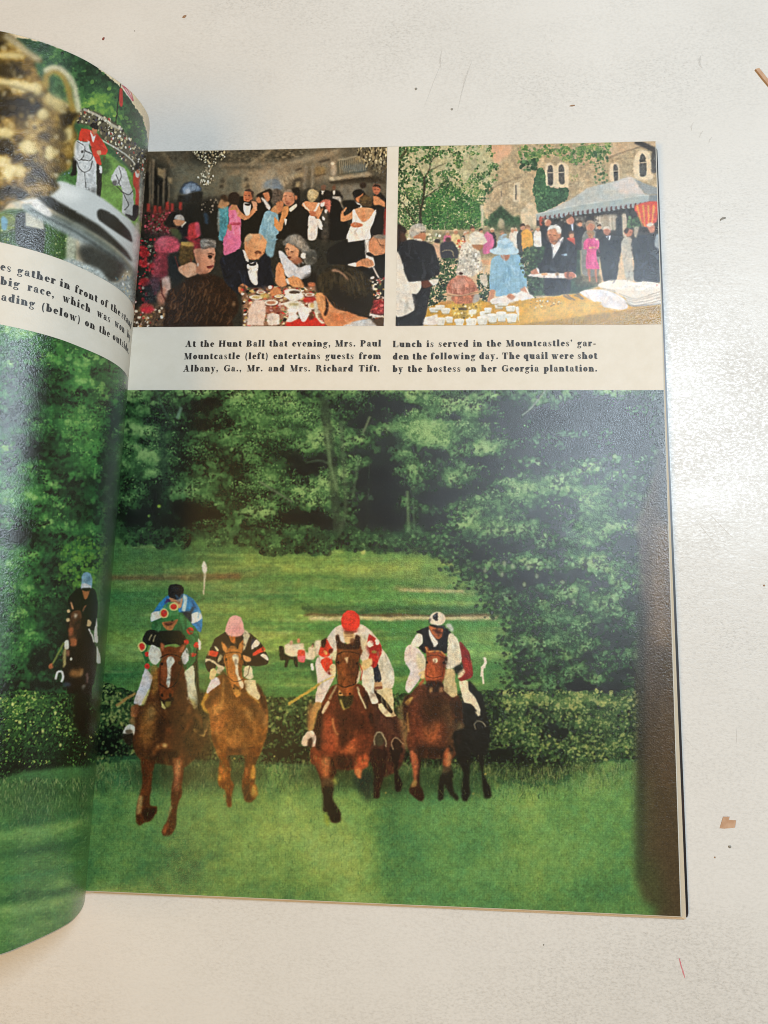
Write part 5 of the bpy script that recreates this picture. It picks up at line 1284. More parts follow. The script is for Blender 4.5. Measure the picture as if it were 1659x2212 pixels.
    p.L([520, 220, 560, 340, 640, 380, 700, 340, 690, 240], 14, '5f2a22', 1, .9)
    p.P([380, 470, 460, 440, 480, 560, 440, 680, 400, 640], 'd8b8a8', 2.4, .9)
    p.P([330, 640, 420, 540, 420, 740, 340, 740], 'c28268', 3, .85)
    p.L([370, 480, 380, 620, 440, 720], 14, '55201c', 1.2, .9)
    p.P([80, 800, 300, 740, 420, 760, 420, 960, 250, 990, 80, 990], '70543c', 4, .8, .5)
    p.specks([80, 780, 420, 760, 420, 980, 80, 990], 70, ['d8c8b0', 'a03030', '2a241c', 'b08a5a', 'e0d8c8', '6a5030'], 4, 14, .9)
    p.P([150, 780, 260, 760, 300, 800, 240, 840, 160, 830], 'c0303a', 2, .95)
    p.P([560, 340, 700, 280, 760, 320, 760, 420, 660, 450, 570, 390], 'd8a885', 1.4)
    p.P([730, 140, 820, 130, 950, 120, 960, 200, 945, 260, 950, 300, 930, 360, 880, 400, 800, 420, 740, 380, 770, 320, 740, 240], 'cc9070', 1.2)
    p.P([760, 260, 800, 280, 800, 400, 760, 380], 'a46a4c', 3, .6)
    p.P([800, 40, 880, 20, 960, 50, 970, 120, 900, 120, 820, 140, 800, 100], '6d675e', 1.4, 1, .3)
    p.P([800, 60, 870, 40, 860, 110, 810, 120], 'a49e92', 2.5, .8)
    p.E(905, 222, 26, 20, '3a221a', 1.5, .9)
    p.P([870, 330, 940, 320, 920, 350, 880, 350], '6f2a26', 1.2, .9)
    p.P([925, 220, 955, 270, 925, 280], 'dba684', 1.4, .8)
    p.E(770, 310, 10, 24, 'd0c8bc', 1)
    # brown hair, foreground
    p.P([450, 590, 560, 540, 660, 460, 760, 420, 900, 410, 1040, 460, 1130, 560, 1200, 640, 1220, 760, 1200, 840, 1140, 920, 1120, 1000, 420, 1000, 410, 860, 420, 700], '2a1a10', 2, 1, .3)
    hc = p.mask([p.pts([450, 590, 660, 460, 900, 410, 1130, 560, 1220, 760, 1120, 1000, 420, 1000, 420, 700])], 2)
    for k in range(130):
        x, y = 450 + rr.rand() * 700, 470 + rr.rand() * 420
        p.L([x, y, x - 15 + 30 * rr.rand(), y + 40, x - 40 + 30 * rr.rand(), y + 80], 9, ['7a5432', '4a311c', '946a44', '180f08'][rr.randint(4)], 1.3, .55, clip=hc)
    p.E(850, 600, 90, 50, '5a3a22', 10, .5)
    p.E(1165, 740, 20, 30, '8a6a48', 2, .8)
    # bald diner in black tie
    p.P([1010, 270, 1060, 210, 1180, 160, 1270, 140, 1300, 260, 1420, 280, 1500, 180, 1560, 240, 1580, 420, 1620, 620, 1540, 660, 1420, 640, 1200, 620, 1060, 480], '171a22', 1.2, 1, .25)
    p.P([1060, 0, 1230, 0, 1225, 130, 1060, 210], 'd86f92', 1.2)
    p.P([1510, 0, 1620, 0, 1600, 200, 1560, 230, 1510, 170], '7ca4b2', 1.6)
    p.P([1280, 90, 1290, 20, 1340, -20, 1460, -20, 1520, 60, 1500, 170, 1440, 230, 1380, 260, 1310, 240, 1280, 160], 'cf9868', 1.2)
    p.P([1280, 90, 1300, 0, 1350, -30, 1370, 10, 1330, 60, 1300, 110], 'b3a487', 2)
    p.P([1380, 0, 1500, 10, 1500, 100, 1420, 90], 'dcaa7c', 5, .7)
    p.P([1400, 170, 1480, 180, 1430, 250, 1390, 200], '9a6244', 2, .7)
    p.P([1390, 170, 1460, 175, 1440, 195, 1400, 190], '4a2c1e', 1.4, .8)
    p.P([1255, 150, 1280, 160, 1330, 270, 1300, 270], 'e4e0d6', 1)
    p.P([1310, 310, 1420, 290, 1425, 440, 1420, 520, 1390, 530, 1340, 470], 'e2dcd0', 1)
    p.P([1310, 280, 1360, 300, 1410, 280, 1400, 310, 1340, 320], '14120f', .9)
    p.P([1215, 550, 1260, 510, 1320, 550, 1310, 590, 1280, 630, 1220, 610], 'c07e52', 1.1)
    p.L([1305, 565, 1390, 650], 9, 'd8d0c0', .8)
    p.P([1560, 620, 1600, 560, 1660, 570, 1660, 650, 1590, 660], 'c68a5e', 1.1)
    # ---- grey-haired woman, laden table, man's head (frame D)
    p.frame(1080, 930, 1560)
    tab = [-430, 720, 0, 690, 560, 660, 600, 900, 700, 1220, -430, 1230]
    p.P(tab, '8d6a50', 3, 1, .3, False)
    p.specks(tab, 420, ['e2dccc', 'b23228', 'd8c8a0', '3a2c20', 'c8a860', 'e8e2d8', '8a2a22', '4c5a34', 'b0a090', 'd04034', '241c16', 'd8b87c'], 5.5, 15, .9, .6)
    p.P([200, 1160, 560, 1100, 700, 1220, 180, 1230], 'c32e22', 2)
    p.P([-130, 960, -40, 870, 130, 960, 40, 1140, -60, 1100], '9a3228', 6, .4)
    p.P([60, 210, 110, 210, 200, 300, 330, 430, 480, 380, 490, 540, 380, 590, 180, 560, 100, 400], 'cdd2d6', 1.2, 1, .08)
    p.P([180, 420, 250, 560, 340, 560, 300, 440], 'b4bcc2', 4, .6)
    p.P([60, 350, 110, 400, 150, 560, 170, 660, 80, 690, 10, 620, 20, 450], 'cd8f60', 1.1)
    p.P([180, 580, 260, 540, 340, 570, 400, 640, 400, 700, 340, 690, 280, 690, 190, 640], 'd0945e', 1)
    p.L([165, 580, 200, 650], 34, 'ddd6c8', 1.2)
    p.P([110, 80, 200, 0, 330, -20, 430, 60, 480, 170, 560, 210, 570, 330, 500, 390, 420, 380, 360, 200, 260, 120, 150, 130], '77756c', 1.6, 1, .35)
    p.P([180, 20, 300, -10, 380, 80, 320, 120, 220, 60], 'aaa69a', 4, .8)
    p.P([430, 210, 570, 220, 560, 360, 440, 380], '3a3c36', 3, .8)
    p.P([150, 160, 190, 90, 300, 150, 340, 190, 330, 260, 300, 320, 220, 330, 170, 250], 'cf9a72', 1.2)
    p.P([230, 320, 330, 280, 380, 350, 320, 390, 250, 370], 'a86a4c', 2, .8)
    p.E(210, 290, 28, 22, '4c2018', 1.4, .9)
    p.E(160, 180, 14, 10, '5a3a2a', 1.2, .9)
    p.E(240, 220, 22, 10, '7a4c38', 1.2, .8)
    p.E(395, 262, 34, 40, 'e4ddd2', 1.1)
    p.P([370, 580, 560, 480, 580, 640, 430, 690], '1b1712', 3, .9)
    p.P([460, 640, 550, 630, 560, 680, 480, 690], 'b8704c', 1.6)
    p.L([400, 690, 450, 735], 12, 'd8d2c8', .8)
    p.P([-60, 760, 0, 700, 70, 710, 100, 780, 30, 820, -40, 810], 'c58658', 1.2)
    # crockery
    for x, y, rx, ry in ((-250, 830, 90, 36), (-40, 900, 100, 40), (60, 820, 60, 24), (-180, 760, 70, 26), (480, 800, 70, 28), (520, 940, 60, 60)):
        p.E(x, y + 8, rx + 8, ry + 6, '4a2a20', 1.2, .7)
        p.E(x, y, rx, ry, 'ddd6c6', 1.0)
        p.E(x, y, rx * .62, ry * .6, ['b8a05a', '9a5a3a', 'c8b890'][int(rx) % 3], 1.4, .8)
    p.P([400, 840, 560, 830, 560, 900, 420, 900], 'b83028', 2, .9)
    p.P([130, 740, 220, 710, 340, 730, 390, 780, 380, 850, 260, 890, 180, 860], 'e6e1d6', 1.2)
    p.E(275, 760, 80, 24, '54463a', 1.2)
    p.P([120, 920, 240, 880, 360, 890, 420, 950, 360, 1000, 220, 1000], 'e0dccc', 1.4)
    p.E(270, 930, 70, 22, '9a8a50', 2, .7)
    p.P([180, 1000, 250, 980, 320, 1010, 300, 1060, 340, 1100, 240, 1170, 170, 1160, 200, 1080], 'e2d8d0', 1.2)
    p.P([320, 990, 420, 960, 510, 1010, 480, 1060, 430, 1150, 380, 1160, 340, 1080], 'e8e0da', 1.2)
    p.E(415, 1000, 92, 34, 'f0ebe4', 1.2)
    p.E(255, 1015, 70, 28, 'ece6de', 1.2)
    p.P([480, 1040, 530, 1030, 540, 1120, 470, 1140], '4a2620', 2, .8)
    p.P([540, 880, 600, 900, 600, 1100, 690, 1180, 640, 1190, 560, 1080], 'cfccb8', 1.4)
    p.P([-350, 980, -250, 860, -130, 870, -110, 1010, -150, 1210, -380, 1220], 'dcc6b4', 1.5, 1, .1, False)
    p.P([-100, 1080, -20, 1040, 60, 1080, 60, 1200, -80, 1210], 'ded8cc', 1.6, .9)
    p.E(-130, 810, 70, 40, 'c8b060', 2, .8)
    # man at right edge, eating
    p.P([740, 180, 920, 60, 1230, 40, 1260, 200, 1380, 260, 1500, 260, 1500, 580, 1330, 560, 1100, 440, 900, 400, 720, 360], '171511', 1.2)
    p.P([990, -10, 1300, -10, 1300, 40, 1000, 80], 'e6e0d6', 1, 1, .05, False)
    p.P([1280, 80, 1340, 0, 1440, -10, 1520, 40, 1515, 220, 1420, 260, 1360, 270, 1300, 220, 1280, 150], 'c48a62', 1.2)
    p.P([1340, 0, 1400, -20, 1520, -10, 1510, 40, 1400, 30], '7d776a', 1.6)
    p.P([1230, 60, 1290, 50, 1290, 180, 1350, 280, 1370, 400, 1280, 430, 1240, 260], 'e3e0d8', 1)
    p.P([1250, 230, 1300, 215, 1370, 270, 1330, 285, 1270, 265], '17141a', .9)
    p.L([1400, 30, 1440, 120, 1500, 160], 6, '4a3426', .8, .8)
    p.P([1110, 370, 1180, 320, 1260, 300, 1340, 330, 1360, 400, 1270, 430, 1200, 410, 1120, 420], 'c98e64', 1)
    p.P([1005, 385, 1110, 360, 1115, 420, 1020, 410], 'e8e4da', .9)
    p.L([1350, 420, 1400, 520, 1440, 590], 24, 'c4c0b8', 1, .95)
    right = [1290, 560, 1500, 560, 1480, 1230, 1290, 1100]
    p.specks(right, 150, ['e2dccc', 'b23228', 'd8c8a0', '3a2c20', '2f4a34', 'e8e2d8', 'c8a860', '8a2a22'], 5, 16, .9, .6)
    p.P([1340, 880, 1490, 860, 1480, 1060, 1300, 1050], 'b83036', 3, .75, .5)
    p.L([1280, 1060, 1480, 1110], 30, 'e6e0d8', 1.2)
    # big dark head
    p.P([570, 640, 600, 540, 680, 460, 780, 400, 900, 385, 1050, 410, 1180, 460, 1290, 570, 1330, 700, 1350, 880, 1310, 1000, 1280, 1120, 1160, 1080, 980, 1020, 830, 960, 760, 870, 700, 830, 610, 770], '2c2618', 1.4, 1, .3)
    hm = p.mask([p.smooth(p.pts([570, 640, 600, 540, 680, 460, 780, 400, 900, 385, 1050, 410, 1180, 460, 1290, 570, 1330, 700, 1350, 880, 1310, 1000, 1160, 1080, 830, 960, 700, 830]))], 1)
    for k in range(170):
        t = rr.rand()
        x, y = 620 + 600 * t, 470 + rr.rand() * 260
        p.L([x, y, x + 40 * (t - .3), y + 60, x + 60 * (t - .3), y + 130], 7, ['5a5034', '443c26', '6d6244', '1f1a10'][rr.randint(4)], 1.3, .45, clip=hm)
    p.P([740, 680, 900, 700, 1100, 850, 1300, 800, 1330, 960, 1160, 1080, 900, 990, 760, 860], '1c170f', 7, .8, .2)
    p.L([780, 462, 880, 475, 960, 540, 1000, 590], 26, 'c79a7c', 1.8, .95, 12)
    p.L([960, 480, 1040, 530, 1090, 580], 12, '9a8258', 1.8, .7)
    p.P([570, 790, 620, 770, 680, 800, 720, 840, 760, 900, 830, 980, 1000, 1030, 1160, 1090, 1280, 1120, 1200, 1150, 1000, 1210, 930, 1225, 720, 1225, 660, 1120, 600, 960], 'cf8e5c', 1.3)
    p.P([580, 800, 660, 780, 700, 900, 700, 1040, 640, 1010, 590, 900], 'd9a068', 2, .9)
    p.P([690, 820, 720, 860, 740, 980, 700, 1080, 670, 1060, 700, 960], '2d1c12', 1.4)
    p.P([760, 1000, 1000, 1060, 1100, 1120, 900, 1200, 760, 1180], 'b8683c', 8, .7)
    p.P([930, 1222, 1180, 1140, 1330, 1130, 1400, 1230], 'bfc2c0', 1.4)
    p.P([1300, 1110, 1380, 1130, 1480, 1100, 1490, 1230, 1410, 1230], '4a3a28', 2)
    ball_details(p, rr)
    p.frame(0, 0, 3024, 1659)
    p.soften(240, 296, 845, 712, .35, 1.3, 55)
    p.mottle(240, 300, 842, 708, .2, 8, 56, .12)

def ball_details(p, rr):
    # hostess
    p.frame(500, 930, 1100)
    p.P([760, 150, 800, 140, 800, 300, 770, 400, 740, 380, 770, 310, 745, 240], 'a06a4c', 4, .55)
    p.P([820, 130, 930, 125, 930, 180, 830, 190], 'd8a484', 4, .7)
    p.L([875, 198, 915, 190, 945, 205], 10, '3a2218', .9, .85)
    p.E(900, 222, 22, 12, '241410', .8)
    p.L([940, 230, 958, 275, 935, 285], 8, '8a5640', .9, .7)
    p.L([870, 335, 905, 325, 942, 325], 10, '6a2420', .8, .9)
    p.P([830, 380, 900, 370, 860, 410, 800, 415], '8a5238', 4, .7)
    p.folds([800, 40, 960, 50, 970, 120, 820, 140, 800, 100], 14, ['3c3832', 'b9b4aa', '55504a'], 8, 20, 2, .6, .8)
    p.folds([560, 340, 700, 280, 760, 420, 660, 450], 6, ['b07a58', 'e8c4a4'], 14, 100, 3, .4)
    # bald diner
    p.P([1290, 100, 1330, 30, 1340, 220, 1310, 240], 'a86e48', 5, .6)
    p.L([1390, 175, 1420, 165, 1455, 178], 9, '4a2a1a', .8, .85)
    p.L([1480, 170, 1500, 185], 8, '4a2a1a', .8, .8)
    p.P([1420, 180, 1450, 200, 1430, 250, 1405, 235], 'd8a070', 1.6, .8)
    p.L([1350, 245, 1390, 255], 9, '7a3c2c', .8, .8)
    p.L([1300, 60, 1290, 110, 1300, 140], 18, 'b5764e', 1.2, .8)
    p.L([1400, 40, 1480, 45], 6, 'b07a50', 1.2, .5)
    p.folds([1010, 270, 1270, 140, 1420, 280, 1560, 240, 1620, 620, 1200, 620], 18, ['0b0c10', '2c3344', '10131a'], 22, 80, 4, .5)
    p.folds([1310, 310, 1420, 290, 1425, 500, 1340, 470], 5, ['b9b2a4', 'f2ece2'], 10, 85, 5, .5)
    for x in (1235, 1260, 1285):
        p.L([x, 540, x + 20, 580], 6, '8f5434', .8, .7)
    # grey-haired woman
    p.frame(1080, 930, 1560)
    p.folds([110, 80, 200, 0, 330, -20, 480, 170, 570, 220, 570, 330, 420, 380, 260, 120], 34, ['3e3d38', 'b8b5aa', '5a5850', 'cfccc0'], 9, 40, 6, .55, 1.2)
    p.P([170, 170, 200, 120, 290, 160, 240, 210, 190, 230], 'dcaa82', 3, .7)
    p.L([150, 175, 180, 165, 205, 185], 9, '3e2418', .8, .9)
    p.L([225, 205, 265, 210], 10, '3e2418', .8, .9)
    p.P([195, 190, 215, 250, 180, 255], 'b87a58', 1.2, .8)
    p.P([250, 240, 330, 220, 320, 320, 240, 330], 'b8805c', 4, .6)
    p.folds([70, 250, 200, 300, 480, 390, 480, 540, 180, 560], 10, ['9aa2aa', 'e6eaec'], 14, 80, 7, .5)
    for x in (250, 290, 330, 365):
        p.L([x, 600, x + 30, 660], 7, '8f5636', .8, .6)
    p.folds([10, 400, 110, 400, 160, 640, 60, 690], 5, ['a8683e', 'e0aa78'], 18, 80, 8, .5)
    # man at the right
    p.L([1430, 110, 1500, 130], 9, '3e2418', .8, .85)
    p.E(1465, 140, 30, 22, '9a6848', 1.2, .5)
    p.P([1480, 160, 1515, 200, 1480, 215], 'd89c74', 1.4, .8)
    p.L([1420, 240, 1470, 235], 9, '7a3c2c', .8, .8)
    p.P([1290, 90, 1330, 60, 1340, 240, 1300, 220], 'a66c48', 5, .6)
    p.folds([740, 180, 920, 60, 1230, 40, 1250, 380, 900, 400, 720, 360], 14, ['050504', '33302a'], 20, 70, 9, .4)
    for x in (1190, 1230, 1270, 1310):
        p.L([x, 330, x + 20, 400], 7, '8f5a3a', .8, .6)
    # ear, neck and parting of the near head
    p.L([620, 800, 640, 860, 650, 960], 14, 'b87a4c', 1.4, .7)
    p.L([660, 820, 690, 900, 690, 1000], 10, 'a0602f', 1.2, .7)
    p.folds([700, 830, 980, 1020, 1280, 1120, 930, 1225, 700, 1180], 10, ['b06a3c', 'e0a878'], 26, 20, 10, .35)
    # dancers' faces and hair
    p.frame(1080, 560, 1560)
    p.P([240, 690, 275, 740, 260, 830, 220, 860, 225, 760], '9c6446', 3, .7)
    p.L([140, 735, 175, 728], 9, '4a2a1c', .8, .85)
    p.L([205, 735, 240, 735], 9, '4a2a1c', .8, .85)
    p.L([165, 750, 150, 795, 175, 800], 8, '9a5e40', .9, .8)
    p.L([165, 830, 205, 832], 9, '703428', .8, .8)
    p.folds([0, 660, 60, 640, 120, 700, 110, 800, 0, 830], 14, ['2a241e', '8a7c6c', '6a5c50'], 8, 30, 11, .6, 1)
    p.folds([440, 720, 540, 640, 600, 690, 530, 810], 12, ['8a7848', 'dccfa4', '766640'], 8, 40, 12, .6, 1)
    p.L([1355, 640, 1385, 635], 8, '3a2018', .8, .85)
    p.L([1400, 640, 1425, 645], 8, '3a2018', .8, .85)
    p.L([1370, 690, 1400, 692], 8, '6a3024', .8, .8)
    p.folds([1150, 800, 1240, 710, 1340, 820, 1200, 870], 12, ['2a1e10', '8a7444', '6a5632'], 9, 20, 13, .6, 1.2)
    p.L([1215, 900, 1215, 1070], 12, 'a8683e', 2, .6)
    p.folds([1070, 920, 1210, 1080, 1390, 930, 1300, 1313, 990, 1313, 1060, 1100], 14, ['b8b0a2', 'f8f4ea', 'c9c0b0'], 18, 85, 14, .5)
    p.folds([460, 1000, 590, 1080, 570, 1313, 460, 1313], 6, ['b0a698', 'f4ece0'], 14, 90, 15, .5)
    p.frame(500, 560, 1100)
    p.P([1330, 540, 1365, 580, 1345, 640, 1320, 640], '94573c', 3, .7)
    p.L([1275, 580, 1300, 575], 7, '4a2a1c', .7, .85)
    p.L([1315, 578, 1340, 582], 7, '4a2a1c', .7, .85)
    p.L([1290, 625, 1325, 622], 7, '6a3024', .7, .8)
    p.folds([1110, 720, 1230, 760, 1230, 1060, 1075, 1060, 1110, 860], 14, ['b8506e', 'f2a0b8', 'c8648a'], 14, 85, 16, .5)
    p.folds([1000, 720, 1110, 710, 1080, 1060, 1000, 1060], 10, ['356c78', '7fb8bc'], 12, 88, 17, .55)
    p.folds([1500, 760, 1640, 780, 1640, 1060, 1440, 1060], 14, ['5f8c9c', 'b4d4dc'], 12, 95, 18, .5)
    p.folds([290, 100, 560, 20, 540, 160, 330, 180], 1, ['b44a5a'], 2, 0, 19, .1)

def paint_lunch(p):
    """upper right picture: garden lunch by a stone house"""
    p.frame(0, 0, 3024, 1659)
    p.P([845, 295, 1440, 295, 1440, 712, 845, 712], 'cdb48e', 0, 1, .1, False)
    p.frame(2050, 540, 2620)
    # stone house
    p.P([-330, 60, 1010, 60, 1560, 30, 1640, 1300, -400, 1300], 'b3a07c', 2, 1, .22, False)
    rr = np.random.RandomState(5)
    for k in range(520):
        x, y = rr.rand() * 1560, 80 + rr.rand() * 760
        if x < 540 and y > 300:
            continue
        p.L([x, y, x + 26 + 30 * rr.rand(), y - 3 + (5 if x < 950 else -9) * rr.rand()], 8, ['8f7c5c', 'c9b692', '7c6a4c', 'd6c6a4'][rr.randint(4)], .8, .45, sm=False)
    p.P([980, 250, 1080, 60, 1560, 30, 1560, 100, 1300, 130, 1000, 250], 'bfa683', 3, .9, .1, False)
    p.L([980, 245, 1300, 130, 1480, 70], 14, '6d5c46', 1.4, .8, sm=False)
    p.L([1310, 45, 1420, 90, 1560, 160], 60, '2f2d2a', 1.4, .95)
    p.P([850, 300, 1010, 250, 1050, 300, 1040, 560, 860, 560], 'a8936e', 4, .6)
    p.L([912, 180, 925, 540], 12, 'd2c09c', 1, .8)
    def lancet(pts, glass, fr='dccbaa'):
        p.P(pts, fr, 1.4, 1, .06)
        for g in glass:
            p.P(g, '3a3a38', 1, .95, .5)
    lancet([280, 520, 280, 340, 320, 290, 360, 300, 400, 340, 440, 290, 500, 290, 550, 340, 550, 560, 520, 580, 300, 560], [[315, 540, 312, 360, 345, 320, 372, 370, 372, 540], [445, 530, 440, 350, 470, 310, 500, 360, 500, 530]])
    p.L([310, 405, 500, 400], 10, 'd6c6a8', .8)
    lancet([1020, 500, 1020, 330, 1060, 300, 1120, 310, 1130, 490], [[1070, 500, 1062, 330, 1090, 315, 1112, 350, 1112, 495]])
    p.L([1062, 392, 1115, 388], 9, 'd6c6a8', .8)
    lancet([1310, 470, 1300, 250, 1350, 170, 1420, 150, 1480, 200, 1520, 470], [[1370, 440, 1365, 240, 1390, 190, 1430, 230, 1440, 430]])
    p.L([1365, 298, 1440, 290], 10, 'd6c6a8', .8)
    p.P([1500, 400, 1500, 180, 1560, 170, 1560, 400], '3a3a38', 1.4, .9)
    for gx, gy in ((345, 360), (345, 470), (470, 350), (470, 470), (1400, 240), (1405, 370), (1090, 350), (1090, 450), (1530, 250), (1530, 350)):
        for d in (-1, 1):
            p.L([gx - 22, gy - 30 * d, gx + 22, gy + 30 * d], 4, '8f8f86', .7, .5, sm=False)
    # ivy
    IV = ['1c2c1c', (-.4, '24402a'), (0, '33593a'), (.4, '4a7a48'), (.8, '729a5c')]
    im = p.ragged([180, 380, 240, 350, 280, 430, 290, 540, 400, 590, 530, 580, 530, 700, 380, 800, 200, 860, 160, 700, 140, 580], 1.5, 1.4, 8, 5)
    fx = lambda x: x * p.s + p.ox
    fy = lambda y: y * p.s + p.oy
    p.foliage(fx(120), fy(330), fx(560), fy(880), [], IV, 21, base=0, s=10, amp=.7, mask=im)
    p.leaves(fx(120), fy(330), fx(560), fy(880), [], IV, 21, 900, 4, 1.3, base=.0, var=.3, mask=im)
    # hanging leaves over the house
    LV = ['2b4a2c', (-.4, '3a5f38'), (0, '537a44'), (.4, '7c9a58'), (.8, 'b0b070')]
    for sd, pts in ((31, [0, 80, 420, 80, 1000, 70, 1020, 180, 900, 260, 780, 300, 620, 300, 480, 240, 330, 200, 200, 240, 0, 320]),):
        lm = p.ragged(pts, 5, 2.8, 12, sd)
        n = vnoise(lm[2].shape[1], lm[2].shape[0], 7, 7, 77) * .6 + vnoise(lm[2].shape[1], lm[2].shape[0], 3, 3, 78) * .4
        lm = (lm[0], lm[1], lm[2] * np.clip((n - .42) * 9, 0, 1))
        p.leaves(fx(-30), fy(40), fx(1060), fy(340), [(fx(600), fy(150), 70, 25, .1)], LV, sd, 2600, 4.5, 1.4, base=.05, var=.3, mask=lm, a=.9)
    p.specks([0, 240, 200, 240, 180, 380, 0, 380], 40, ['33593a', '24402a', '53784a'], 5, 33, .7)
    p.specks([860, 180, 1000, 200, 1010, 540, 850, 540], 70, ['4a6a42', '6d8454', '33503a', 'a59a70'], 3.2, 34, .7)
    p.specks([560, 420, 650, 430, 640, 500, 570, 500], 18, ['7d8a54', 'a09a6a'], 2.5, 35, .7)
    # gothic door, left
    p.P([0, 980, 10, 860, 60, 780, 110, 750, 170, 800, 200, 900, 200, 980], 'd2c2a0', 1.5)
    p.P([60, 980, 60, 920, 90, 890, 110, 930, 110, 980], '5a5244', 1.2, .8)
    p.E(122, 842, 16, 26, '4c463a', 1)
    # marquee
    p.P([170, 890, 400, 800, 560, 720, 760, 590, 1000, 520, 1260, 460, 1310, 480, 1420, 660, 1470, 665, 1470, 760, 1300, 790, 800, 850, 400, 920, 200, 930], 'b6bab4', 1.3, 1, .05, False)
    p.P([1000, 560, 1150, 490, 1270, 455, 1420, 655, 1300, 640, 1240, 660, 1130, 640, 1060, 560], 'd3c8bf', 2.5, .9, .05)
    p.P([760, 600, 1000, 530, 1060, 560, 1130, 640, 800, 720, 560, 760], 'adb4b0', 5, .7)
    p.P([1300, 475, 1400, 520, 1570, 580, 1575, 660, 1470, 660, 1420, 650], '8d9492', 1.3, 1, .05, False)
    p.P([170, 890, 560, 800, 1000, 730, 1470, 665, 1470, 760, 1000, 820, 560, 890, 190, 930], '9fabaa', 1.2, 1, .04, False)
    p.P([1470, 665, 1575, 665, 1575, 760, 1470, 765], '7c8689', 1.2, 1, .04, False)
    p.L([180, 885, 560, 795, 1000, 725, 1470, 660], 9, 'c3cac6', 1, .8, sm=False)
    p.P([180, 930, 560, 880, 1000, 815, 1480, 755, 1580, 750, 1580, 1250, 180, 1250], '2c2a26', 1.2, 1, .2, False)
    for k in range(24):
        x = 200 + k * 54.5
        y = 925 - k * 7.4
        p.E(x, y + 8, 22, 26, '93a0a2', .8)
        p.P([x + 20, y - 16, x + 35, y - 16, x + 44, y + 18, x + 12, y + 18], '5a2f30', .9, .9)
    # under the marquee
    p.P([860, 920, 1100, 890, 1100, 1060, 860, 1060], 'b5aa92', 2, .85)
    for x in (880, 910, 960, 990, 1030, 1070):
        p.L([x, 900, x + 3, 1070], 16, ['8d836e', 'd2c8b0', 'c4baa2'][x % 3], 1.2, .8)
    p.P([1095, 940, 1160, 930, 1165, 1130, 1100, 1130], '23262a', 1.3)
    p.P([1160, 900, 1210, 890, 1220, 1130, 1170, 1130], 'bdb198', 1.4)
    p.specks([1220, 920, 1360, 900, 1380, 1040, 1230, 1050], 60, ['3f5f38', '2a3f2a', '5d7a4c'], 4.5, 36, .9)
    p.P([1300, 790, 1560, 740, 1560, 960, 1500, 1010, 1430, 1040, 1380, 960], 'cf4a36', 1.2)
    for a0, b0 in ((1330, 1400), (1400, 1425), (1465, 1470), (1530, 1500)):
        p.L([a0, 780, b0, 1030], 24, 'd9a842', 1.3, .9, 10)
    p.P([210, 930, 260, 920, 250, 1000, 220, 1010], 'c05038', 1.5, .9)
    p.P([640, 930, 720, 920, 730, 1040, 650, 1040], 'a59a84', 3, .6)
    p.specks([250, 940, 900, 900, 900, 1010, 250, 1010], 60, ['3a3630', '5a5446', '1d1b18', '7a7262'], 4, 37, 1)
    # tree, left (frame E1)
    p.frame(1550, 540, 2100)
    fx = lambda x: x * p.s + p.ox
    fy = lambda y: y * p.s + p.oy
    p.P([40, 100, 1110, 95, 1200, 260, 1210, 480, 1120, 640, 1060, 800, 1040, 1060, 40, 1100], 'b7b48a', 5, .95, .2)
    p.P([1140, 90, 1400, 90, 1380, 200, 1300, 260, 1220, 330, 1170, 220], 'd8ac88', 3, 1, .05)
    TV = ['22341f', (-.4, '2f4a2a'), (-.1, '3e6236'), (.2, '568048'), (.5, '7c9a58'), (.9, 'b4b47c')]
    tb = [(fx(500), fy(900), 130, 60, -.15), (fx(800), fy(700), 60, 60, .2), (fx(300), fy(700), 60, 60, -.1), (fx(120), fy(250), 40, 60, -.25), (fx(1000), fy(300), 50, 60, .05), (fx(600), fy(1050), 120, 20, -.3)]
    tm = p.ragged([30, 110, 1120, 95, 1190, 260, 1240, 400, 1200, 540, 1110, 660, 1060, 800, 1050, 1080, 30, 1090], 5, 1.8, 14, 41)
    h, w = tm[2].shape
    n = .5 * vnoise(w, h, 16, 14, 80) + .3 * vnoise(w, h, 6, 6, 81) + .2 * vnoise(w, h, 3, 3, 82)
    yy = np.linspace(0, 1, h)[:, None]
    hole = np.clip((n - (.45 - .5 * np.clip(yy - .35, 0, .4))) * 9, 0, 1)
    p.leaves(fx(20), fy(90), fx(1260), fy(1100), tb, TV, 43, 9000, 3.6, 1.1, base=.02, var=.34, mask=(tm[0], tm[1], tm[2] * hole), a=.9, warp=.5)
    gm = p.ragged([380, 760, 600, 600, 800, 640, 1000, 760, 1040, 900, 1040, 1090, 380, 1090], 6, 1.6, 10, 45)
    p.leaves(fx(330), fy(560), fx(1080), fy(1100), [], ['1f4022', (-.3, '2b5a2e'), (.1, '3f7a3c'), (.5, '6d9a48'), (.9, 'a0b46c')], 46, 2600, 3.6, 1.1, base=.0, var=.3, mask=gm, a=.85)
    BR = '33301f'
    p.L([318, 1060, 318, 900, 345, 780, 365, 600, 365, 470], 30, BR, .9, .95, 22)
    p.L([320, 860, 280, 700], 16, BR, .9, .9, 8)
    p.L([365, 490, 430, 380, 440, 300, 520, 200, 560, 110], 16, BR, .9, .85, 5)
    p.L([430, 400, 520, 350, 640, 300], 11, BR, .9, .8, 4)
    p.L([360, 480, 300, 340, 230, 200], 8, BR, .8, .7, 3)
    p.L([350, 740, 430, 680, 520, 610, 600, 540, 700, 460], 14, BR, .9, .85, 4)
    p.L([600, 530, 570, 460, 580, 380], 7, BR, .8, .7, 3)
    p.L([440, 290, 430, 200, 435, 110], 7, BR, .8, .7, 3)
    p.L([270, 1040, 190, 920, 120, 800, 50, 760], 18, BR, .9, .85, 8)
    p.L([150, 110, 200, 300, 210, 480], 8, BR, .9, .6, 4)
    p.L([70, 260, 150, 160], 26, BR, 1.5, .8)
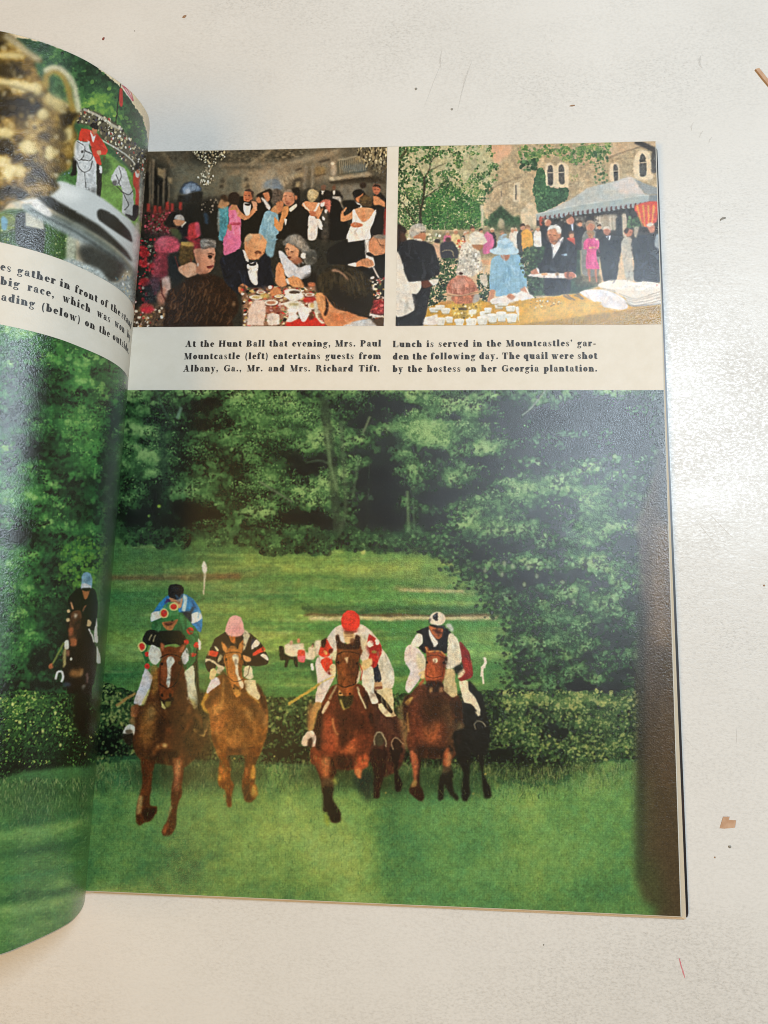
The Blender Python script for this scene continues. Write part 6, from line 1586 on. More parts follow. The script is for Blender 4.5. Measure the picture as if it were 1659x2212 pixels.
    p.specks([1120, 560, 1200, 560, 1200, 640, 1060, 820, 1030, 780], 40, ['33553a', '24402a', '4d7048'], 4, 47, .7)
    # small wing of the house
    p.L([1120, 640, 1300, 545, 1520, 470], 12, '76644c', 1.4, .85, sm=False)
    p.P([1060, 780, 1130, 660, 1340, 560, 1520, 480, 1520, 800, 1460, 840, 1180, 870, 1100, 960, 1060, 940], 'b7a481', 2, .55, .25, False)
    p.P([1420, 760, 1425, 560, 1460, 540, 1500, 550, 1500, 750], 'd6c7a5', 1.2, .9, .05)
    p.L([1448, 570, 1455, 740], 16, '4f4a40', 1, .9)
    p.L([1280, 640, 1280, 800], 26, 'cbb998', 1.2, .9)
    p.L([1280, 640, 1282, 700], 14, '5a5244', 1, .8)
    p.L([1045, 800, 1060, 1080], 34, 'cfc4aa', 1.4, .9)
    p.P([1110, 1040, 1140, 930, 1210, 870, 1280, 820, 1330, 870, 1420, 940, 1500, 940, 1510, 1100, 1380, 1120, 1180, 1100], '2e4a2c', 2, 1, .4)
    p.P([1230, 1060, 1260, 960, 1310, 1000, 1320, 1100], 'b6a684', 1.6, .9)
    p.P([1530, 1030, 1550, 880, 1610, 790, 1660, 780, 1660, 1100], 'cfbf9c', 1.6, .9)
    # far guests
    p.frame(1550, 870, 2100)
    p.P([500, 120, 1660, 60, 1660, 420, 1000, 440, 760, 470, 440, 470, 120, 300, 120, 200], '6f6c50', 5, .7, .3)
    p.specks([130, 160, 560, 150, 560, 280, 200, 280], 110, ['e6ddc4', 'cfc39c', '8d9a68', 'b5aa84', '5a6a44'], 4, 51, .8)
    def guest(x, y, w, h, coat, hair, skin='c08a68', b=1.0):
        p.P([x - w * .5, y + h * .25, x - w * .25, y, x + w * .25, y, x + w * .5, y + h * .25, x + w * .42, y + h, x - w * .42, y + h], coat, b, 1, .15)
        p.E(x, y - w * .22, w * .24, w * .3, skin, b)
        p.P([x - w * .27, y - w * .22, x - w * .2, y - w * .5, x + w * .1, y - w * .56, x + w * .26, y - w * .3, x, y - w * .36], hair, b)
    for g in ((640, 170, 100, 150, 'd0708f', 'b5a898'), (735, 150, 110, 160, 'd6c08a', 'd8c8a0'), (850, 170, 90, 120, '26282c', 'c8c0b0'), (880, 150, 70, 120, 'c8b898', 'b9a988'),
              (940, 120, 110, 160, 'c9b588', '4a3a2c'), (1040, 140, 90, 140, 'cfc0a0', '231d18'), (1170, 130, 90, 220, '2a2c2c', 'd5c8a8'), (1290, 170, 110, 160, '9aa09c', '8a7458'), (1410, 130, 90, 220, 'd8cfc0', 'cfc0a0'),
              (1450, 120, 80, 230, 'd8d4c8', 'd0bc98'), (1530, 100, 130, 300, '3a3c3e', '3a2e24'), (1640, 130, 60, 260, '2c4a48', '33281f'), (1590, 120, 130, 240, 'd9a244', '8a6a48'), (820, 230, 80, 100, 'c06a4a', 'cfc0a0')):
        guest(*g)
    p.P([1060, 200, 1110, 130, 1180, 170, 1190, 280, 1140, 380, 1060, 390], 'd06a94', 1.2)
    p.P([1520, 120, 1600, 100, 1640, 250, 1620, 340, 1540, 360, 1520, 240], 'd7a046', 1.2)
    p.P([450, 300, 520, 250, 570, 330, 560, 440, 520, 440], 'd8b08c', 1.4)
    p.E(520, 240, 36, 26, '2c2620', 1.2)
    p.P([550, 290, 620, 240, 700, 250, 760, 340, 760, 440, 570, 440], '34343a', 1.3)
    p.E(645, 225, 34, 28, '4a3c32', 1.2)
    p.L([570, 370, 620, 345, 690, 360, 720, 420], 10, '9c8a64', .9)
    p.specks([740, 230, 830, 230, 800, 320, 740, 330], 22, ['d04a34', 'e0a858', 'e8d8b8'], 4, 52, .8)
    # clipped hedges
    for sd, pts in ((61, [440, 460, 620, 440, 770, 470, 760, 640, 560, 640, 520, 560]), (62, [400, 680, 560, 640, 720, 650, 700, 760, 640, 900, 560, 980, 400, 1040]), (63, [1000, 640, 1140, 640, 1150, 980, 1060, 980, 1000, 780]), (64, [1480, 400, 1680, 320, 1680, 960, 1560, 820, 1560, 640])):
        hm = p.ragged(pts, 1.6, 1.4, 8, sd)
        q = p.pts(pts)
        (ax, ay), (bx, by) = q.min(0) - 4, q.max(0) + 4
        p.leaves(ax, ay, bx, by, [], ['15241a', (-.3, '1f3322'), (.1, '304f30'), (.5, '4c6f40'), (.9, '6f8a50')], sd, int((bx - ax) * (by - ay) / 7), 4, 1.2, base=0, var=.3, mask=hm, a=.95)
    # man in dark suit and grey hair, dark-skinned guest behind
    p.P([40, 60, 90, 50, 160, 110, 130, 180, 150, 230, 120, 300, 40, 380], '2a1c14', 1.4)
    p.P([80, 130, 130, 150, 140, 220, 90, 240], '4c3020', 2, .8)
    p.P([40, 330, 130, 240, 210, 225, 340, 230, 470, 300, 510, 420, 550, 560, 530, 640, 440, 680, 440, 820, 390, 1080, 340, 1245, 10, 1250, 10, 1000], '1f2023', 1.1, 1, .2)
    p.P([185, 110, 230, 50, 320, 30, 390, 80, 380, 130, 320, 140, 300, 200, 220, 210], 'b9b4a6', 1.2, 1, .2)
    p.P([240, 190, 320, 140, 380, 150, 370, 220, 340, 240, 250, 220], 'bd7c56', 1.2)
    p.L([320, 135, 385, 130], 7, '2a241c', .8)
    p.P([240, 215, 320, 215, 340, 240, 250, 230], 'e2dccc', 1)
    # waiter in white
    p.P([35, 380, 90, 450, 130, 600, 180, 720, 330, 710, 320, 800, 270, 870, 215, 870, 240, 1060, 20, 1120], 'ddd9cc', 1.1, 1, .06)
    p.P([40, 860, 210, 870, 240, 1020, 30, 1110], 'cfc8bc', 4, .6)
    p.P([330, 715, 420, 705, 470, 760, 400, 790, 340, 790], '5f3524', 1.1)
    p.P([420, 700, 535, 695, 520, 750, 470, 770], 'e0ddd0', 1)
    # woman in cream coat, turban hat
    p.P([800, 300, 860, 250, 960, 270, 1020, 370, 1040, 480, 1050, 580, 920, 660, 740, 640, 770, 470], 'cfc8b8', 1.2, 1, .3)
    p.specks([790, 300, 940, 270, 1040, 480, 1020, 600, 760, 630], 90, ['a8a290', 'e2dccc', '8c8878', 'bdb6a4'], 3, 53, .8)
    p.P([890, 220, 900, 160, 980, 120, 1060, 150, 1110, 240, 1060, 280, 930, 280], 'dcd3c0', 1.2)
    p.P([930, 280, 1060, 285, 1040, 340, 1000, 350, 950, 320], 'a8744c', 1.2)
    p.P([1040, 470, 1150, 470, 1150, 520, 1080, 520], 'd0a27c', 1.1)
    p.P([1020, 650, 1100, 630, 1115, 760, 1080, 775, 1030, 720], 'cbc5b4', 1.1)
    p.L([1060, 650, 1075, 540], 8, 'cbc5b4', .8)
    # (copper dish)  on brass stand, cups
    p.P([360, 1250, 400, 1040, 560, 970, 900, 940, 1150, 960, 1680, 900, 1680, 1250], 'c8982a', 1.4, 1, .12, False)
    p.P([630, 860, 640, 760, 690, 690, 760, 650, 860, 650, 940, 700, 990, 780, 1000, 860, 820, 890], 'bb7458', 1.1, 1, .25)
    p.P([700, 720, 800, 680, 900, 700, 860, 780, 720, 800], 'dba48c', 4, .7)
    for x in (700, 760, 830, 900, 950):
        p.L([x, 760, x + 6, 860], 14, ['8c4a30', 'e0b49c', '6a3420'][x % 3], 1.2, .5)
    p.E(797, 625, 26, 16, '4c2c20', 1)
    p.P([570, 870, 640, 850, 820, 880, 1000, 830, 1060, 800, 1050, 830, 960, 890, 800, 905, 640, 895], 'd2ab7e', 1)
    p.P([690, 900, 1000, 880, 960, 960, 860, 1000, 740, 990], 'b9704c', 1.3, 1, .3)
    p.P([960, 880, 1020, 880, 1010, 960, 940, 980], 'a9a59c', 1.4)
    p.P([690, 960, 740, 990, 980, 980, 1040, 930, 1040, 1040, 960, 1120, 720, 1160], 'b8993c', 1.2, 1, .3)
    p.specks([700, 1000, 1030, 970, 960, 1150, 730, 1160], 50, ['7a6424', 'e0c878', '4a3a18', 'f0e4b8'], 3, 54, .7)
    p.E(825, 1045, 50, 16, '4c3c20', 1)
    p.P([890, 1060, 980, 1050, 970, 1100, 900, 1110], 'e0dcc8', 1.2)
    p.P([540, 960, 680, 950, 690, 990, 560, 1000], 'c08a4c', 1.6, .8)
    def cup(x, y, w, h):
        p.P([x - w / 2, y - h * .3, x + w / 2, y - h * .3, x + w * .36, y + h * .4, x + w * .18, y + h * .5, x - w * .18, y + h * .5, x - w * .36, y + h * .4], 'd9dad0', .9, 1, .08)
        p.E(x, y - h * .3, w / 2, h * .13, 'eceadf', .8)
        p.L([x - w * .45, y + h * .46, x + w * .45, y + h * .46], 12, '8a7434', 1.0, .75)
        p.L([x + w * .3, y - h * .2, x + w * .24, y + h * .3], 14, 'b4b5a8', 1.4, .5)
    for x, y, w, h in ((480, 1060, 120, 70), (550, 1030, 120, 70), (620, 1070, 110, 80), (440, 1180, 130, 110), (560, 1190, 110, 110), (660, 1170, 90, 90), (1080, 1110, 120, 100), (1120, 1060, 90, 80), (1250, 1000, 110, 90), (1300, 970, 150, 90), (1390, 1040, 110, 80), (1200, 960, 100, 60), (1510, 1060, 130, 100),
                         (780, 1200, 110, 100), (920, 1200, 130, 110), (1050, 1180, 130, 130), (1170, 1150, 120, 130), (1280, 1130, 120, 140), (1400, 1150, 130, 130), (1540, 1140, 140, 140)):
        cup(x, y, w, h)
    p.P([380, 1150, 520, 1110, 520, 1230, 350, 1230], 'e4ddd4', 1.4)
    # woman in pale blue
    p.P([1160, 460, 1220, 410, 1300, 400, 1440, 390, 1500, 410, 1540, 520, 1580, 700, 1575, 800, 1510, 830, 1460, 870, 1220, 900, 1210, 830, 1140, 820, 1140, 620], '86b2ca', 1, 1, .1)
    p.L([1225, 520, 1215, 820], 12, '6a94ac', 1.4, .7)
    p.L([1490, 520, 1510, 800], 12, '6a94ac', 1.4, .7)
    p.L([1385, 480, 1390, 860], 8, '6f9ab4', 1.2, .6)
    p.P([1260, 640, 1360, 700, 1480, 640, 1470, 850, 1240, 880], '7aa6be', 6, .6)
    p.P([1270, 400, 1380, 400, 1370, 450, 1330, 475, 1290, 450], 'b87a58', 1.2)
    p.P([1135, 350, 1220, 310, 1240, 240, 1300, 205, 1370, 210, 1410, 290, 1480, 340, 1470, 390, 1300, 405, 1180, 390], 'b5d0de', 1, 1, .06)
    p.P([1230, 300, 1320, 330, 1420, 290, 1400, 240, 1320, 280, 1240, 260], '86b0ca', 1.6, .8)
    p.L([1270, 220, 1290, 170, 1340, 160], 24, 'a9c8d8', 1.2, .9)
    p.P([1110, 940, 1150, 820, 1200, 820, 1180, 920, 1130, 960], 'c48a66', 1.1)
    p.P([1160, 930, 1560, 830, 1640, 900, 1400, 970, 1180, 980], 'e2dcd4', 1.1)
    p.P([1340, 900, 1380, 860, 1440, 900, 1400, 940], 'b8764c', 1.4)
    p.P([1500, 810, 1560, 780, 1600, 850, 1540, 860], 'c89070', 1.2)
    p.L([1560, 790, 1620, 840, 1660, 910], 14, 'ece8e0', .9)
    # right-hand part (frame E4)
    p.frame(2050, 870, 2620)
    p.P([100, 300, 280, 270, 680, 320, 700, 700, 900, 740, 660, 830, 80, 860], '2c4430', 2, 1, .4, False)
    p.specks([0, 340, 240, 280, 260, 560, 60, 660, 0, 560], 160, ['3f5f3a', '24382a', '5f7f50', '1b2a20'], 4, 65, .7)
    p.specks([80, 650, 280, 650, 280, 860, 100, 860], 80, ['3f5f3a', '24382a', '4f6f48', '1b2a20'], 4, 66, .7)
    p.P([640, 620, 900, 620, 900, 740, 640, 740], '4c4a34', 3, .8, .4)
    for g in ((200, 110, 100, 180, 'd8d4ca', '8f8a6a'), (560, 30, 180, 260, '1d1f22', '4a3a2c'), (300, 50, 120, 230, '191b1e', 'c9b49c'), (580, 190, 130, 110, 'c4503c', '55402e'), (680, 60, 120, 260, '24262a', '3a2e24'), (800, 110, 210, 500, '7c7b74', '98826a'), (900, 90, 90, 300, '2a2a28', '2c241e')):
        guest(*g)
    p.E(805, 75, 34, 44, 'b5775a', 1.2)
    p.P([570, 30, 600, 30, 600, 110, 585, 100], 'b9c4d4', 1)
    p.E(580, -5, 34, 44, 'b0745a', 1.2)
    p.E(320, 25, 30, 40, 'b5765a', 1.2)
    p.P([900, 220, 960, 170, 1060, 160, 1140, 200, 1160, 320, 1120, 480, 1090, 690, 950, 690, 920, 480, 890, 330], '1c2026', 1.3, 1, .2)
    p.P([975, 175, 1030, 165, 1020, 215, 1000, 215], 'e0e2e4', 1)
    p.P([990, 175, 1008, 175, 1004, 216], '2a3038', .8)
    p.P([945, 110, 970, 70, 1020, 80, 1030, 130, 990, 165, 950, 140], 'b57a60', 1.2)
    p.P([940, 100, 960, 65, 1010, 65, 1030, 110, 990, 90], 'cfcabb', 1.2)
    p.P([1155, 260, 1190, 180, 1270, 200, 1270, 320, 1280, 450, 1290, 680, 1210, 680, 1170, 460], 'b3ae9e', 1.3, 1, .12)
    p.P([1180, 130, 1220, 90, 1285, 110, 1270, 170, 1220, 180], 'b8785a', 1.2)
    p.P([1180, 120, 1215, 80, 1240, 100, 1210, 150], '332822', 1.2)
    p.P([1270, 250, 1330, 180, 1440, 160, 1540, 200, 1590, 320, 1600, 700, 1310, 690, 1300, 480], '1d2128', 1.4, 1, .2)
    p.P([1370, 110, 1410, 70, 1470, 90, 1460, 150, 1400, 150], '2c241f', 1.3)
    p.P([1450, 60, 1500, 30, 1540, 60, 1535, 130, 1490, 140], 'bb7c60', 1.3)
    p.P([1440, 50, 1490, 20, 1530, 40, 1480, 70], 'cdc4b0', 1.2)
    p.P([1300, 80, 1360, 70, 1330, 190, 1300, 180], 'c9bda0', 1.6, .8)
    p.P([1540, 180, 1590, 150, 1590, 320, 1540, 290], '8f9aa0', 1.6)
    # woman in pink
    p.P([720, 250, 760, 200, 840, 190, 900, 220, 895, 310, 870, 340, 880, 450, 905, 550, 850, 555, 755, 550, 750, 450, 755, 330, 720, 330], 'd9558c', 1, 1, .1)
    p.L([820, 210, 820, 300], 9, 'b03a6c', 1.2, .7)
    p.P([765, 130, 800, 110, 835, 140, 830, 200, 780, 195], 'b87c5c', 1.2)
    p.P([755, 140, 780, 105, 840, 120, 840, 170, 810, 140], '9a7c5a', 1.3)
    p.L([780, 310, 870, 305], 24, 'd0a07c', 1)
    p.L([860, 205, 890, 215], 26, 'e4d9b8', 1.4)
    for x, d in ((790, 0), (865, 6)):
        p.L([x - 8, 550, x - 4, 640, x + d, 700], 28, 'bd7458', 1.1, 1, 16)
    # man with tray
    p.P([300, 260, 360, 240, 480, 190, 560, 230, 640, 310, 640, 560, 600, 620, 560, 600, 560, 820, 280, 850, 270, 650, 200, 590, 190, 530, 250, 430], '21252c', 1.1, 1, .2)
    p.P([355, 260, 400, 260, 470, 190, 490, 200, 440, 320, 370, 435, 365, 340], 'e2e0de', .9)
    p.P([470, 385, 530, 375, 535, 395, 480, 398], '9fb0bc', .8)
    p.P([305, 140, 330, 90, 400, 90, 460, 130, 450, 200, 390, 270, 340, 240, 330, 200], 'c3865f', 1.1)
    p.P([305, 110, 330, 60, 400, 40, 460, 70, 465, 140, 430, 150, 400, 90, 350, 90], 'd2cfc6', 1.1)
    p.P([330, 170, 370, 180, 390, 230, 350, 235], '8a4c34', 2.4, .7)
    p.P([85, 630, 150, 600, 500, 600, 600, 590, 640, 640, 520, 660, 300, 655], 'e2d8d0', 1)
    p.P([110, 580, 180, 545, 215, 600, 130, 615], 'c08060', 1.1)
    p.P([500, 590, 600, 590, 630, 640, 560, 675, 510, 650], 'c0785c', 1.1)
    p.P([180, 535, 215, 560, 215, 600, 195, 580], 'e8e4de', .9)
    p.E(270, 610, 34, 18, 'd0a070', 1.4)
    p.E(415, 610, 20, 20, 'b88858', 1.4)
    # table top, cutlery, napkins and plates
    p.P([-20, 910, 680, 830, 900, 760, 1620, 940, 1620, 1200, -20, 1200], 'ce9c2c', 1.2, 1, .12, False)
    p.P([200, 950, 900, 900, 1000, 1010, 250, 1120, 60, 1080], 'd8b864', 10, .7)
    p.P([0, 1185, 1000, 1050, 1620, 960, 1620, 1200, 0, 1200], 'a17e28', 2, 1, .12, False)
    p.specks([90, 900, 480, 900, 500, 970, 100, 1000], 70, ['efe4b8', '9a7a30', 'f6f0d8', '7a6028', 'c89a40'], 3.2, 67, .7, .6)
    for x0, y0, x1, y1 in ((490, 850, 580, 905), (520, 840, 620, 910), (620, 850, 710, 895), (640, 830, 720, 890)):
        p.L([x0, y0, x1, y1], 16, ['5f5a50', 'cdc8bc'][x0 % 2], 1, .9)
    p.P([0, 800, 90, 830, 160, 880, 90, 900, 0, 915], 'e4ddd6', 1.2)
    p.L([60, 780, 110, 850, 160, 885], 14, 'f0ece6', 1)
    p.P([680, 820, 760, 785, 960, 780, 1100, 830, 1200, 900, 1230, 990, 1130, 1020, 960, 990, 920, 930, 830, 920], 'e3dedc', 1.2, 1, .1)
    p.P([830, 840, 1000, 830, 1100, 930, 960, 930], 'd0cacb', 5, .6)
    p.P([1100, 900, 1200, 905, 1220, 1000, 1130, 1015], 'd6d0cd', 1.3)
    p.P([890, 720, 1000, 680, 1140, 670, 1260, 690, 1320, 720, 1200, 780, 1080, 790, 900, 760], 'e6dfd2', 1.1, 1, .04)
    p.P([900, 760, 1080, 790, 1090, 820, 920, 770], 'bfb6a8', 1.2)
    p.P([1090, 770, 1200, 730, 1400, 695, 1610, 730, 1610, 950, 1300, 980, 1220, 940, 1200, 880, 1100, 830], 'd9d2c4', 1.1, 1, .04)
    p.P([1095, 770, 1200, 730, 1400, 695, 1610, 730, 1610, 770, 1330, 800], 'e9e2d6', 1.2)
    for a0, b0, c0 in ((830, 880, 850), (870, 900, 880), (900, 930, 915), (925, 965, 945)):
        p.L([1130 + (a0 - 830), a0, 1320, b0 + 10, 1610, c0 - 40], 9, '968c7c', 1.0, .8)
    p.L([1210, 940, 1300, 980, 1610, 948], 12, '5a5044', 1.4, .8)
    p.E(1560, 738, 9, 4, 'c8483a', 1)
    # modelling on the nearer figures
    p.P([305, 150, 330, 120, 340, 240, 315, 220], 'dca07a', 3, .6)
    p.L([320, 165, 350, 160], 9, '4a2a1c', .8, .85)
    p.L([375, 165, 405, 172], 9, '4a2a1c', .8, .85)
    p.L([345, 175, 335, 210, 355, 215], 7, '8f5438', .8, .8)
    p.L([345, 235, 375, 238], 8, '6a3024', .8, .8)
    p.P([410, 150, 450, 150, 440, 220, 400, 260], '94603f', 4, .6)
    p.folds([300, 260, 360, 240, 480, 190, 640, 310, 640, 560, 560, 820, 280, 850, 200, 590, 250, 430], 20, ['0c0f14', '38404c', '151920'], 20, 85, 2, .45)
    p.L([365, 260, 370, 435], 7, '5a6270', .8, .6)
    p.L([480, 205, 440, 330, 380, 440], 8, '3c4450', .8, .7)
    p.folds([720, 250, 840, 190, 900, 220, 905, 550, 755, 550], 12, ['a03068', 'f080ac'], 14, 88, 3, .5)
    p.folds([900, 220, 1140, 200, 1160, 320, 1090, 690, 950, 690], 12, ['0c0e12', '333a44'], 22, 88, 4, .45)
    p.folds([1155, 260, 1270, 200, 1290, 680, 1210, 680], 10, ['8c8678', 'cfc9b8'], 16, 88, 5, .5)
    p.folds([1270, 250, 1540, 200, 1600, 700, 1310, 690], 14, ['0e1116', '353c46'], 24, 88, 6, .4)
    for x, y in ((990, 110), (800, 160), (1265, 130), (1520, 80)):
        p.L([x - 14, y, x - 4, y], 6, '4a2a1c', .8, .7)
        p.L([x + 6, y, x + 16, y], 6, '4a2a1c', .8, .7)
    p.folds([680, 820, 960, 780, 1230, 990, 960, 990], 16, ['b4aeb0', 'f6f2f0'], 18, 30, 7, .5)
    p.frame(1550, 870, 2100)
    p.folds([1160, 460, 1300, 400, 1500, 410, 1580, 700, 1460, 870, 1220, 900, 1140, 620], 26, ['5f8fae', 'b0d4e4', '6f9cb8'], 18, 85, 8, .5)
    p.folds([1140, 350, 1300, 205, 1470, 340, 1300, 405], 10, ['8fb0c4', 'd4e6ee'], 14, 10, 9, .5)
    p.folds([150, 250, 340, 235, 550, 560, 440, 690, 340, 690, 200, 690, 150, 480], 20, ['0c0d0e', '34363a', '141518'], 30, 80, 10, .45)
    p.folds([185, 110, 320, 30, 390, 80, 300, 200, 220, 210], 14, ['8a867a', 'd8d4c8'], 9, 60, 11, .55, 1)
    p.folds([35, 380, 180, 720, 330, 710, 240, 1060, 20, 1120], 14, ['aea898', 'f2eee2'], 24, 70, 12, .5)
    p.folds([890, 220, 980, 120, 1110, 240, 930, 280], 10, ['aaa08a', 'f0e8d6'], 14, 20, 13, .55)
    p.folds([630, 860, 690, 690, 860, 650, 1000, 860, 820, 890], 16, ['6a2e1c', 'f0c4a8', '8a4a32'], 12, 70, 14, .5)
    p.L([640, 875, 800, 895, 1040, 835], 9, '7a5636', .8, .8)
    p.L([650, 800, 800, 830, 995, 790], 7, '7a4028', 1, .6)
    p.P([320, 150, 385, 150, 375, 220, 345, 235], 'a4653f', 3, .5)
    p.frame(0, 0, 3024, 1659)
    p.soften(846, 298, 1438, 712, .35, 1.2, 57)
    p.mottle(848, 300, 1436, 708, .16, 8, 58, .1)
def paint_cup(p):
    """upper picture of the lifted sheet: gilt trophy and silver bowl before mounted riders and a crowd"""
    p.frame(0, 0, 3024, 1659)
    p.P([-10, 40, 420, 40, 420, 720, -10, 720], 'd9c7a2', 0, 1, .04, False)
    p.frame(0, 80, 700)
    fx = lambda x: x * p.s + p.ox
    fy = lambda y: y * p.s + p.oy
    # wooded hill
    HL = ['18281c', (-.4, '213a28'), (-.1, '2e5235'), (.2, '45733f'), (.5, '6d9a44'), (.9, '9cb850')]
    hill = p.ragged([140, 175, 260, 180, 420, 215, 540, 262, 660, 300, 780, 355, 900, 430, 1000, 515, 1100, 600, 1180, 680, 1260, 810, 1330, 930, 1370, 1070, 1390, 1250, 1400, 1400, 1300, 1500, 60, 1500, 0, 400], 1.2, 1.2, 6, 3)
    hb = [(fx(900), fy(720), 40, 30, .45), (fx(850), fy(800), 40, 20, .35), (fx(560), fy(320), 40, 22, .1), (fx(760), fy(400), 70, 16, -.45), (fx(950), fy(540), 60, 16, -.4), (fx(1080), fy(650), 40, 20, -.25),
          (fx(1200), fy(960), 60, 30, .15), (fx(700), fy(520), 50, 24, .1), (fx(1250), fy(820), 20, 40, -.3), (fx(1300), fy(1100), 30, 40, -.05), (fx(300), fy(230), 40, 12, -.3)]
    p.foliage(0, 40, 420, 420, hb, HL, 5, base=-.02, s=18, amp=.55, mask=hill)
    p.leaves(0, 40, 420, 420, hb, HL, 5, 3600, 6, 1.6, base=.0, var=.18, mask=hill, clump=1, cr=9, warp=.4)
    p.soften(0, 40, 420, 420, .5)
    # flags
    p.L([1128, 590, 1100, 800, 1062, 1150], 9, '22241e', .7)
    p.P([1118, 640, 1145, 640, 1150, 780, 1135, 810, 1115, 780], 'b83a30', .8)
    p.P([1135, 590, 1200, 640, 1250, 740, 1240, 760, 1180, 690], 'd8cfc4', .8)
    for o in (0, 20, 40):
        p.L([1140 + o * .6, 600 + o * .4, 1180 + o, 660, 1240 + o * .2, 755], 8, 'b8444c', .6, .8)
    # crowd and stands
    crowd = [760, 830, 900, 850, 1080, 960, 1200, 1080, 1290, 1180, 1400, 1230, 1400, 1500, 1300, 1560, 1220, 1400, 1060, 1200, 940, 1080, 900, 1000, 720, 960, 720, 880]
    p.P(crowd, '57523f', 2, 1, .2)
    p.specks(crowd, 900, ['e6dfc8', 'c9bf9c', '2a2822', '8f8568', 'd8d2bc', '3c3a4a', 'b9ae86', '171714', 'a34a3a'], 2.6, 6, .35, 1.5)
    p.L([780, 830, 900, 880, 1060, 985, 1140, 1020], 24, 'd6cfb8', .8, .7)
    p.L([940, 1110, 1100, 1200, 1220, 1290, 1300, 1400], 14, 'cfd0c4', .7, .8)
    # lawn
    p.P([930, 1250, 1020, 1250, 1110, 1320, 1240, 1450, 1300, 1800, 1300, 2000, 640, 1800, 560, 1500, 700, 1440], '6f9a44', 2, 1, .2)
    p.P([930, 1270, 1000, 1280, 1040, 1360, 1000, 1440, 930, 1430], '3c5a30', 3, .9, .3)
    p.P([560, 1430, 700, 1440, 760, 1560, 700, 1640, 560, 1560], '3f6a34', 3, .9, .4)
    p.specks([540, 1380, 660, 1400, 640, 1470, 560, 1450], 16, ['8fa8c0', 'd0d8d8', '6a86a4'], 2, 8, .6)
    # rider in red on a grey
    p.P([735, 1110, 760, 1010, 850, 1030, 905, 1060, 1000, 1190, 990, 1250, 930, 1260, 945, 1350, 890, 1340, 850, 1180, 830, 1140, 760, 1130], 'cf3c28', .8, 1, .15)
    p.P([905, 1060, 960, 1130, 940, 1180, 905, 1160], 'b82f20', 1.6, .7)
    p.P([840, 1030, 870, 1080, 895, 1070, 870, 1140], 'e8e0d4', .7)
    p.P([855, 1020, 870, 1000, 905, 1020, 900, 1060, 870, 1070], 'bd7a54', .9)
    p.P([835, 985, 860, 960, 900, 965, 915, 1020, 870, 1010], '1b1a1a', .8)
    p.P([900, 1220, 940, 1210, 945, 1250, 915, 1260], 'd8a078', .9)
    p.P([690, 1150, 720, 1120, 800, 1140, 840, 1130, 830, 1180, 860, 1240, 900, 1340, 905, 1470, 900, 1640, 860, 1700, 830, 1760, 790, 1690, 740, 1640, 710, 1540, 720, 1400, 700, 1300, 680, 1220], 'c9cbc8', .9, 1, .12)
    p.P([830, 1280, 890, 1380, 890, 1560, 820, 1640, 760, 1620, 800, 1450], 'b2b6b6', 3, .7, .3)
    p.P([740, 1600, 900, 1560, 880, 1700, 840, 1760, 800, 1700], '6d6f6c', 2, .7, .4)
    p.specks([700, 1130, 880, 1250, 900, 1600, 740, 1620], 40, ['e2e2dc', '9aa0a0', 'd8d8d4'], 1.6, 9, .5)
    for q in ([720, 1130, 790, 1180, 780, 1260, 740, 1310, 690, 1250], [720, 1320, 740, 1380, 790, 1420, 840, 1390, 860, 1310], [780, 1210, 860, 1250, 840, 1310, 760, 1300], [790, 1420, 800, 1560]):
        p.L(q, 8, '2a2826', .6, .85)
    p.P([670, 1280, 715, 1300, 710, 1440, 660, 1450, 680, 1380], '1c1a18', 1)
    p.P([900, 1340, 950, 1390, 950, 1500, 930, 1680, 900, 1640, 905, 1480], '1a1816', 1)
    p.P([925, 1360, 950, 1370, 950, 1430, 932, 1420], 'e8e4dc', .8)
    p.E(765, 1225, 14, 11, '2c2826', .8)
    p.P([690, 1200, 740, 1160, 730, 1300, 690, 1290], 'e2e2de', 2, .8)
    p.folds([690, 1150, 840, 1130, 905, 1470, 860, 1700, 740, 1640, 720, 1400], 22, ['8d9292', 'eeeeea', 'a4a8a8'], 14, 85, 5, .45)
    p.folds([735, 1110, 850, 1030, 1000, 1190, 945, 1350, 850, 1180], 12, ['8a2014', 'e8604a'], 10, 70, 6, .5)
    # second grey and rider
    p.frame(0, 650, 700)
    p.P([1040, 110, 1075, 40, 1110, 5, 1140, 20, 1170, 40, 1210, 170, 1240, 260, 1250, 420, 1260, 500, 1200, 480, 1140, 440, 1150, 300, 1130, 200, 1070, 190, 1040, 150], 'c9ccc9', .9, 1, .14)
    p.P([1140, 300, 1230, 260, 1250, 480, 1180, 460], 'a9b0ae', 2.5, .7)
    for q in ([1080, 90, 1110, 160, 1130, 200], [1110, 20, 1130, 110, 1095, 180], [1140, 250, 1200, 280, 1240, 240], [1090, 200, 1150, 260, 1200, 370, 1160, 420]):
        p.L(q, 7, '2c2a28', .6, .8)
    p.P([1050, 150, 1090, 150, 1080, 195, 1050, 180], '4a4644', 1.2, .8)
    p.P([1245, 80, 1290, 60, 1310, 120, 1300, 240, 1290, 400, 1260, 390, 1270, 250, 1240, 180], 'c8422e', .9, 1, .15)
    p.P([1260, 60, 1300, 80, 1290, 120, 1265, 110], 'e0d8cc', .7)
    p.E(1280, 20, 20, 34, '1c1a18', .9)
    p.E(1285, 62, 14, 20, 'b5745a', .8)
    p.P([1240, 380, 1290, 380, 1290, 470, 1240, 500], '1a1816', 1)
    p.P([1165, 450, 1220, 470, 1280, 480, 1250, 525, 1190, 500], '1d1c1a', 1, .9)
    p.P([1300, 100, 1340, 60, 1340, 500, 1290, 520, 1300, 300], '9fa39c', 2, .8, .3)
    # dark frock figure behind the bowl, lawn under it
    p.P([0, 440, 300, 420, 660, 640, 700, 900, 560, 900, 0, 740], '3a5a2c', 3, 1, .3)
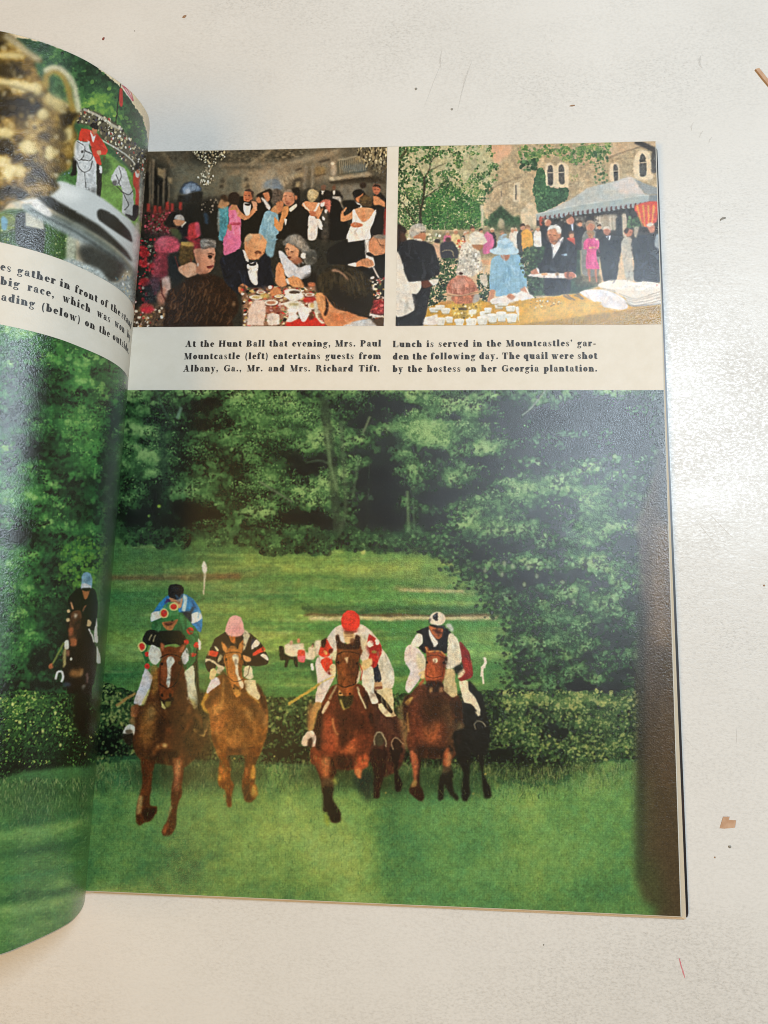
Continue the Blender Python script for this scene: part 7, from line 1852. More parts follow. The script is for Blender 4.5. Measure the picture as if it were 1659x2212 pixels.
    p.P([0, 460, 150, 470, 150, 600, 0, 620], '7d8a3c', 4, .8, .3)
    p.specks([0, 600, 300, 620, 660, 650, 620, 900, 300, 820, 0, 720], 130, ['5f8a40', '24401f', '7f9a4c', 'a8b478', '33582c'], 2.4, 11, .7)
    p.P([10, 500, 40, 480, 75, 520, 60, 610, 20, 600], '6fa0b8', 1.6)
    p.P([150, 480, 240, 440, 410, 560, 420, 700, 400, 830, 330, 800, 160, 740], '26261f', 2, 1, .2)
    p.P([240, 440, 400, 470, 415, 605, 240, 570], 'b5b4a0', 1.5, 1, .15, False)
    p.P([630, 660, 720, 690, 700, 880, 620, 900], 'b8baa4', 3, .9, .2)
    p.P([740, 700, 830, 720, 850, 800, 820, 850, 760, 800], 'c9cbbc', 2.5)
    # silver bowl
    p.P([560, 150, 700, 190, 850, 250, 1000, 340, 1120, 430, 1220, 520, 1290, 620, 1310, 700, 1300, 900, 1280, 1080, 1230, 960, 1100, 780, 900, 620, 700, 500, 480, 380, 440, 300, 480, 200], 'c9cfcc', 2, 1, 0)
    p.P([480, 220, 620, 200, 800, 260, 700, 330, 560, 300], 'e6eae6', 8, .85, 0)
    p.P([420, 290, 520, 330, 720, 440, 920, 560, 1060, 680, 1180, 800, 1240, 900, 1200, 880, 1060, 760, 900, 650, 700, 540, 520, 440, 430, 370], '262720', 2.5)
    p.P([905, 430, 940, 408, 1020, 440, 1120, 520, 1210, 620, 1240, 720, 1180, 690, 1060, 610, 960, 540, 910, 490], '23241f', 1.8)
    p.P([470, 440, 640, 500, 820, 600, 1000, 720, 1150, 850, 1230, 960, 1200, 1000, 1050, 860, 860, 720, 640, 600, 480, 520], '56645e', 5, .9)
    p.P([680, 540, 800, 590, 760, 640, 680, 600], '8c948a', 6, .7)
    p.P([200, 370, 300, 360, 480, 480, 640, 560, 820, 660, 980, 780, 1130, 880, 1220, 1000, 1100, 920, 900, 790, 700, 690, 520, 600, 420, 540, 240, 440], '8f9c9c', 3, .9)
    p.L([280, 410, 480, 510, 700, 620, 960, 790, 1100, 890], 20, '39433f', 2.5, .8)
    p.P([720, 780, 860, 740, 1040, 840, 1180, 940, 1120, 1080, 1020, 1110, 900, 1000, 780, 930], '2c302c', 6, .95, .2)
    p.P([170, 280, 220, 245, 290, 250, 325, 290, 310, 340, 250, 360, 190, 330], 'dadad2', 2)
    p.P([295, 340, 340, 305, 400, 330, 460, 410, 490, 470, 440, 480, 360, 430, 310, 390], 'dcdcd6', 2.2)
    p.P([80, 240, 140, 230, 200, 380, 160, 410, 110, 340], 'b8b8a4', 3, .9)
    p.P([290, 250, 380, 250, 520, 330, 460, 400, 350, 310], '23231c', 3, .9)
    p.P([1260, 560, 1310, 560, 1310, 1000, 1270, 1080, 1240, 900], 'd5cfca', 3, .8)
    # pale flowers at the foot
    p.P([600, 880, 700, 880, 820, 930, 940, 980, 1000, 1060, 1080, 1100, 1240, 1040, 1270, 1280, 1240, 1300, 1020, 1110, 800, 990, 590, 910], 'a9b4b2', 3, .95, .25)
    p.specks([600, 870, 820, 930, 960, 1020, 1010, 1100, 800, 990, 590, 910], 90, ['dfe0d2', '8f9f9c', 'c9cdb8', '6d807c'], 2, 12, .7)
    p.specks([1030, 1080, 1250, 960, 1270, 1290], 70, ['dfe0d8', '8aa0b0', 'c9c2a0', '3f5a60', 'b0a080'], 2.2, 13, .8, 1.8)
    p.P([1210, 960, 1280, 1000, 1270, 1300, 1230, 1200], '6c7870', 4, .7)
    # gilt trophy, out of focus
    p.frame(0, 80, 700)
    GD = ['1c1810', (-.5, '2e2612'), (-.2, '554419'), (.08, '86692a'), (.35, 'b0924a'), (.7, 'd6c07e'), (1.1, 'f2e8bc')]
    gm = p.mask([p.smooth(p.pts([-40, 100, 60, 110, 160, 180, 260, 290, 390, 370, 390, 400, 330, 400, 360, 500, 400, 560, 480, 700, 600, 760, 740, 860, 700, 960, 690, 1000, 730, 1080, 700, 1140, 680, 1300, 660, 1380, 560, 1440, 520, 1500, 560, 1560, 460, 1640, 300, 1660, 100, 1700, -40, 1720]))], 3)
    gb = [(fx(120), fy(330), 40, 14, .5), (fx(60), fy(590), 40, 12, .6), (fx(250), fy(620), 46, 12, .75), (fx(500), fy(760), 40, 14, .65), (fx(350), fy(480), 30, 20, .2), (fx(100), fy(480), 30, 22, -.6), (fx(160), fy(820), 70, 26, -.75), (fx(60), fy(1040), 18, 16, .9),
          (fx(260), fy(1180), 22, 18, .95), (fx(400), fy(900), 26, 26, .45), (fx(600), fy(940), 16, 26, -.8), (fx(520), fy(1040), 30, 22, .2), (fx(640), fy(1060), 18, 26, .5), (fx(40), fy(1180), 30, 20, -.5), (fx(90), fy(1400), 16, 26, 1.0), (fx(180), fy(1390), 14, 22, .8), (fx(300), fy(1400), 30, 30, -.1),
          (fx(440), fy(1250), 40, 30, .1), (fx(560), fy(1300), 26, 26, .2), (fx(20), fy(1290), 14, 12, .7), (fx(360), fy(1000), 26, 14, .3), (fx(40), fy(240), 30, 14, -.5), (fx(250), fy(1560), 80, 14, .2), (fx(80), fy(1620), 60, 14, -.5), (fx(300), fy(740), 50, 14, -.3), (fx(60), fy(960), 30, 10, .4)]
    p.foliage(0, 30, 420, 460, gb, GD, 15, base=-.1, s=26, amp=.5, octs=3, mask=gm)
    rr = np.random.RandomState(44)
    for k in range(260):       # out-of-focus chasing on the gilt
        x, y = rr.rand() * 720, 150 + rr.rand() * 1450
        v = rr.rand()
        c = ['2a2010', '4a3a18', 'e8d694', 'c8a850', '3a2c14', 'f4ecc4', '9a7a30'][rr.randint(7)]
        p.E(x, y, 12 + 26 * rr.rand(), 10 + 20 * rr.rand(), c, 2.2, .42, rr.rand() * 90, 0, gm)
    for x, y, rx, ry in ((60, 1060, 56, 50), (250, 1180, 60, 56), (90, 1400, 34, 60), (190, 1400, 36, 56), (30, 1300, 40, 30), (300, 1220, 50, 30), (640, 1060, 36, 60), (400, 880, 50, 44), (250, 625, 120, 26), (60, 585, 70, 22), (100, 330, 110, 26), (470, 1240, 40, 60)):
        p.E(x, y, rx * 1.15, ry * 1.1, 'e4d596', 3.6, .8, 0, 0, gm)
    for x, y, rx, ry in ((150, 820, 170, 50), (600, 940, 40, 70), (590, 1090, 40, 50), (40, 1170, 70, 60), (70, 460, 70, 60), (320, 700, 110, 26), (160, 1290, 50, 40), (420, 1080, 60, 40), (350, 1420, 60, 50), (60, 1600, 160, 40)):
        p.E(x, y, rx * 1.1, ry * 1.1, '33280f', 4, .75, 0, 0, gm)
    p.P([-10, 95, 70, 110, 60, 180, -10, 200], '4a3c1c', 3, .8)
    p.L([40, 140, 150, 210, 260, 300, 380, 380], 60, 'b3a986', 4, .85)
    p.L([440, 640, 430, 530, 500, 470, 590, 520, 640, 640, 660, 740, 700, 860], 62, 'a88a3e', 3.5, .9)
    p.L([410, 480, 480, 445, 560, 450, 640, 520, 700, 640, 720, 760, 740, 860], 50, 'cfc8a6', 3, .9)
    p.E(540, 640, 56, 90, '3a5a34', 3, .95, -10, tex=.4)
    p.L([0, 560, 160, 600, 330, 640], 40, 'd9cc98', 4, .8)
    p.L([0, 610, 160, 630, 340, 690], 16, '3a2f18', 3, .7)
    p.E(350, 650, 40, 60, 'd4c78e', 4, .8)
    p.P([420, 680, 560, 720, 640, 800, 560, 860, 430, 780], 'c9bb84', 6, .8)
    p.soften(0, 60, int(fx(560)), int(fy(1640)), 1.0)
    p.frame(0, 0, 3024, 1659)
    p.soften(150, 100, 420, 480, .3, 1.0, 59)

def paint_left_race(p):
    """lower picture of the lifted sheet: the race picture carried across the fold"""
    p.frame(0, 0, 3024, 1659)
    RAMP = ['12170f', (-.55, '182015'), (-.3, '1f3320'), (-.05, '28502c'), (.2, '376d36'), (.5, '4f8a42'), (.85, '7aaa58'), (1.3, '94bd68')]
    p.P([-10, 680, 420, 680, 420, 2110, -10, 2110], '22382a', 0, 1, .1, False)
    tr = [(30, 730, 40, 30, .35), (120, 760, 60, 30, .3), (60, 790, 50, 30, -.2), (190, 800, 50, 40, .3), (100, 850, 50, 26, -.45), (160, 830, 50, 26, .25), (30, 900, 40, 30, -.25), (70, 960, 60, 30, -.5), (160, 940, 50, 40, .5), (190, 990, 26, 40, .35),
          (40, 1040, 60, 30, .35), (130, 1040, 40, 30, -.25), (90, 1070, 50, 20, .45), (30, 1090, 30, 26, .3), (180, 1080, 30, 60, -.3), (110, 1130, 60, 30, .2), (40, 1150, 60, 26, -.6), (220, 900, 26, 60, .15), (225, 1000, 16, 80, -.45), (240, 880, 14, 60, -.4), (250, 1000, 12, 100, .2),
          (30, 1220, 60, 30, .35), (50, 1290, 50, 40, .25), (60, 1370, 50, 40, .35), (20, 1420, 40, 26, .1), (100, 1330, 20, 80, -.4), (90, 1430, 30, 40, -.6), (60, 1480, 60, 16, -.6), (180, 1340, 30, 60, -.5), (120, 1230, 30, 30, -.5), (250, 1150, 14, 60, -.1), (140, 1400, 30, 60, -.55)]
    p.foliage(0, 690, 420, 1530, tr, RAMP, 7, base=-.02, s=40, amp=.55)
    p.leaves(0, 690, 420, 1530, tr, RAMP, 7, 8000, 7, 2.2, base=-.06, var=.17, clump=.9, cr=18)
    p.soften(0, 690, 420, 1530, 1.0)
    p.boughs(0, 690, 420, 1530, tr, RAMP, 7, 420, base=-.1)
    bm = p.ragged([120, 1275, 132, 1220, 125, 1195, 160, 1170, 200, 1160, 232, 1180, 240, 1260, 230, 1340, 200, 1345, 190, 1290, 150, 1262], 6, 2.4, 12, 9)
    p.leaves(100, 1150, 250, 1350, [], ['2f5a26', (-.3, '3d6f2e'), (.1, '5a8c38'), (.5, '78a444'), (.9, '92b852')], 17, 900, 6, 2, base=.05, var=.22, mask=(bm[0], bm[1], blur1(bm[2], 5)), a=.7)
    p.soften(0, 690, 420, 1530, .8)
    p.P([212, 1240, 420, 1240, 420, 1520, 205, 1520], '4c7040', 5, .9, .2)
    p.P([225, 960, 250, 960, 240, 1330, 212, 1560, 204, 1500, 222, 1240], '2c3a26', 6, .7)
    # rider in dark silks, blue cap
    p.frame(160, 2200, 460, 1005)
    p.P([380, 500, 460, 420, 540, 370, 660, 380, 720, 430, 750, 580, 740, 780, 710, 940, 620, 900, 560, 700, 420, 680, 360, 600], '14150f', 1.2)
    p.P([540, 250, 560, 200, 620, 175, 670, 220, 680, 300, 660, 390, 540, 395, 535, 340], '7fa6bc', 1)
    p.P([535, 340, 580, 320, 660, 350, 655, 395, 540, 395], 'd8d4d2', 1.2)
    p.E(635, 265, 30, 40, '4a6f8c', 2, .7)
    p.P([545, 400, 650, 400, 640, 460, 600, 535, 570, 520], 'a8683c', 1)
    p.P([540, 385, 660, 385, 650, 425, 560, 420], '1d1812', 1.1)
    p.P([360, 760, 400, 700, 440, 670, 520, 670, 560, 720, 640, 900, 700, 1100, 740, 1200, 730, 1500, 680, 1700, 640, 1900, 380, 1900, 340, 1700, 300, 1560, 290, 1300, 310, 1150, 360, 1040, 350, 900], '1c140d', 1.3, 1, .2)
    p.P([390, 760, 430, 690, 520, 680, 540, 800, 480, 1000, 470, 1130, 400, 1140, 370, 1040, 380, 900], '5d3a24', 1.4, 1, .3)
    p.P([430, 850, 540, 790, 540, 1000, 500, 1080, 440, 1000], '33241a', 3, .85)
    p.P([370, 930, 430, 910, 430, 1000, 380, 1020], 'b0603a', 2, .9)
    p.P([400, 1050, 480, 1060, 470, 1150, 400, 1150], 'b86a40', 2, .9)
    p.P([390, 580, 410, 575, 435, 660, 410, 660], 'b08058', .9)
    p.P([610, 605, 560, 690, 545, 680, 570, 630], '7a5038', 1, .9)
    p.E(460, 750, 22, 30, 'd0bfa4', 1.8, .9)
    for x, y in ((370, 690), (362, 805)):
        p.E(x, y, 24, 26, 'd0b080', .9)
    p.P([620, 800, 670, 840, 650, 890, 610, 880], 'c9a878', 1)
    p.L([630, 920, 680, 1020, 700, 1100], 20, 'dcd6cc', .9)
    p.P([735, 780, 748, 900, 755, 1080, 740, 1120, 705, 1080, 705, 980, 720, 880], 'dcd4cc', .9)
    p.P([745, 1150, 790, 1280, 795, 1370, 770, 1390, 740, 1370, 740, 1260], 'e0dad2', .9)
    p.P([315, 1090, 370, 1080, 375, 1180, 320, 1200], 'e0dcd0', 1)
    p.P([300, 1200, 345, 1190, 330, 1400, 300, 1440, 290, 1320], 'b0a468', 1.4, .9)
    p.P([340, 1200, 385, 1210, 380, 1280, 340, 1280], '8c6048', 1.6, .9)
    p.E(405, 1322, 16, 24, 'e2dcc0', .8)
    p.P([380, 1500, 430, 1455, 480, 1470, 530, 1430, 555, 1470, 540, 1550, 480, 1570, 400, 1560], '8d6034', 3, .9, .3)
    p.P([540, 1460, 560, 1440, 560, 1530, 520, 1550], 'b88a54', 2, .7)
    p.L([200, 1590, 225, 1500, 280, 1490, 300, 1560, 275, 1630], 30, 'e6e0d8', 1)
    p.E(350, 1660, 50, 26, '4a5f78', 3, .7)
    p.P([600, 1520, 630, 1510, 630, 1620, 600, 1640], '8a6a64', 2, .7)
    p.P([545, 1680, 590, 1660, 580, 1740, 540, 1760], 'a8a090', 2, .8)
    p.L([310, 1110, 230, 1250, 150, 1390], 26, '7f8a42', 1.2, .9)
    p.P([110, 1390, 155, 1375, 160, 1450, 110, 1440], 'b86a40', 1.2)
    p.frame(0, 0, 3024, 1659)
    # hedge
    HR = ['0b120c', (-.5, '10190f'), (-.2, '193019'), (.05, '2b5027'), (.3, '4d7a34'), (.6, '8fa852'), (1.0, 'c0c46a')]
    hm = p.ragged([-20, 1496, 40, 1488, 110, 1494, 150, 1500, 190, 1500, 230, 1520, 420, 1520, 420, 1690, 220, 1670, 120, 1690, 40, 1700, -20, 1692], 3, 1.2, 12, 23, False)
    hd = [(40, 1515, 70, 18, .35), (60, 1560, 60, 30, .2), (130, 1580, 40, 40, .05), (180, 1560, 20, 60, -.2), (20, 1620, 40, 20, -.1), (70, 1660, 90, 22, -.5), (150, 1640, 40, 30, -.25), (200, 1580, 16, 80, -.2)]
    p.foliage(0, 1480, 420, 1710, hd, HR, 25, base=-.14, s=12, amp=.4, octs=4, gain=.75, mask=hm)
    p.leaves(0, 1480, 420, 1710, hd, HR, 25, 5600, 4.6, 1.5, base=-.1, var=.36, mask=hm, asp=.65, a=.85)
    p.P([160, 1490, 190, 1490, 188, 1560, 176, 1590, 160, 1560], '12140d', 4, .85)
    for x, y in ((43, 1560), (28, 1522), (92, 1580), (119, 1540), (131, 1610)):
        p.E(x, y, 3, 4, 'c9cc78', 1, .9)
    # turf
    p.P([-10, 1690, 420, 1690, 420, 2110, -10, 2110], '4a7a42', 4, 1)
    gm = p.ragged([-20, 1690, 60, 1692, 130, 1682, 200, 1672, 420, 1670, 420, 2110, -20, 2110], 4, 1.5, 10, 27, False)
    T = ['2a4a2a', (-.5, '345a34'), (-.2, '44703e'), (.1, '588648'), (.4, '769e54'), (.8, '96b468'), (1.3, 'aac27a')]
    tf = [(40, 1715, 60, 16, .1), (130, 1710, 60, 14, -.1), (60, 1760, 80, 16, -.35), (120, 1790, 80, 16, .25), (40, 1800, 60, 16, .1), (100, 1830, 80, 12, -.25), (30, 1850, 60, 14, -.05), (80, 1900, 60, 16, .05), (60, 1935, 60, 8, -.4), (140, 1910, 40, 18, .3), (100, 1950, 60, 16, .45), (40, 1980, 50, 18, .2), (60, 2020, 60, 18, .15), (170, 1850, 20, 60, -.1)]
    p.foliage(0, 1650, 420, 2110, tf, T, 29, base=.06, s=40, amp=.3, octs=6, gain=.75, asp=.4, mask=gm)
    for k, (y, c, a) in enumerate(((1775, '2c5a38', .6), (1838, '2a5534', .6), (1938, '2f5c34', .7), (1800, '8db464', .4), (1960, '93b468', .5), (1890, '3f7a48', .5), (2000, '7fa860', .3))):
        p.L([-10, y + 10, 90, y, 200, y - 30], 14, c, 5, a)
    p.P([-10, 1690, 420, 1670, 420, 1730, 200, 1740, -10, 1750], '33502e', 16, .6)
    rr = np.random.RandomState(33)
    for k in range(1500):
        x, y = rr.rand() * 420, 1690 + rr.rand() ** 1.5 * 130
        p.L([x, y, x + rr.randn() * 3, y - 5 - 9 * rr.rand()], 1.8, ['274a2a', '8aa060', '3c6634', 'a4ac74', '1f3c20', '6d8c4c'][rr.randint(6)], .6, .5 * (1 - (y - 1690) / 150), sm=False, tex=0)
    for k in range(900):
        x, y = rr.rand() * 420, 1780 + rr.rand() * 320
        p.L([x, y, x + 4 + 8 * rr.rand(), y - 2 - 3 * rr.rand()], 2, ['3c6a3a', '8db064', '5c8a4a', 'a2bc78'][rr.randint(4)], .8, .3, sm=False, tex=0)
    p.frame(0, 0, 3024, 1659)
    p.soften(40, 1230, 250, 1600, .5, 1.6, 61)
    p.mottle(0, 690, 420, 2100, .16, 10, 62, .1)
# ================================================================ helpers
COL = scene.collection

def link(name, verts, faces, mat, parent=None, smooth=False):
    me = bpy.data.meshes.new(name)
    me.from_pydata([tuple(map(float, v)) for v in verts], [], [tuple(map(int, f)) for f in faces])
    me.update()
    o = bpy.data.objects.new(name, me)
    COL.objects.link(o)
    if mat:
        me.materials.append(mat)
    if parent:
        o.parent = parent
    if smooth:
        me.polygons.foreach_set('use_smooth', np.ones(len(me.polygons), bool))
    return o

def grid(name, P, mat, parent=None, color=None, smooth=True):
    """a sheet from a (rows, cols, 3) array of points, with printed colour per point"""
    h, w = P.shape[:2]
    me = bpy.data.meshes.new(name)
    n, f = h * w, (h - 1) * (w - 1)
    me.vertices.add(n)
    me.vertices.foreach_set('co', P.reshape(-1).astype(np.float32))
    i = np.arange(n).reshape(h, w)
    q = np.stack([i[:-1, :-1], i[:-1, 1:], i[1:, 1:], i[1:, :-1]], -1).reshape(-1)
    me.loops.add(4 * f)
    me.loops.foreach_set('vertex_index', q.astype(np.int32))
    me.polygons.add(f)
    me.polygons.foreach_set('loop_start', np.arange(0, 4 * f, 4, dtype=np.int32))
    if smooth:
        me.polygons.foreach_set('use_smooth', np.ones(f, bool))
    me.update()
    me.validate()
    if color is not None:
        a = me.color_attributes.new('ink', 'FLOAT_COLOR', 'POINT')
        a.data.foreach_set('color', np.concatenate([color.reshape(-1, 3), np.ones((n, 1))], 1).astype(np.float32).reshape(-1))
    me.materials.append(mat)
    o = bpy.data.objects.new(name, me)
    COL.objects.link(o)
    if parent:
        o.parent = parent
    return o

def tag(o, label=None, cat=None, group=None, kind=None):
    for k, v in (('label', label), ('category', cat), ('group', group), ('kind', kind)):
        if v:
            o[k] = v
    return o

def lin(c):
    c = np.asarray(c, np.float64)
    return np.where(c <= .04045, c / 12.92, ((c + .055) / 1.055) ** 2.4)

def material(name):
    m = bpy.data.materials.new(name)
    m.use_nodes = True
    return m, m.node_tree.nodes, m.node_tree.links, m.node_tree.nodes['Principled BSDF']

def node(ns, kind, **kw):
    n = ns.new(kind)
    for k, v in kw.items():
        if hasattr(n, k):
            setattr(n, k, v)
        else:
            n.inputs[k].default_value = v
    return n

def fibre_bump(ns, ls, coord, b, scale, dist, strength):
    n1 = node(ns, 'ShaderNodeTexNoise', Scale=scale, Detail=3.0, Roughness=.6)
    ls.new(coord, n1.inputs['Vector'])
    bm = node(ns, 'ShaderNodeBump', Strength=strength, Distance=dist)
    ls.new(n1.outputs['Fac'], bm.inputs['Height'])
    ls.new(bm.outputs['Normal'], b.inputs['Normal'])
    return n1

# ---- paper, ink
def paper_material(name, col, rough=.5):
    m, ns, ls, b = material(name)
    tc = node(ns, 'ShaderNodeTexCoord')
    n = node(ns, 'ShaderNodeTexNoise', Scale=140.0, Detail=5.0, Roughness=.7)
    ls.new(tc.outputs['Object'], n.inputs['Vector'])
    r = node(ns, 'ShaderNodeValToRGB')
    r.color_ramp.elements[0].position, r.color_ramp.elements[1].position = .3, .75
    r.color_ramp.elements[0].color = (col[0] * .93, col[1] * .92, col[2] * .89, 1)
    r.color_ramp.elements[1].color = (col[0], col[1], col[2], 1)
    ls.new(n.outputs['Fac'], r.inputs['Fac'])
    ls.new(r.outputs['Color'], b.inputs['Base Color'])
    b.inputs['Roughness'].default_value = rough
    b.inputs['Specular IOR Level'].default_value = .35
    fibre_bump(ns, ls, tc.outputs['Object'], b, 1500.0, .0002, .25)
    return m

PAPER = paper_material('coated_paper', (.80, .755, .66))
EDGE = paper_material('page_edges', (.76, .63, .46), .8)

def print_material(name, rough, bump, grain):
    m, ns, ls, b = material(name)
    at = node(ns, 'ShaderNodeAttribute', attribute_name='ink')
    tc = node(ns, 'ShaderNodeTexCoord')
    n = node(ns, 'ShaderNodeTexNoise', Scale=1700.0, Detail=2.0, Roughness=.6)
    ls.new(tc.outputs['Object'], n.inputs['Vector'])
    mr = node(ns, 'ShaderNodeMapRange')
    mr.inputs['From Min'].default_value, mr.inputs['From Max'].default_value = .25, .75
    mr.inputs['To Min'].default_value, mr.inputs['To Max'].default_value = 1 - grain, 1 + grain
    ls.new(n.outputs['Fac'], mr.inputs['Value'])
    mx = node(ns, 'ShaderNodeVectorMath', operation='SCALE')
    ls.new(at.outputs['Color'], mx.inputs[0])
    ls.new(mr.outputs['Result'], mx.inputs['Scale'])
    ls.new(mx.outputs['Vector'], b.inputs['Base Color'])
    b.inputs['Roughness'].default_value = rough
    b.inputs['Specular IOR Level'].default_value = .6
    fibre_bump(ns, ls, tc.outputs['Object'], b, 1500.0, .0004, bump)
    return m

PRINT = print_material('printed_ink_coat', .20, .42, .10)
m, ns, ls, b = material('black_ink')
tc = node(ns, 'ShaderNodeTexCoord')
n = node(ns, 'ShaderNodeTexNoise', Scale=900.0)
ls.new(tc.outputs['Object'], n.inputs['Vector'])
r = node(ns, 'ShaderNodeValToRGB')
r.color_ramp.elements[0].color, r.color_ramp.elements[1].color = (.010, .009, .009, 1), (.030, .026, .024, 1)
ls.new(n.outputs['Fac'], r.inputs['Fac'])
ls.new(r.outputs['Color'], b.inputs['Base Color'])
b.inputs['Roughness'].default_value = .5
INK = m

# ================================================================ table
TZ = -.0042
m, ns, ls, b = material('worn_white_paint')
tc = node(ns, 'ShaderNodeTexCoord')
def noise(scale, detail, rough, sx=1, sy=1):
    mp = node(ns, 'ShaderNodeMapping')
    mp.inputs['Scale'].default_value = (sx, sy, 1)
    ls.new(tc.outputs['Object'], mp.inputs['Vector'])
    t = node(ns, 'ShaderNodeTexNoise', Scale=scale, Detail=detail, Roughness=rough)
    ls.new(mp.outputs['Vector'], t.inputs['Vector'])
    return t.outputs['Fac']
def ramp(src, p0, p1, c0=0.0, c1=1.0):
    t = node(ns, 'ShaderNodeMapRange')
    t.inputs['From Min'].default_value, t.inputs['From Max'].default_value = p0, p1
    t.inputs['To Min'].default_value, t.inputs['To Max'].default_value = c0, c1
    t.clamp = True
    ls.new(src, t.inputs['Value'])
    return t.outputs['Result']
def math2(op, a, c):
    t = node(ns, 'ShaderNodeMath', operation=op)
    for i, v in enumerate((a, c)):
        if isinstance(v, (int, float)):
            t.inputs[i].default_value = v
        else:
            ls.new(v, t.inputs[i])
    return t.outputs[0]
streak = ramp(noise(900, 5, .75, .7, 1.2), .46, .72)
patch = ramp(noise(9, 5, .62, .7, 1.4), .38, .64, .2, 1.0)
fine = ramp(noise(1500, 2, .6, .6, 1.0), .55, .70)
smudge = ramp(noise(7, 5, .65), .35, .75)
wear = math2('MULTIPLY', streak, patch)
wear = math2('ADD', wear, math2('MULTIPLY', fine, math2('MULTIPLY', patch, .35)))
wear = math2('MINIMUM', wear, 1.0)
mixa = node(ns, 'ShaderNodeMix', data_type='RGBA')
mixa.inputs['A'].default_value, mixa.inputs['B'].default_value = (.79, .79, .765, 1), (.71, .705, .675, 1)
ls.new(smudge, mixa.inputs['Factor'])
mixb = node(ns, 'ShaderNodeMix', data_type='RGBA')
mixb.inputs['B'].default_value = (.42, .41, .38, 1)
ls.new(mixa.outputs['Result'], mixb.inputs['A'])
ls.new(math2('MULTIPLY', wear, .66), mixb.inputs['Factor'])
ls.new(mixb.outputs['Result'], b.inputs['Base Color'])
ls.new(math2('ADD', math2('MULTIPLY', wear, .3), .21), b.inputs['Roughness'])
b.inputs['Specular IOR Level'].default_value = .28
bm = node(ns, 'ShaderNodeBump', Strength=.22, Distance=.0006)
hgt = math2('SUBTRACT', noise(160, 5, .6, .5, 1.4), math2('MULTIPLY', wear, .5))
ls.new(hgt, bm.inputs['Height'])
ls.new(bm.outputs['Normal'], b.inputs['Normal'])
TABLE = m

def box(name, x0, y0, z0, x1, y1, z1, mat, parent=None, bev=0):
    v = [(x, y, z) for z in (z0, z1) for y in (y0, y1) for x in (x0, x1)]
    f = [(0, 2, 3, 1), (4, 5, 7, 6), (0, 1, 5, 4), (2, 6, 7, 3), (0, 4, 6, 2), (1, 3, 7, 5)]
    o = link(name, v, f, mat, parent)
    if bev:
        md = o.modifiers.new('bevel', 'BEVEL')
        md.width, md.segments = bev, 3
    return o

table = box('table_top', -1.1, -.55, TZ - .03, .62, .95, TZ, TABLE, None, .003)
tag(table, kind='structure')

# ================================================================ picture plates
plate_r = Plate()
plate_r.c[:] = hexc('e2d7c0')
paint_race(plate_r)
plate_r.grain(0, 830, CW, 2020, .045, 91)
race_img = plate_r.c.copy()
plate_r.c[:] = hexc('e2d7c0')
paint_ball(plate_r)
ball_img = plate_r.c.copy()
paint_lunch(plate_r)
plate_r.grain(230, 290, CW, 720, .02, 92)
lunch_img = plate_r.c.copy()
paint_cup(plate_r)
cup_img = plate_r.c.copy()
paint_left_race(plate_r)
plate_r.grain(0, 680, 430, 2120, .035, 93)
left_img = plate_r.c.copy()
del plate_r

def develop(img, desat=0.0, tint=(1, 1, 1), sharp=.8):
    """last step of plate making: crispen, and set the ink balance"""
    img = img + sharp * (img - blur1(img, 1.9))
    g = img.mean(2, keepdims=True)
    return np.clip((img + (g - img) * desat) * np.array(tint, np.float32), 0, 1)

race_img = develop(race_img, .04, (1.02, 1.0, .96), .7)
left_img = develop(left_img, .03, (1.02, 1.0, .96))
ball_img = develop(ball_img, .04, (1.04, 1.0, .96), 1.0)
lunch_img = develop(lunch_img, .06, (1.02, 1.0, .97), .7)
cup_img = develop(cup_img, .05, (1.02, 1.0, .97), .7)

GAIN = np.array([1.05, 1.08, 1.16])

def measured(P):
    """sheet point -> picture-plate coordinates (the plates were measured off the sheet in this projection)"""
    q = (P - CAM_POS) @ CAM_ROT
    return np.stack([829.5 + FPX * q[..., 0] / -q[..., 2], 1106.0 - FPX * q[..., 1] / -q[..., 2]], -1)

def sample(img, uv):
    x, y = np.clip(uv[..., 0], 0, CW - 1.01), np.clip(uv[..., 1], 0, CH - 1.01)
    xi, yi = x.astype(int), y.astype(int)
    fx, fy = (x - xi)[..., None], (y - yi)[..., None]
    c = (img[yi, xi] * (1 - fx) + img[yi, xi + 1] * fx) * (1 - fy) + (img[yi + 1, xi] * (1 - fx) + img[yi + 1, xi + 1] * fx) * fy
    return np.clip(lin(np.clip(c, 0, 1)) ** 1.02 * GAIN, .003, .86)

# ================================================================ the magazine
mag = bpy.data.objects.new('open_magazine', None)
mag.location = (0, 0, 0)
COL.objects.link(mag)
tag(mag, 'open vintage picture magazine with one lifted curling page and colour photos of horse racing', 'magazine')

GUT = -.2445          # fold line
PH = .340             # page height
def rz(X, Y):
    """height of the right-hand sheet: almost flat, a slight roll to the fold and a few small dents"""
    z = .0006 * np.exp(-((X - GUT) / .012) ** 2) * 0
    z = z + .00022 * np.sin(X * 46 + 1.0) * np.sin(Y * 19 + .5)
    z = z - .00013 * np.exp(-(((X + .0405) / .0035) ** 2 + ((Y - .157) / .0022) ** 2))
    z = z - .00010 * np.exp(-(((X + .0440) / .002) ** 2 + ((Y - .1485) / .0035) ** 2))
    z = z + .00008 * np.exp(-(((X + .046) / .004) ** 2 + ((Y - .154) / .004) ** 2))
    z = z + .0005 * np.exp(-((X - .0) / .010) ** 2) * np.exp(-((Y - .20) / .09) ** 2)
    return z

def right_sheet(x0, x1, y0, y1, step, dz):
    nx, ny = int(abs(x1 - x0) / step) + 2, int(abs(y1 - y0) / step) + 2
    X, Y = np.meshgrid(np.linspace(x0, x1, nx), np.linspace(y0, y1, ny))
    return np.stack([X, Y, rz(X, Y) + dz], -1)

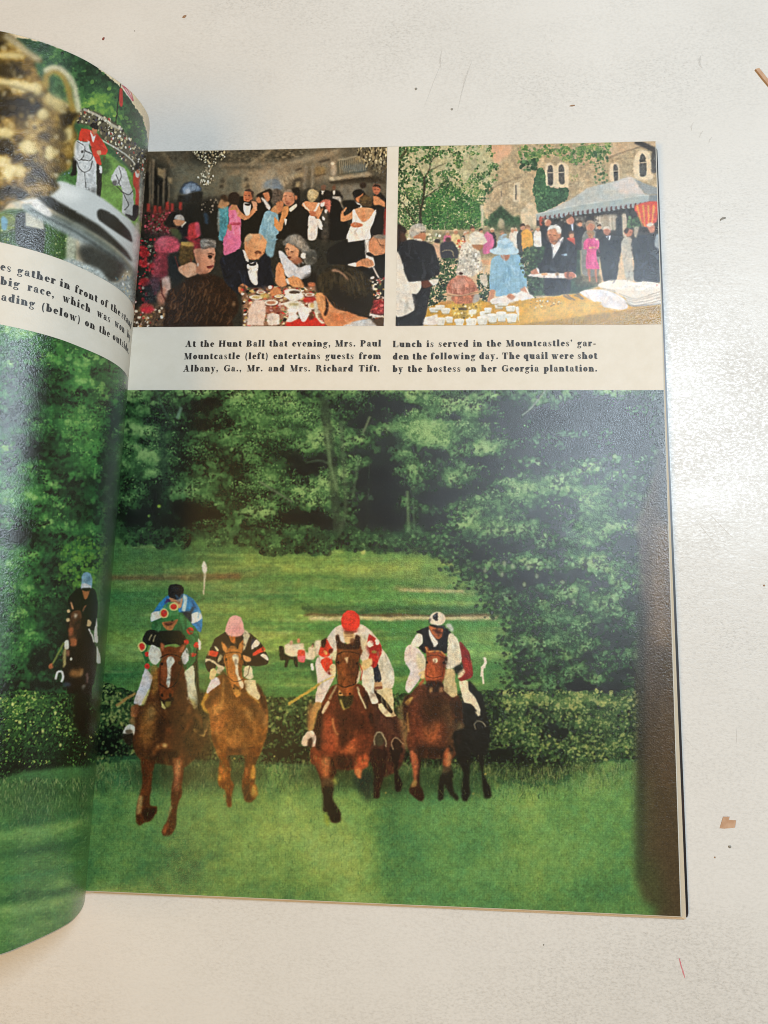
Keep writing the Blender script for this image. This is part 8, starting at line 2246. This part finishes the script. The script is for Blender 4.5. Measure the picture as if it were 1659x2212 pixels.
XL = GUT - .003
page = grid('right_page', right_sheet(XL, 0, 0, PH, .0006, -.00008), PAPER, mag)
md = page.modifiers.new('thickness', 'SOLIDIFY')
md.thickness, md.offset = .00012, -1
STEP = .00024
def printed(img, x0, x1, y0, y1, label, step=STEP):
    P = right_sheet(x0, x1, y0, y1, step, .00004)
    o = grid('printed_photo', P, PRINT, page, sample(img, measured(P)))
    o['label'] = label
    return o
printed(ball_img, XL, -.12545, .25059, PH - .0003, 'colour photo of an evening ball with dancers behind a dinner table', .0002)
printed(lunch_img, -.11999, -.0004, .25059, PH - .0003, 'colour photo of a garden lunch beside a stone house', .0002)
printed(race_img, XL, -.0004, .0004, .21999, 'large colour photo of racehorses and jockeys clearing a hedge')

# ---- lifted sheet
HS = np.array([0, 5, 14, 21, 27, 33.5, 40.5, 46.7, 53.6, 61.6, 67.4, 72, 75.6, 78.4, 83, 86.5, 87, 84, 79])
XT = np.array([-243.5, -240.5, -236.2, -233.4, -232, -232, -233.1, -235.4, -239.4, -245, -251.1, -257.6, -264.4, -271.5, -290, -315, -345, -375, -400])
XB = np.array([-247.5, -245.2, -241.6, -239.6, -238.6, -238.2, -239.4, -241.2, -243.7, -247.2, -252.0, -258.0, -264.6, -271.6, -290, -315, -345, -375, -400])
ARC = np.concatenate([[0], np.cumsum(np.hypot(np.diff((XT + XB) / 2), np.diff(HS)))])
def spline(s, ys):
    """Catmull-Rom through the measured profile"""
    i = np.clip(np.searchsorted(ARC, s, side='right') - 1, 0, len(ARC) - 2)
    d = np.gradient(ys, ARC)
    h = ARC[i + 1] - ARC[i]
    t = (s - ARC[i]) / h
    return (2 * t ** 3 - 3 * t ** 2 + 1) * ys[i] + (t ** 3 - 2 * t ** 2 + t) * h * d[i] + (-2 * t ** 3 + 3 * t ** 2) * ys[i + 1] + (t ** 3 - t ** 2) * h * d[i + 1]
def lifted(s, Y):
    v = Y / (PH * 1000)
    X = (1 - v) * spline(s, XB) + v * spline(s, XT)
    return np.stack([X, Y, spline(s, HS)], -1) / 1000.0
def lifted_up(s, Y, dz):
    e = .2
    a = lifted(np.clip(s + e, 0, ARC[-1]), Y) - lifted(np.clip(s - e, 0, ARC[-1]), Y)
    nrm = np.stack([a[..., 2], a[..., 0] * 0, -a[..., 0]], -1)
    nrm /= np.linalg.norm(nrm, axis=-1, keepdims=True)
    return lifted(s, Y) + nrm * dz
SMAX = ARC[-1]
S, Yg = np.meshgrid(np.linspace(0, SMAX, 130), np.linspace(0, 340, 100))
lpage = grid('lifted_page', lifted(S, Yg)[:, ::-1], PAPER, mag)
md = lpage.modifiers.new('thickness', 'SOLIDIFY')
md.thickness, md.offset = .00012, -1
def skew(s):
    return .045 * (s - 30)
def printed_left(img, y0, y1, k0, k1, label):
    ds = .24
    s = np.concatenate([np.arange(0, 100, ds), np.linspace(100, SMAX, 60)])
    n = int((y1 - y0) / .26)
    S, T = np.meshgrid(s, np.linspace(0, 1, n))
    Y = (y0 + k0 * skew(S)) * (1 - T) + (y1 + k1 * skew(S)) * T
    P = lifted_up(S, Y, .00004)
    uv = measured(P)
    edge = uv[..., 0].max(1)
    im = uv[..., 0].argmax(1)
    hid = np.arange(S.shape[1])[None] < im[:, None]
    uv[..., 0] = np.where(hid, 2 * edge[:, None] - uv[..., 0], uv[..., 0])
    uv[..., 0] = np.abs(uv[..., 0])
    uv[..., 1] = np.where(S > 110, uv[:, [np.searchsorted(s, 110)], 1], uv[..., 1])
    o = grid('printed_photo', P[:, ::-1], PRINT, lpage, sample(img, uv)[:, ::-1])
    o['label'] = label
    return o
printed_left(cup_img, 251.2, 339.7, 1, 0, 'colour photo of a gilt trophy and silver bowl before mounted riders in red')
printed_left(left_img, .4, 219.5, 0, 1, 'colour photo of a rider in dark silks jumping a hedge')

# ---- captions, set in a fat-face roman drawn stroke by stroke
T_, H_ = 4.3, 1.15
def _arc(cx, cy, rx, ry, a0, a1, t=T_, n=10):
    out = []
    an = np.radians(np.linspace(a0, a1, n))
    ix, iy = max(rx - t, rx * .12), max(ry - H_, ry * .2)
    for p, q in zip(an[:-1], an[1:]):
        out.append([(cx + rx * math.cos(p), cy + ry * math.sin(p)), (cx + rx * math.cos(q), cy + ry * math.sin(q)), (cx + ix * math.cos(q), cy + iy * math.sin(q)), (cx + ix * math.cos(p), cy + iy * math.sin(p))])
    return out
def _bar(x, y0, y1, w=T_):
    return [[(x - w / 2, y0), (x + w / 2, y0), (x + w / 2, y1), (x - w / 2, y1)]]
def _hair(x0, x1, y, h=H_):
    return [[(x0, y), (x1, y), (x1, y + h), (x0, y + h)]]
def _dia(x0, y0, x1, y1, w):
    return [[(x0 - w / 2, y0), (x0 + w / 2, y0), (x1 + w / 2, y1), (x1 - w / 2, y1)]]
def _dot(x, y, r):
    a = np.linspace(0, 2 * np.pi, 9)[:-1]
    return [[(x + r * math.cos(t), y + r * math.sin(t)) for t in a]]
def _stem(x, y0, y1, bot=1, top=1):
    o = _bar(x, y0, y1)
    if bot: o += _hair(x - 2.9, x + 2.9, y0)
    if top == 1: o += _hair(x - 2.9, x + .4, y1 - H_)
    if top == 2: o += _hair(x - 2.9, x + 2.9, y1 - H_)
    return o
CAPH, ASC = 14.2, 15.0
def glyph(c):
    G = {
        'a': lambda: (9.6, _bar(6.6, .6, 7.4, 3.0) + _arc(4.6, 7.0, 3.6, 3.2, 20, 165, 2.4) + _dot(2.3, 7.3, 1.4) + _arc(4.2, 2.9, 3.7, 3.0, 75, 300, 3.0) + _hair(7.4, 9.4, 0)),
        'b': lambda: (10.6, _stem(2.9, 0, ASC, 0) + _arc(5.4, 5, 4.9, 5.1, -120, 120)),
        'c': lambda: (9.0, _arc(5.0, 5, 4.6, 5.1, 50, 320) + _dot(7.0, 7.6, 1.5)),
        'd': lambda: (11.0, _stem(7.8, 0, ASC, 0) + _arc(5.2, 5, 4.8, 5.1, 55, 305) + _hair(7.8, 10.6, 0)),
        'e': lambda: (9.2, _arc(4.9, 5, 4.5, 5.1, 0, 320) + _hair(2.5, 9.2, 5)),
        'f': lambda: (7.4, _stem(3.2, 0, 11.6, 1, 0) + _hair(.4, 6.4, 9.1) + _arc(5.4, 12, 3.8, 3.2, 40, 180, 2.6) + _dot(7.3, 13, 1.5)),
        'g': lambda: (9.8, _arc(4.4, 6.6, 4.0, 3.5, 0, 360) + _arc(4.4, -1.7, 4.3, 2.8, 0, 360, 2.0) + _dia(2.6, 1.6, 2.4, 3.6, 1.6) + _dot(8.6, 9.0, 1.4)),
        'h': lambda: (11.4, _stem(2.9, 0, ASC) + _arc(5.6, 6.4, 4.3, 3.6, 0, 140) + _bar(8.3, 0, 6.6) + _hair(5.9, 11.1, 0)),
        'i': lambda: (6.2, _stem(3.1, 0, 10) + _dot(3.0, 13.2, 1.9)),
        'l': lambda: (6.2, _stem(3.1, 0, ASC)),
        'm': lambda: (17.0, _stem(2.9, 0, 10) + _arc(5.6, 6.4, 4.2, 3.6, 0, 140) + _bar(8.3, 0, 6.6) + _hair(6.0, 10.9, 0) + _arc(11.2, 6.4, 4.2, 3.6, 0, 140) + _bar(13.9, 0, 6.6) + _hair(11.6, 16.7, 0)),
        'n': lambda: (11.4, _stem(2.9, 0, 10) + _arc(5.6, 6.4, 4.3, 3.6, 0, 140) + _bar(8.3, 0, 6.6) + _hair(5.9, 11.1, 0)),
        'o': lambda: (9.8, _arc(4.9, 5, 4.6, 5.1, 0, 360)),
        'p': lambda: (10.8, _stem(2.9, -4.8, 10) + _arc(5.6, 5, 4.8, 5.1, -125, 125)),
        'q': lambda: (10.8, _stem(7.8, -4.8, 10, 1, 0) + _arc(5.2, 5, 4.8, 5.1, 55, 305)),
        'r': lambda: (8.4, _stem(2.9, 0, 10) + _dot(6.7, 8.3, 1.7) + _hair(3.5, 6.9, 9)),
        's': lambda: (7.8, _arc(3.9, 7.3, 3.0, 2.7, 60, 250, 1.8) + _dia(5.6, 3.2, 2.4, 6.6, 3.0) + _arc(3.9, 2.6, 3.2, 2.7, -120, 70, 1.8) + _bar(6.3, 6.9, 9.6, .9) + _bar(1.2, .4, 3.2, .9)),
        't': lambda: (7.0, _bar(3.2, 1.2, 12.6) + _hair(.4, 6.4, 9.1) + _arc(4.8, 2.2, 3.1, 2.3, 180, 340, 2.4)),
        'u': lambda: (11.4, _bar(2.9, 3, 10) + _hair(.2, 2.9, 9.1) + _arc(5.5, 3.6, 4.2, 3.6, 180, 320) + _stem(8.3, 0, 10, 0, 1) + _hair(8.3, 11.1, 0)),
        'v': lambda: (9.8, _dia(5.2, 0, 2.6, 10, 3.4) + _dia(5.2, 0, 8.0, 10, .9) + _hair(.2, 5, 9.1) + _hair(6.2, 9.8, 9.1)),
        'w': lambda: (14.6, _dia(5.0, 0, 2.6, 10, 3.3) + _dia(5.0, 0, 7.4, 9, .9) + _dia(9.8, 0, 7.3, 10, 3.3) + _dia(9.8, 0, 12.6, 10, .9) + _hair(.2, 4.8, 9.1) + _hair(10.8, 14.4, 9.1)),
        'y': lambda: (9.8, _dia(5.3, 0, 2.6, 10, 3.4) + _dia(3.8, -4, 8.0, 10, .9) + _dot(2.6, -3.6, 1.5) + _hair(.2, 5, 9.1) + _hair(6.2, 9.8, 9.1)),
        'A': lambda: (15.0, _dia(10.6, 0, 7.2, CAPH, 3.9) + _dia(2.6, 0, 7.0, CAPH, 1.0) + _hair(4, 9.5, 4.2) + _hair(.2, 5.0, 0) + _hair(7.6, 14.4, 0)),
        'B': lambda: (13.4, _stem(3.6, 0, CAPH, 1, 2) + _arc(6.6, 10.6, 5.0, 3.6, -90, 90) + _arc(6.6, 3.9, 5.8, 3.9, -90, 90)),
        'G': lambda: (14.6, _arc(7.2, 7.1, 6.7, 7.3, 45, 325, 3.8) + _bar(11.8, .6, 6.0, 3.2) + _hair(8.6, 14.2, 5.6) + _bar(12.6, 9.6, 14.0, .9)),
        'H': lambda: (16.2, _stem(3.6, 0, CAPH, 1, 2) + _stem(12.2, 0, CAPH, 1, 2) + _hair(4, 12, 6.8)),
        'L': lambda: (12.8, _stem(3.6, 0, CAPH, 1, 2) + _hair(3, 12.2, 0) + _bar(11.7, 0, 5.0, 1.2)),
        'M': lambda: (18.0, _bar(2.6, 0, CAPH, 1.0) + _dia(8.2, 0, 3.6, CAPH, 3.6) + _dia(8.2, 0, 13.0, CAPH, 1.0) + _stem(14.0, 0, CAPH, 1, 2) + _hair(.2, 5.0, 0) + _hair(.6, 4, CAPH - H_)),
        'P': lambda: (12.8, _stem(3.6, 0, CAPH, 1, 2) + _arc(6.4, 10.2, 5.6, 4.0, -90, 90)),
        'R': lambda: (14.4, _stem(3.6, 0, CAPH, 1, 2) + _arc(6.4, 10.4, 5.2, 3.8, -90, 90) + _dia(11.4, 0, 8.4, 6.8, 3.4) + _hair(10, 14.2, 0)),
        'T': lambda: (13.6, _stem(6.8, 0, CAPH, 1, 0) + _hair(.6, 13, CAPH - H_) + _bar(1.1, CAPH - 4.4, CAPH, 1.0) + _bar(12.5, CAPH - 4.4, CAPH, 1.0)),
        '.': lambda: (5.0, _dot(2.5, 1.7, 1.8)),
        ',': lambda: (5.0, _dot(2.5, 1.7, 1.8) + _dia(2.0, -2.6, 3.6, 1.2, 1.2)),
        "'": lambda: (4.6, _dot(2.3, 13.2, 1.7) + _dia(1.8, 9.6, 3.2, 13, 1.2)),
        '-': lambda: (6.6, _hair(.9, 5.7, 3.8, 2.0)),
        '(': lambda: (6.4, _arc(6.4, 5.4, 5.2, 10.2, 115, 245, 2.4)),
        ')': lambda: (6.4, _arc(0, 5.4, 5.2, 10.2, -65, 65, 2.4)),
    }
    return G[c]()
def set_word(word, size=.214):
    """outline polygons of a word in millimetres, and its width"""
    x, out = 0.0, []
    for c in word:
        w, polys = glyph(c)
        out += [[((px + x) * size, py * size) for px, py in pl] for pl in polys]
        x += w + 1.7
    return out, (x - 1.7) * size
def caption(parent, lines, place):
    """lines: list of words with start and end along the line; place(x, y) -> point on the sheet"""
    V, F = [], []
    k = 0
    for word, a, b, base in lines:
        polys, w = set_word(word)
        for pl in polys:
            k += 1
            idx = len(V)
            for px, py in pl:
                V.append(place(a + (b - a) * px / w, base, py, .00007 + .000002 * (k % 5)))
            F.append(tuple(range(idx, idx + len(pl))))
    return link('caption_text', V, F, INK, parent)
def justify(text, x0, x1, base):
    ws = text.split(' ')
    wd = [set_word(w)[1] for w in ws]
    k = 1.0
    gap = (x1 - x0 - sum(wd)) / max(len(ws) - 1, 1)
    if gap < 1.6:
        k = (x1 - x0 - 1.7 * (len(ws) - 1)) / sum(wd)
        gap = 1.7
    out, x = [], x0
    for w, d in zip(ws, wd):
        out.append((w, x, x + d * k, base))
        x += d * k + gap
    return out
L1 = (justify('At the Hunt Ball that evening, Mrs. Paul', -218.0, -126.5, 240.75) + justify('Mountcastle (left) entertains guests from', -218.2, -126.4, 234.75)
      + justify('Albany, Ga., Mr. and Mrs. Richard Tift.', -218.3, -126.8, 228.85))
L2 = (justify("Lunch is served in the Mountcastles' gar-", -121.2, -29.4, 240.4) + justify('den the following day. The quail were shot', -121.1, -29.0, 234.5)
      + justify('by the hostess on her Georgia plantation.', -121.0, -29.1, 228.6))
flat = lambda x, base, y, dz: (x / 1000, (base + y) / 1000, float(rz(np.array(x / 1000), np.array((base + y) / 1000))) + dz)
caption(page, L1, flat)['label'] = 'black caption in bold serif type under the ball photo'
caption(page, L2, flat)['label'] = 'black caption in bold serif type under the garden lunch photo'
def roll(s, base, y, dz):
    q = lifted_up(np.array([s]), np.array([base + skew(s) + y]), dz)[0]
    return tuple(q)
W1 = [('es', 89.0, 85.25), ('gather', 83.25, 69.75), ('in', 68.25, 64.25), ('front', 62.25, 52.0), ('of', 50.5, 46.75), ('the', 45.0, 38.5), ('stand', 37.5, 25.0)]
W2 = [('big', 88.5, 82.0), ('race,', 79.25, 69.75), ('which', 66.75, 54.75), ('was', 51.75, 44.5), ('won', 41.75, 33.75), ('by', 30.75, 25.25)]
W3 = [('ading', 87.75, 76.25), ('(below)', 74.0, 58.75), ('on', 56.75, 52.0), ('the', 50.0, 44.0), ('outside.', 42.25, 25.75)]
LL = [(w, a, b_, 240.4) for w, a, b_ in W1] + [(w, a, b_, 234.9) for w, a, b_ in W2] + [(w, a, b_, 228.8) for w, a, b_ in W3]
caption(lpage, LL, roll)['label'] = 'black caption in bold serif type rolling over the curl of the lifted page'

# ---- the rest of the right-hand block: sheets fanned out a little, and the back cover
def quad_stack(name, sheets, mat, parent):
    V, F = [], []
    for c, z0, z1 in sheets:
        i = len(V)
        V += [(x, y, z0) for x, y in c] + [(x, y, z1) for x, y in c]
        n = len(c)
        F.append(tuple(range(i + n, i + 2 * n)))
        F.append(tuple(range(i + n - 1, i - 1, -1)))
        F += [(i + k, i + (k + 1) % n, i + n + (k + 1) % n, i + n + k) for k in range(n)]
    return link(name, V, F, mat, parent)
rr = np.random.RandomState(2)
sheets = []
NS = 12
for k in range(NS):
    t = (k + 1) / NS
    z1 = -.0007 - .0024 * (k / NS)
    z0 = z1 - .0024 / NS + .00004
    j = rr.rand() * .00012
    ot, ob, dn = .0001 + .0004 * t + j, .0001 + .0025 * t + j, .0016 * t + j
    sheets.append(([(GUT, -dn * .8), (ob, -dn), (ot, PH - .0006 - .0004 * t), (GUT, PH - .0006)], z0, z1))
quad_stack('page_block', sheets, EDGE, mag)['label'] = 'stacked right hand pages showing cream edges'
lsheets = []
for k in range(NS):
    z1 = -.0004 - .0027 * (k / NS)
    j = rr.rand() * .0003
    lsheets.append(([(-.487 - j, -.0004), (GUT - .0004, -.0004), (GUT - .0004, PH - .0008), (-.487 - j, PH - .0008)], z1 - .00018, z1))
quad_stack('page_block', lsheets, EDGE, mag)['label'] = 'stacked left hand pages under the lifted page'

m, ns, ls, b = material('dark_printed_cover')
tc = node(ns, 'ShaderNodeTexCoord')
n = node(ns, 'ShaderNodeTexNoise', Scale=40.0, Detail=4.0)
ls.new(tc.outputs['Object'], n.inputs['Vector'])
r = node(ns, 'ShaderNodeValToRGB')
r.color_ramp.elements[0].color, r.color_ramp.elements[1].color = (.010, .010, .012, 1), (.05, .022, .02, 1)
r.color_ramp.elements[0].position, r.color_ramp.elements[1].position = .45, .75
ls.new(n.outputs['Fac'], r.inputs['Fac'])
ls.new(r.outputs['Color'], b.inputs['Base Color'])
b.inputs['Roughness'].default_value = .35
COVER = m
cv = [(-.489, -.0008), (GUT, -.0009), (.0016, -.0014), (.0033, -.0010), (.0038, .0006), (.0033, .10), (.0023, .20), (.0015, PH - .0026), (.0012, PH - .0016), (GUT, PH - .001), (-.489, PH - .001)]
quad_stack('cover', [(cv, -.0040, -.0034)], COVER, mag)
# spine fold that carries both blocks
quad_stack('spine', [([(GUT - .0006, 0), (GUT + .0006, 0), (GUT + .0006, PH - .001), (GUT - .0006, PH - .001)], -.0036, -.0003)], EDGE, mag)

# ================================================================ crumbs and scraps on the table
def flat_mat(name, c0, c1, scale=300.0, rough=.8):
    m, ns, ls, b = material(name)
    tc = node(ns, 'ShaderNodeTexCoord')
    n = node(ns, 'ShaderNodeTexNoise', Scale=scale, Detail=4.0)
    ls.new(tc.outputs['Object'], n.inputs['Vector'])
    r = node(ns, 'ShaderNodeValToRGB')
    r.color_ramp.elements[0].color, r.color_ramp.elements[1].color = (*c0, 1), (*c1, 1)
    r.color_ramp.elements[0].position, r.color_ramp.elements[1].position = .35, .7
    ls.new(n.outputs['Fac'], r.inputs['Fac'])
    ls.new(r.outputs['Color'], b.inputs['Base Color'])
    b.inputs['Roughness'].default_value = rough
    return m
TAN = flat_mat('tan_paper', (.50, .30, .18), (.62, .42, .28))
RED = flat_mat('red_brown_crumb', (.20, .04, .03), (.32, .10, .07))
BROWN = flat_mat('brown_crumb', (.30, .17, .09), (.42, .26, .16))
GREY = flat_mat('grey_dust', (.22, .21, .18), (.40, .38, .34))
PINK = flat_mat('pink_wax', (.62, .18, .22), (.70, .32, .34), 900)
SCUFF = flat_mat('scuffed_paint', (.56, .55, .52), (.70, .69, .66), 1200)

def on_table(x, y, z=TZ):
    """picture-plate coordinates of the survey -> point on the table"""
    d = CAM_ROT @ np.array([(x - 829.5) / FPX, -(y - 1106.0) / FPX, -1.0])
    return CAM_POS + d * (z - CAM_POS[2]) / d[2]

def scrap(name, pts, th, mat, label=None, cat=None, group=None, curl=0, lift=0):
    """thin irregular scrap lying on the table, its centre at the object's origin"""
    q = np.array([on_table(*p)[:2] for p in pts])
    c = q.mean(0)
    V, n = [], len(q)
    for z in (0.0, th):
        for i, (x, y) in enumerate(q - c):
            V.append((x, y, z + curl * ((i * 7) % 3) / 2 + lift))
    V += [(0, 0, lift), (0, 0, th * 1.05 + lift)]
    F = [(i, n + i, n + (i + 1) % n, (i + 1) % n)[::-1] for i in range(n)]
    F += [((i + 1) % n, i, 2 * n) for i in range(n)] + [(n + i, n + (i + 1) % n, 2 * n + 1) for i in range(n)]
    o = link(name, V, F, mat)
    o.location = (c[0], c[1], TZ)
    if cat:
        tag(o, label, cat, group)
    return o

def crumb(name, x, y, r, mat, label, cat, group=None, seed=0, flat=.6, el=1.0):
    """small faceted lump resting on the table"""
    rr = np.random.RandomState(seed)
    c = on_table(x, y)
    R = r / 4930.0
    V, F = [], []
    for i, (ph, k) in enumerate(((-.1, 7), (.45, 7), (1.1, 5))):
        for j in range(k):
            a = 2 * math.pi * j / k + i * .4
            q = R * (.75 + .5 * rr.rand())
            V.append((q * math.cos(a) * math.cos(ph) * el, q * math.sin(a) * math.cos(ph), max(0, (math.sin(ph) + .1) * R * flat)))
    F.append(tuple(range(6, -1, -1)))
    F += [(j, (j + 1) % 7, 7 + (j + 1) % 7, 7 + j) for j in range(7)]
    F += [tuple(range(14, 19))]
    for j in range(7):
        F.append((7 + j, 7 + (j + 1) % 7, 14 + (((j + 1) * 5) // 7) % 5, 14 + (j * 5) // 7) if ((j + 1) * 5) // 7 % 5 != (j * 5) // 7 else (7 + j, 7 + (j + 1) % 7, 14 + (j * 5) // 7))
    o = link(name, V, F, mat)
    o.location = tuple(c)
    o.rotation_euler = (0, 0, rr.rand() * 6)
    tag(o, label, cat, group)
    return o

scrap('paper_scrap', [(1554.5, 1788.7), (1562, 1763.7), (1575.5, 1763.7), (1573.5, 1770.7), (1589.5, 1771.7), (1587, 1787.2), (1564.5, 1789.7)], .0002, TAN,
      'small tan scrap of paper with a notched edge lying right of the page corner', 'paper scrap', curl=.00025)
scrap('wood_sliver', [(1630.5, 151.5), (1638.5, 149.5), (1651, 165), (1668, 186), (1690, 214), (1686, 220), (1664, 193), (1645, 170)], .0009, TAN,
      'pale brown sliver of wood at the upper right of the table', 'sliver')
crumb('crumb', 223.5, 84, 3.4, RED, 'reddish brown crumb on the table above the lifted page', 'crumb', None, 1, .5, 1.4)
crumb('crumb', 398.5, 36, 4.0, BROWN, 'pale brown crumb near the top edge of the table', 'crumb', None, 2, .4, 1.5)
crumb('crumb', 1576, 1829, 3.2, GREY, 'dark grey crumb just below the tan paper scrap', 'crumb', None, 3)
crumb('crumb', 1544, 1852, 1.6, BROWN, 'tiny brown crumb left below the grey crumb by the paper scrap', 'crumb', None, 4)
crumb('lint', 898.5, 192, 3.4, GREY, 'upper left of two small grey lint specks above the garden lunch photo', 'lint', None, 5, .3)
crumb('lint', 976, 236, 3.0, GREY, 'lower right of two small grey lint specks above the garden lunch photo', 'lint', None, 6, .3)
crumb('crumb', 1174.5, 2041, 1.6, GREY, 'tiny black speck on the table below the magazine', 'crumb', None, 7)
crumb('crumb', 1650.5, 1265, 2.0, BROWN, 'tiny brown speck on the table at the far right, level with the racing photo', 'crumb', None, 8)
crumb('crumb', 291, 67, 1.6, GREY, 'faint grey speck on the table right of the reddish crumb', 'crumb', None, 9)
scrap('wood_sliver', [(1230, 229.5), (1234, 227.5), (1241, 227), (1241.5, 228.8), (1236, 230)], .0003, BROWN,
      'tiny tan splinter on the table just above the stone house in the garden photo', 'splinter')
scrap('wood_sliver', [(1555.5, 473.5), (1560, 470), (1567, 469.5), (1567.5, 472), (1561, 474.5), (1556, 477)], .0003, GREY,
      'dark grey splinter on the table to the right of the garden lunch photo', 'splinter')
scrap('wax_streak', [(1466.5, 2070.5), (1468.5, 2070), (1471, 2080), (1473.5, 2090), (1476.5, 2097), (1478, 2104), (1480, 2111), (1478.8, 2112.5), (1476.5, 2106), (1473.5, 2099), (1474.5, 2098), (1471, 2090), (1468.5, 2080)], .00008, PINK,
      'thin pink crayon streak on the table below the page corner', 'crayon mark')
# scratches and scuffs belong to the table top
def scuff(pts, w):
    q = np.array(pts, float)
    d = np.gradient(q, axis=0)
    d /= np.linalg.norm(d, axis=1)[:, None]
    nn = np.stack([-d[:, 1], d[:, 0]], 1) * (w * np.sin(np.linspace(.25, 2.9, len(q))))[:, None] / 2
    o = scrap('scuff_mark', list(map(tuple, np.vstack([q + nn, (q - nn)[::-1]]))), .00003, SCUFF)
    o.parent = table
    return o
for pts, w in (([(1494, 282), (1493, 274), (1498, 264)], 3.2), ([(1510, 298), (1514, 288), (1519, 282)], 3.2), ([(1531, 310), (1533, 302), (1538, 296)], 3.2), ([(1514, 120), (1507, 130), (1511, 142), (1517, 148)], .9),
               ([(1479, 1592), (1488, 1603), (1497, 1614)], 1.3), ([(1143, 1977), (1144, 1984)], 3.0), ([(1590, 1570), (1592, 1590), (1590, 1612)], 1.0), ([(955, 105), (948, 130), (953, 150)], 1.0), ([(1190, 85), (1193, 92)], 1.5),
               ([(1020, 130), (1003, 170), (988, 240)], 1.2), ([(960, 120), (935, 180), (915, 235)], 1.2), ([(44, 2175), (50, 2186)], 1.0), ([(479, 2030), (483, 2033)], 1.2), ([(835, 1900 + 140), (842, 2046)], 1.2),
               ([(1500, 1120), (1540, 1170)], .9), ([(1522, 1100), (1600, 1180)], .8)):
    if len(pts) == 2:
        pts = [pts[0], ((pts[0][0] + pts[1][0]) / 2 + .4, (pts[0][1] + pts[1][1]) / 2), pts[1]]
    scuff(pts, w)
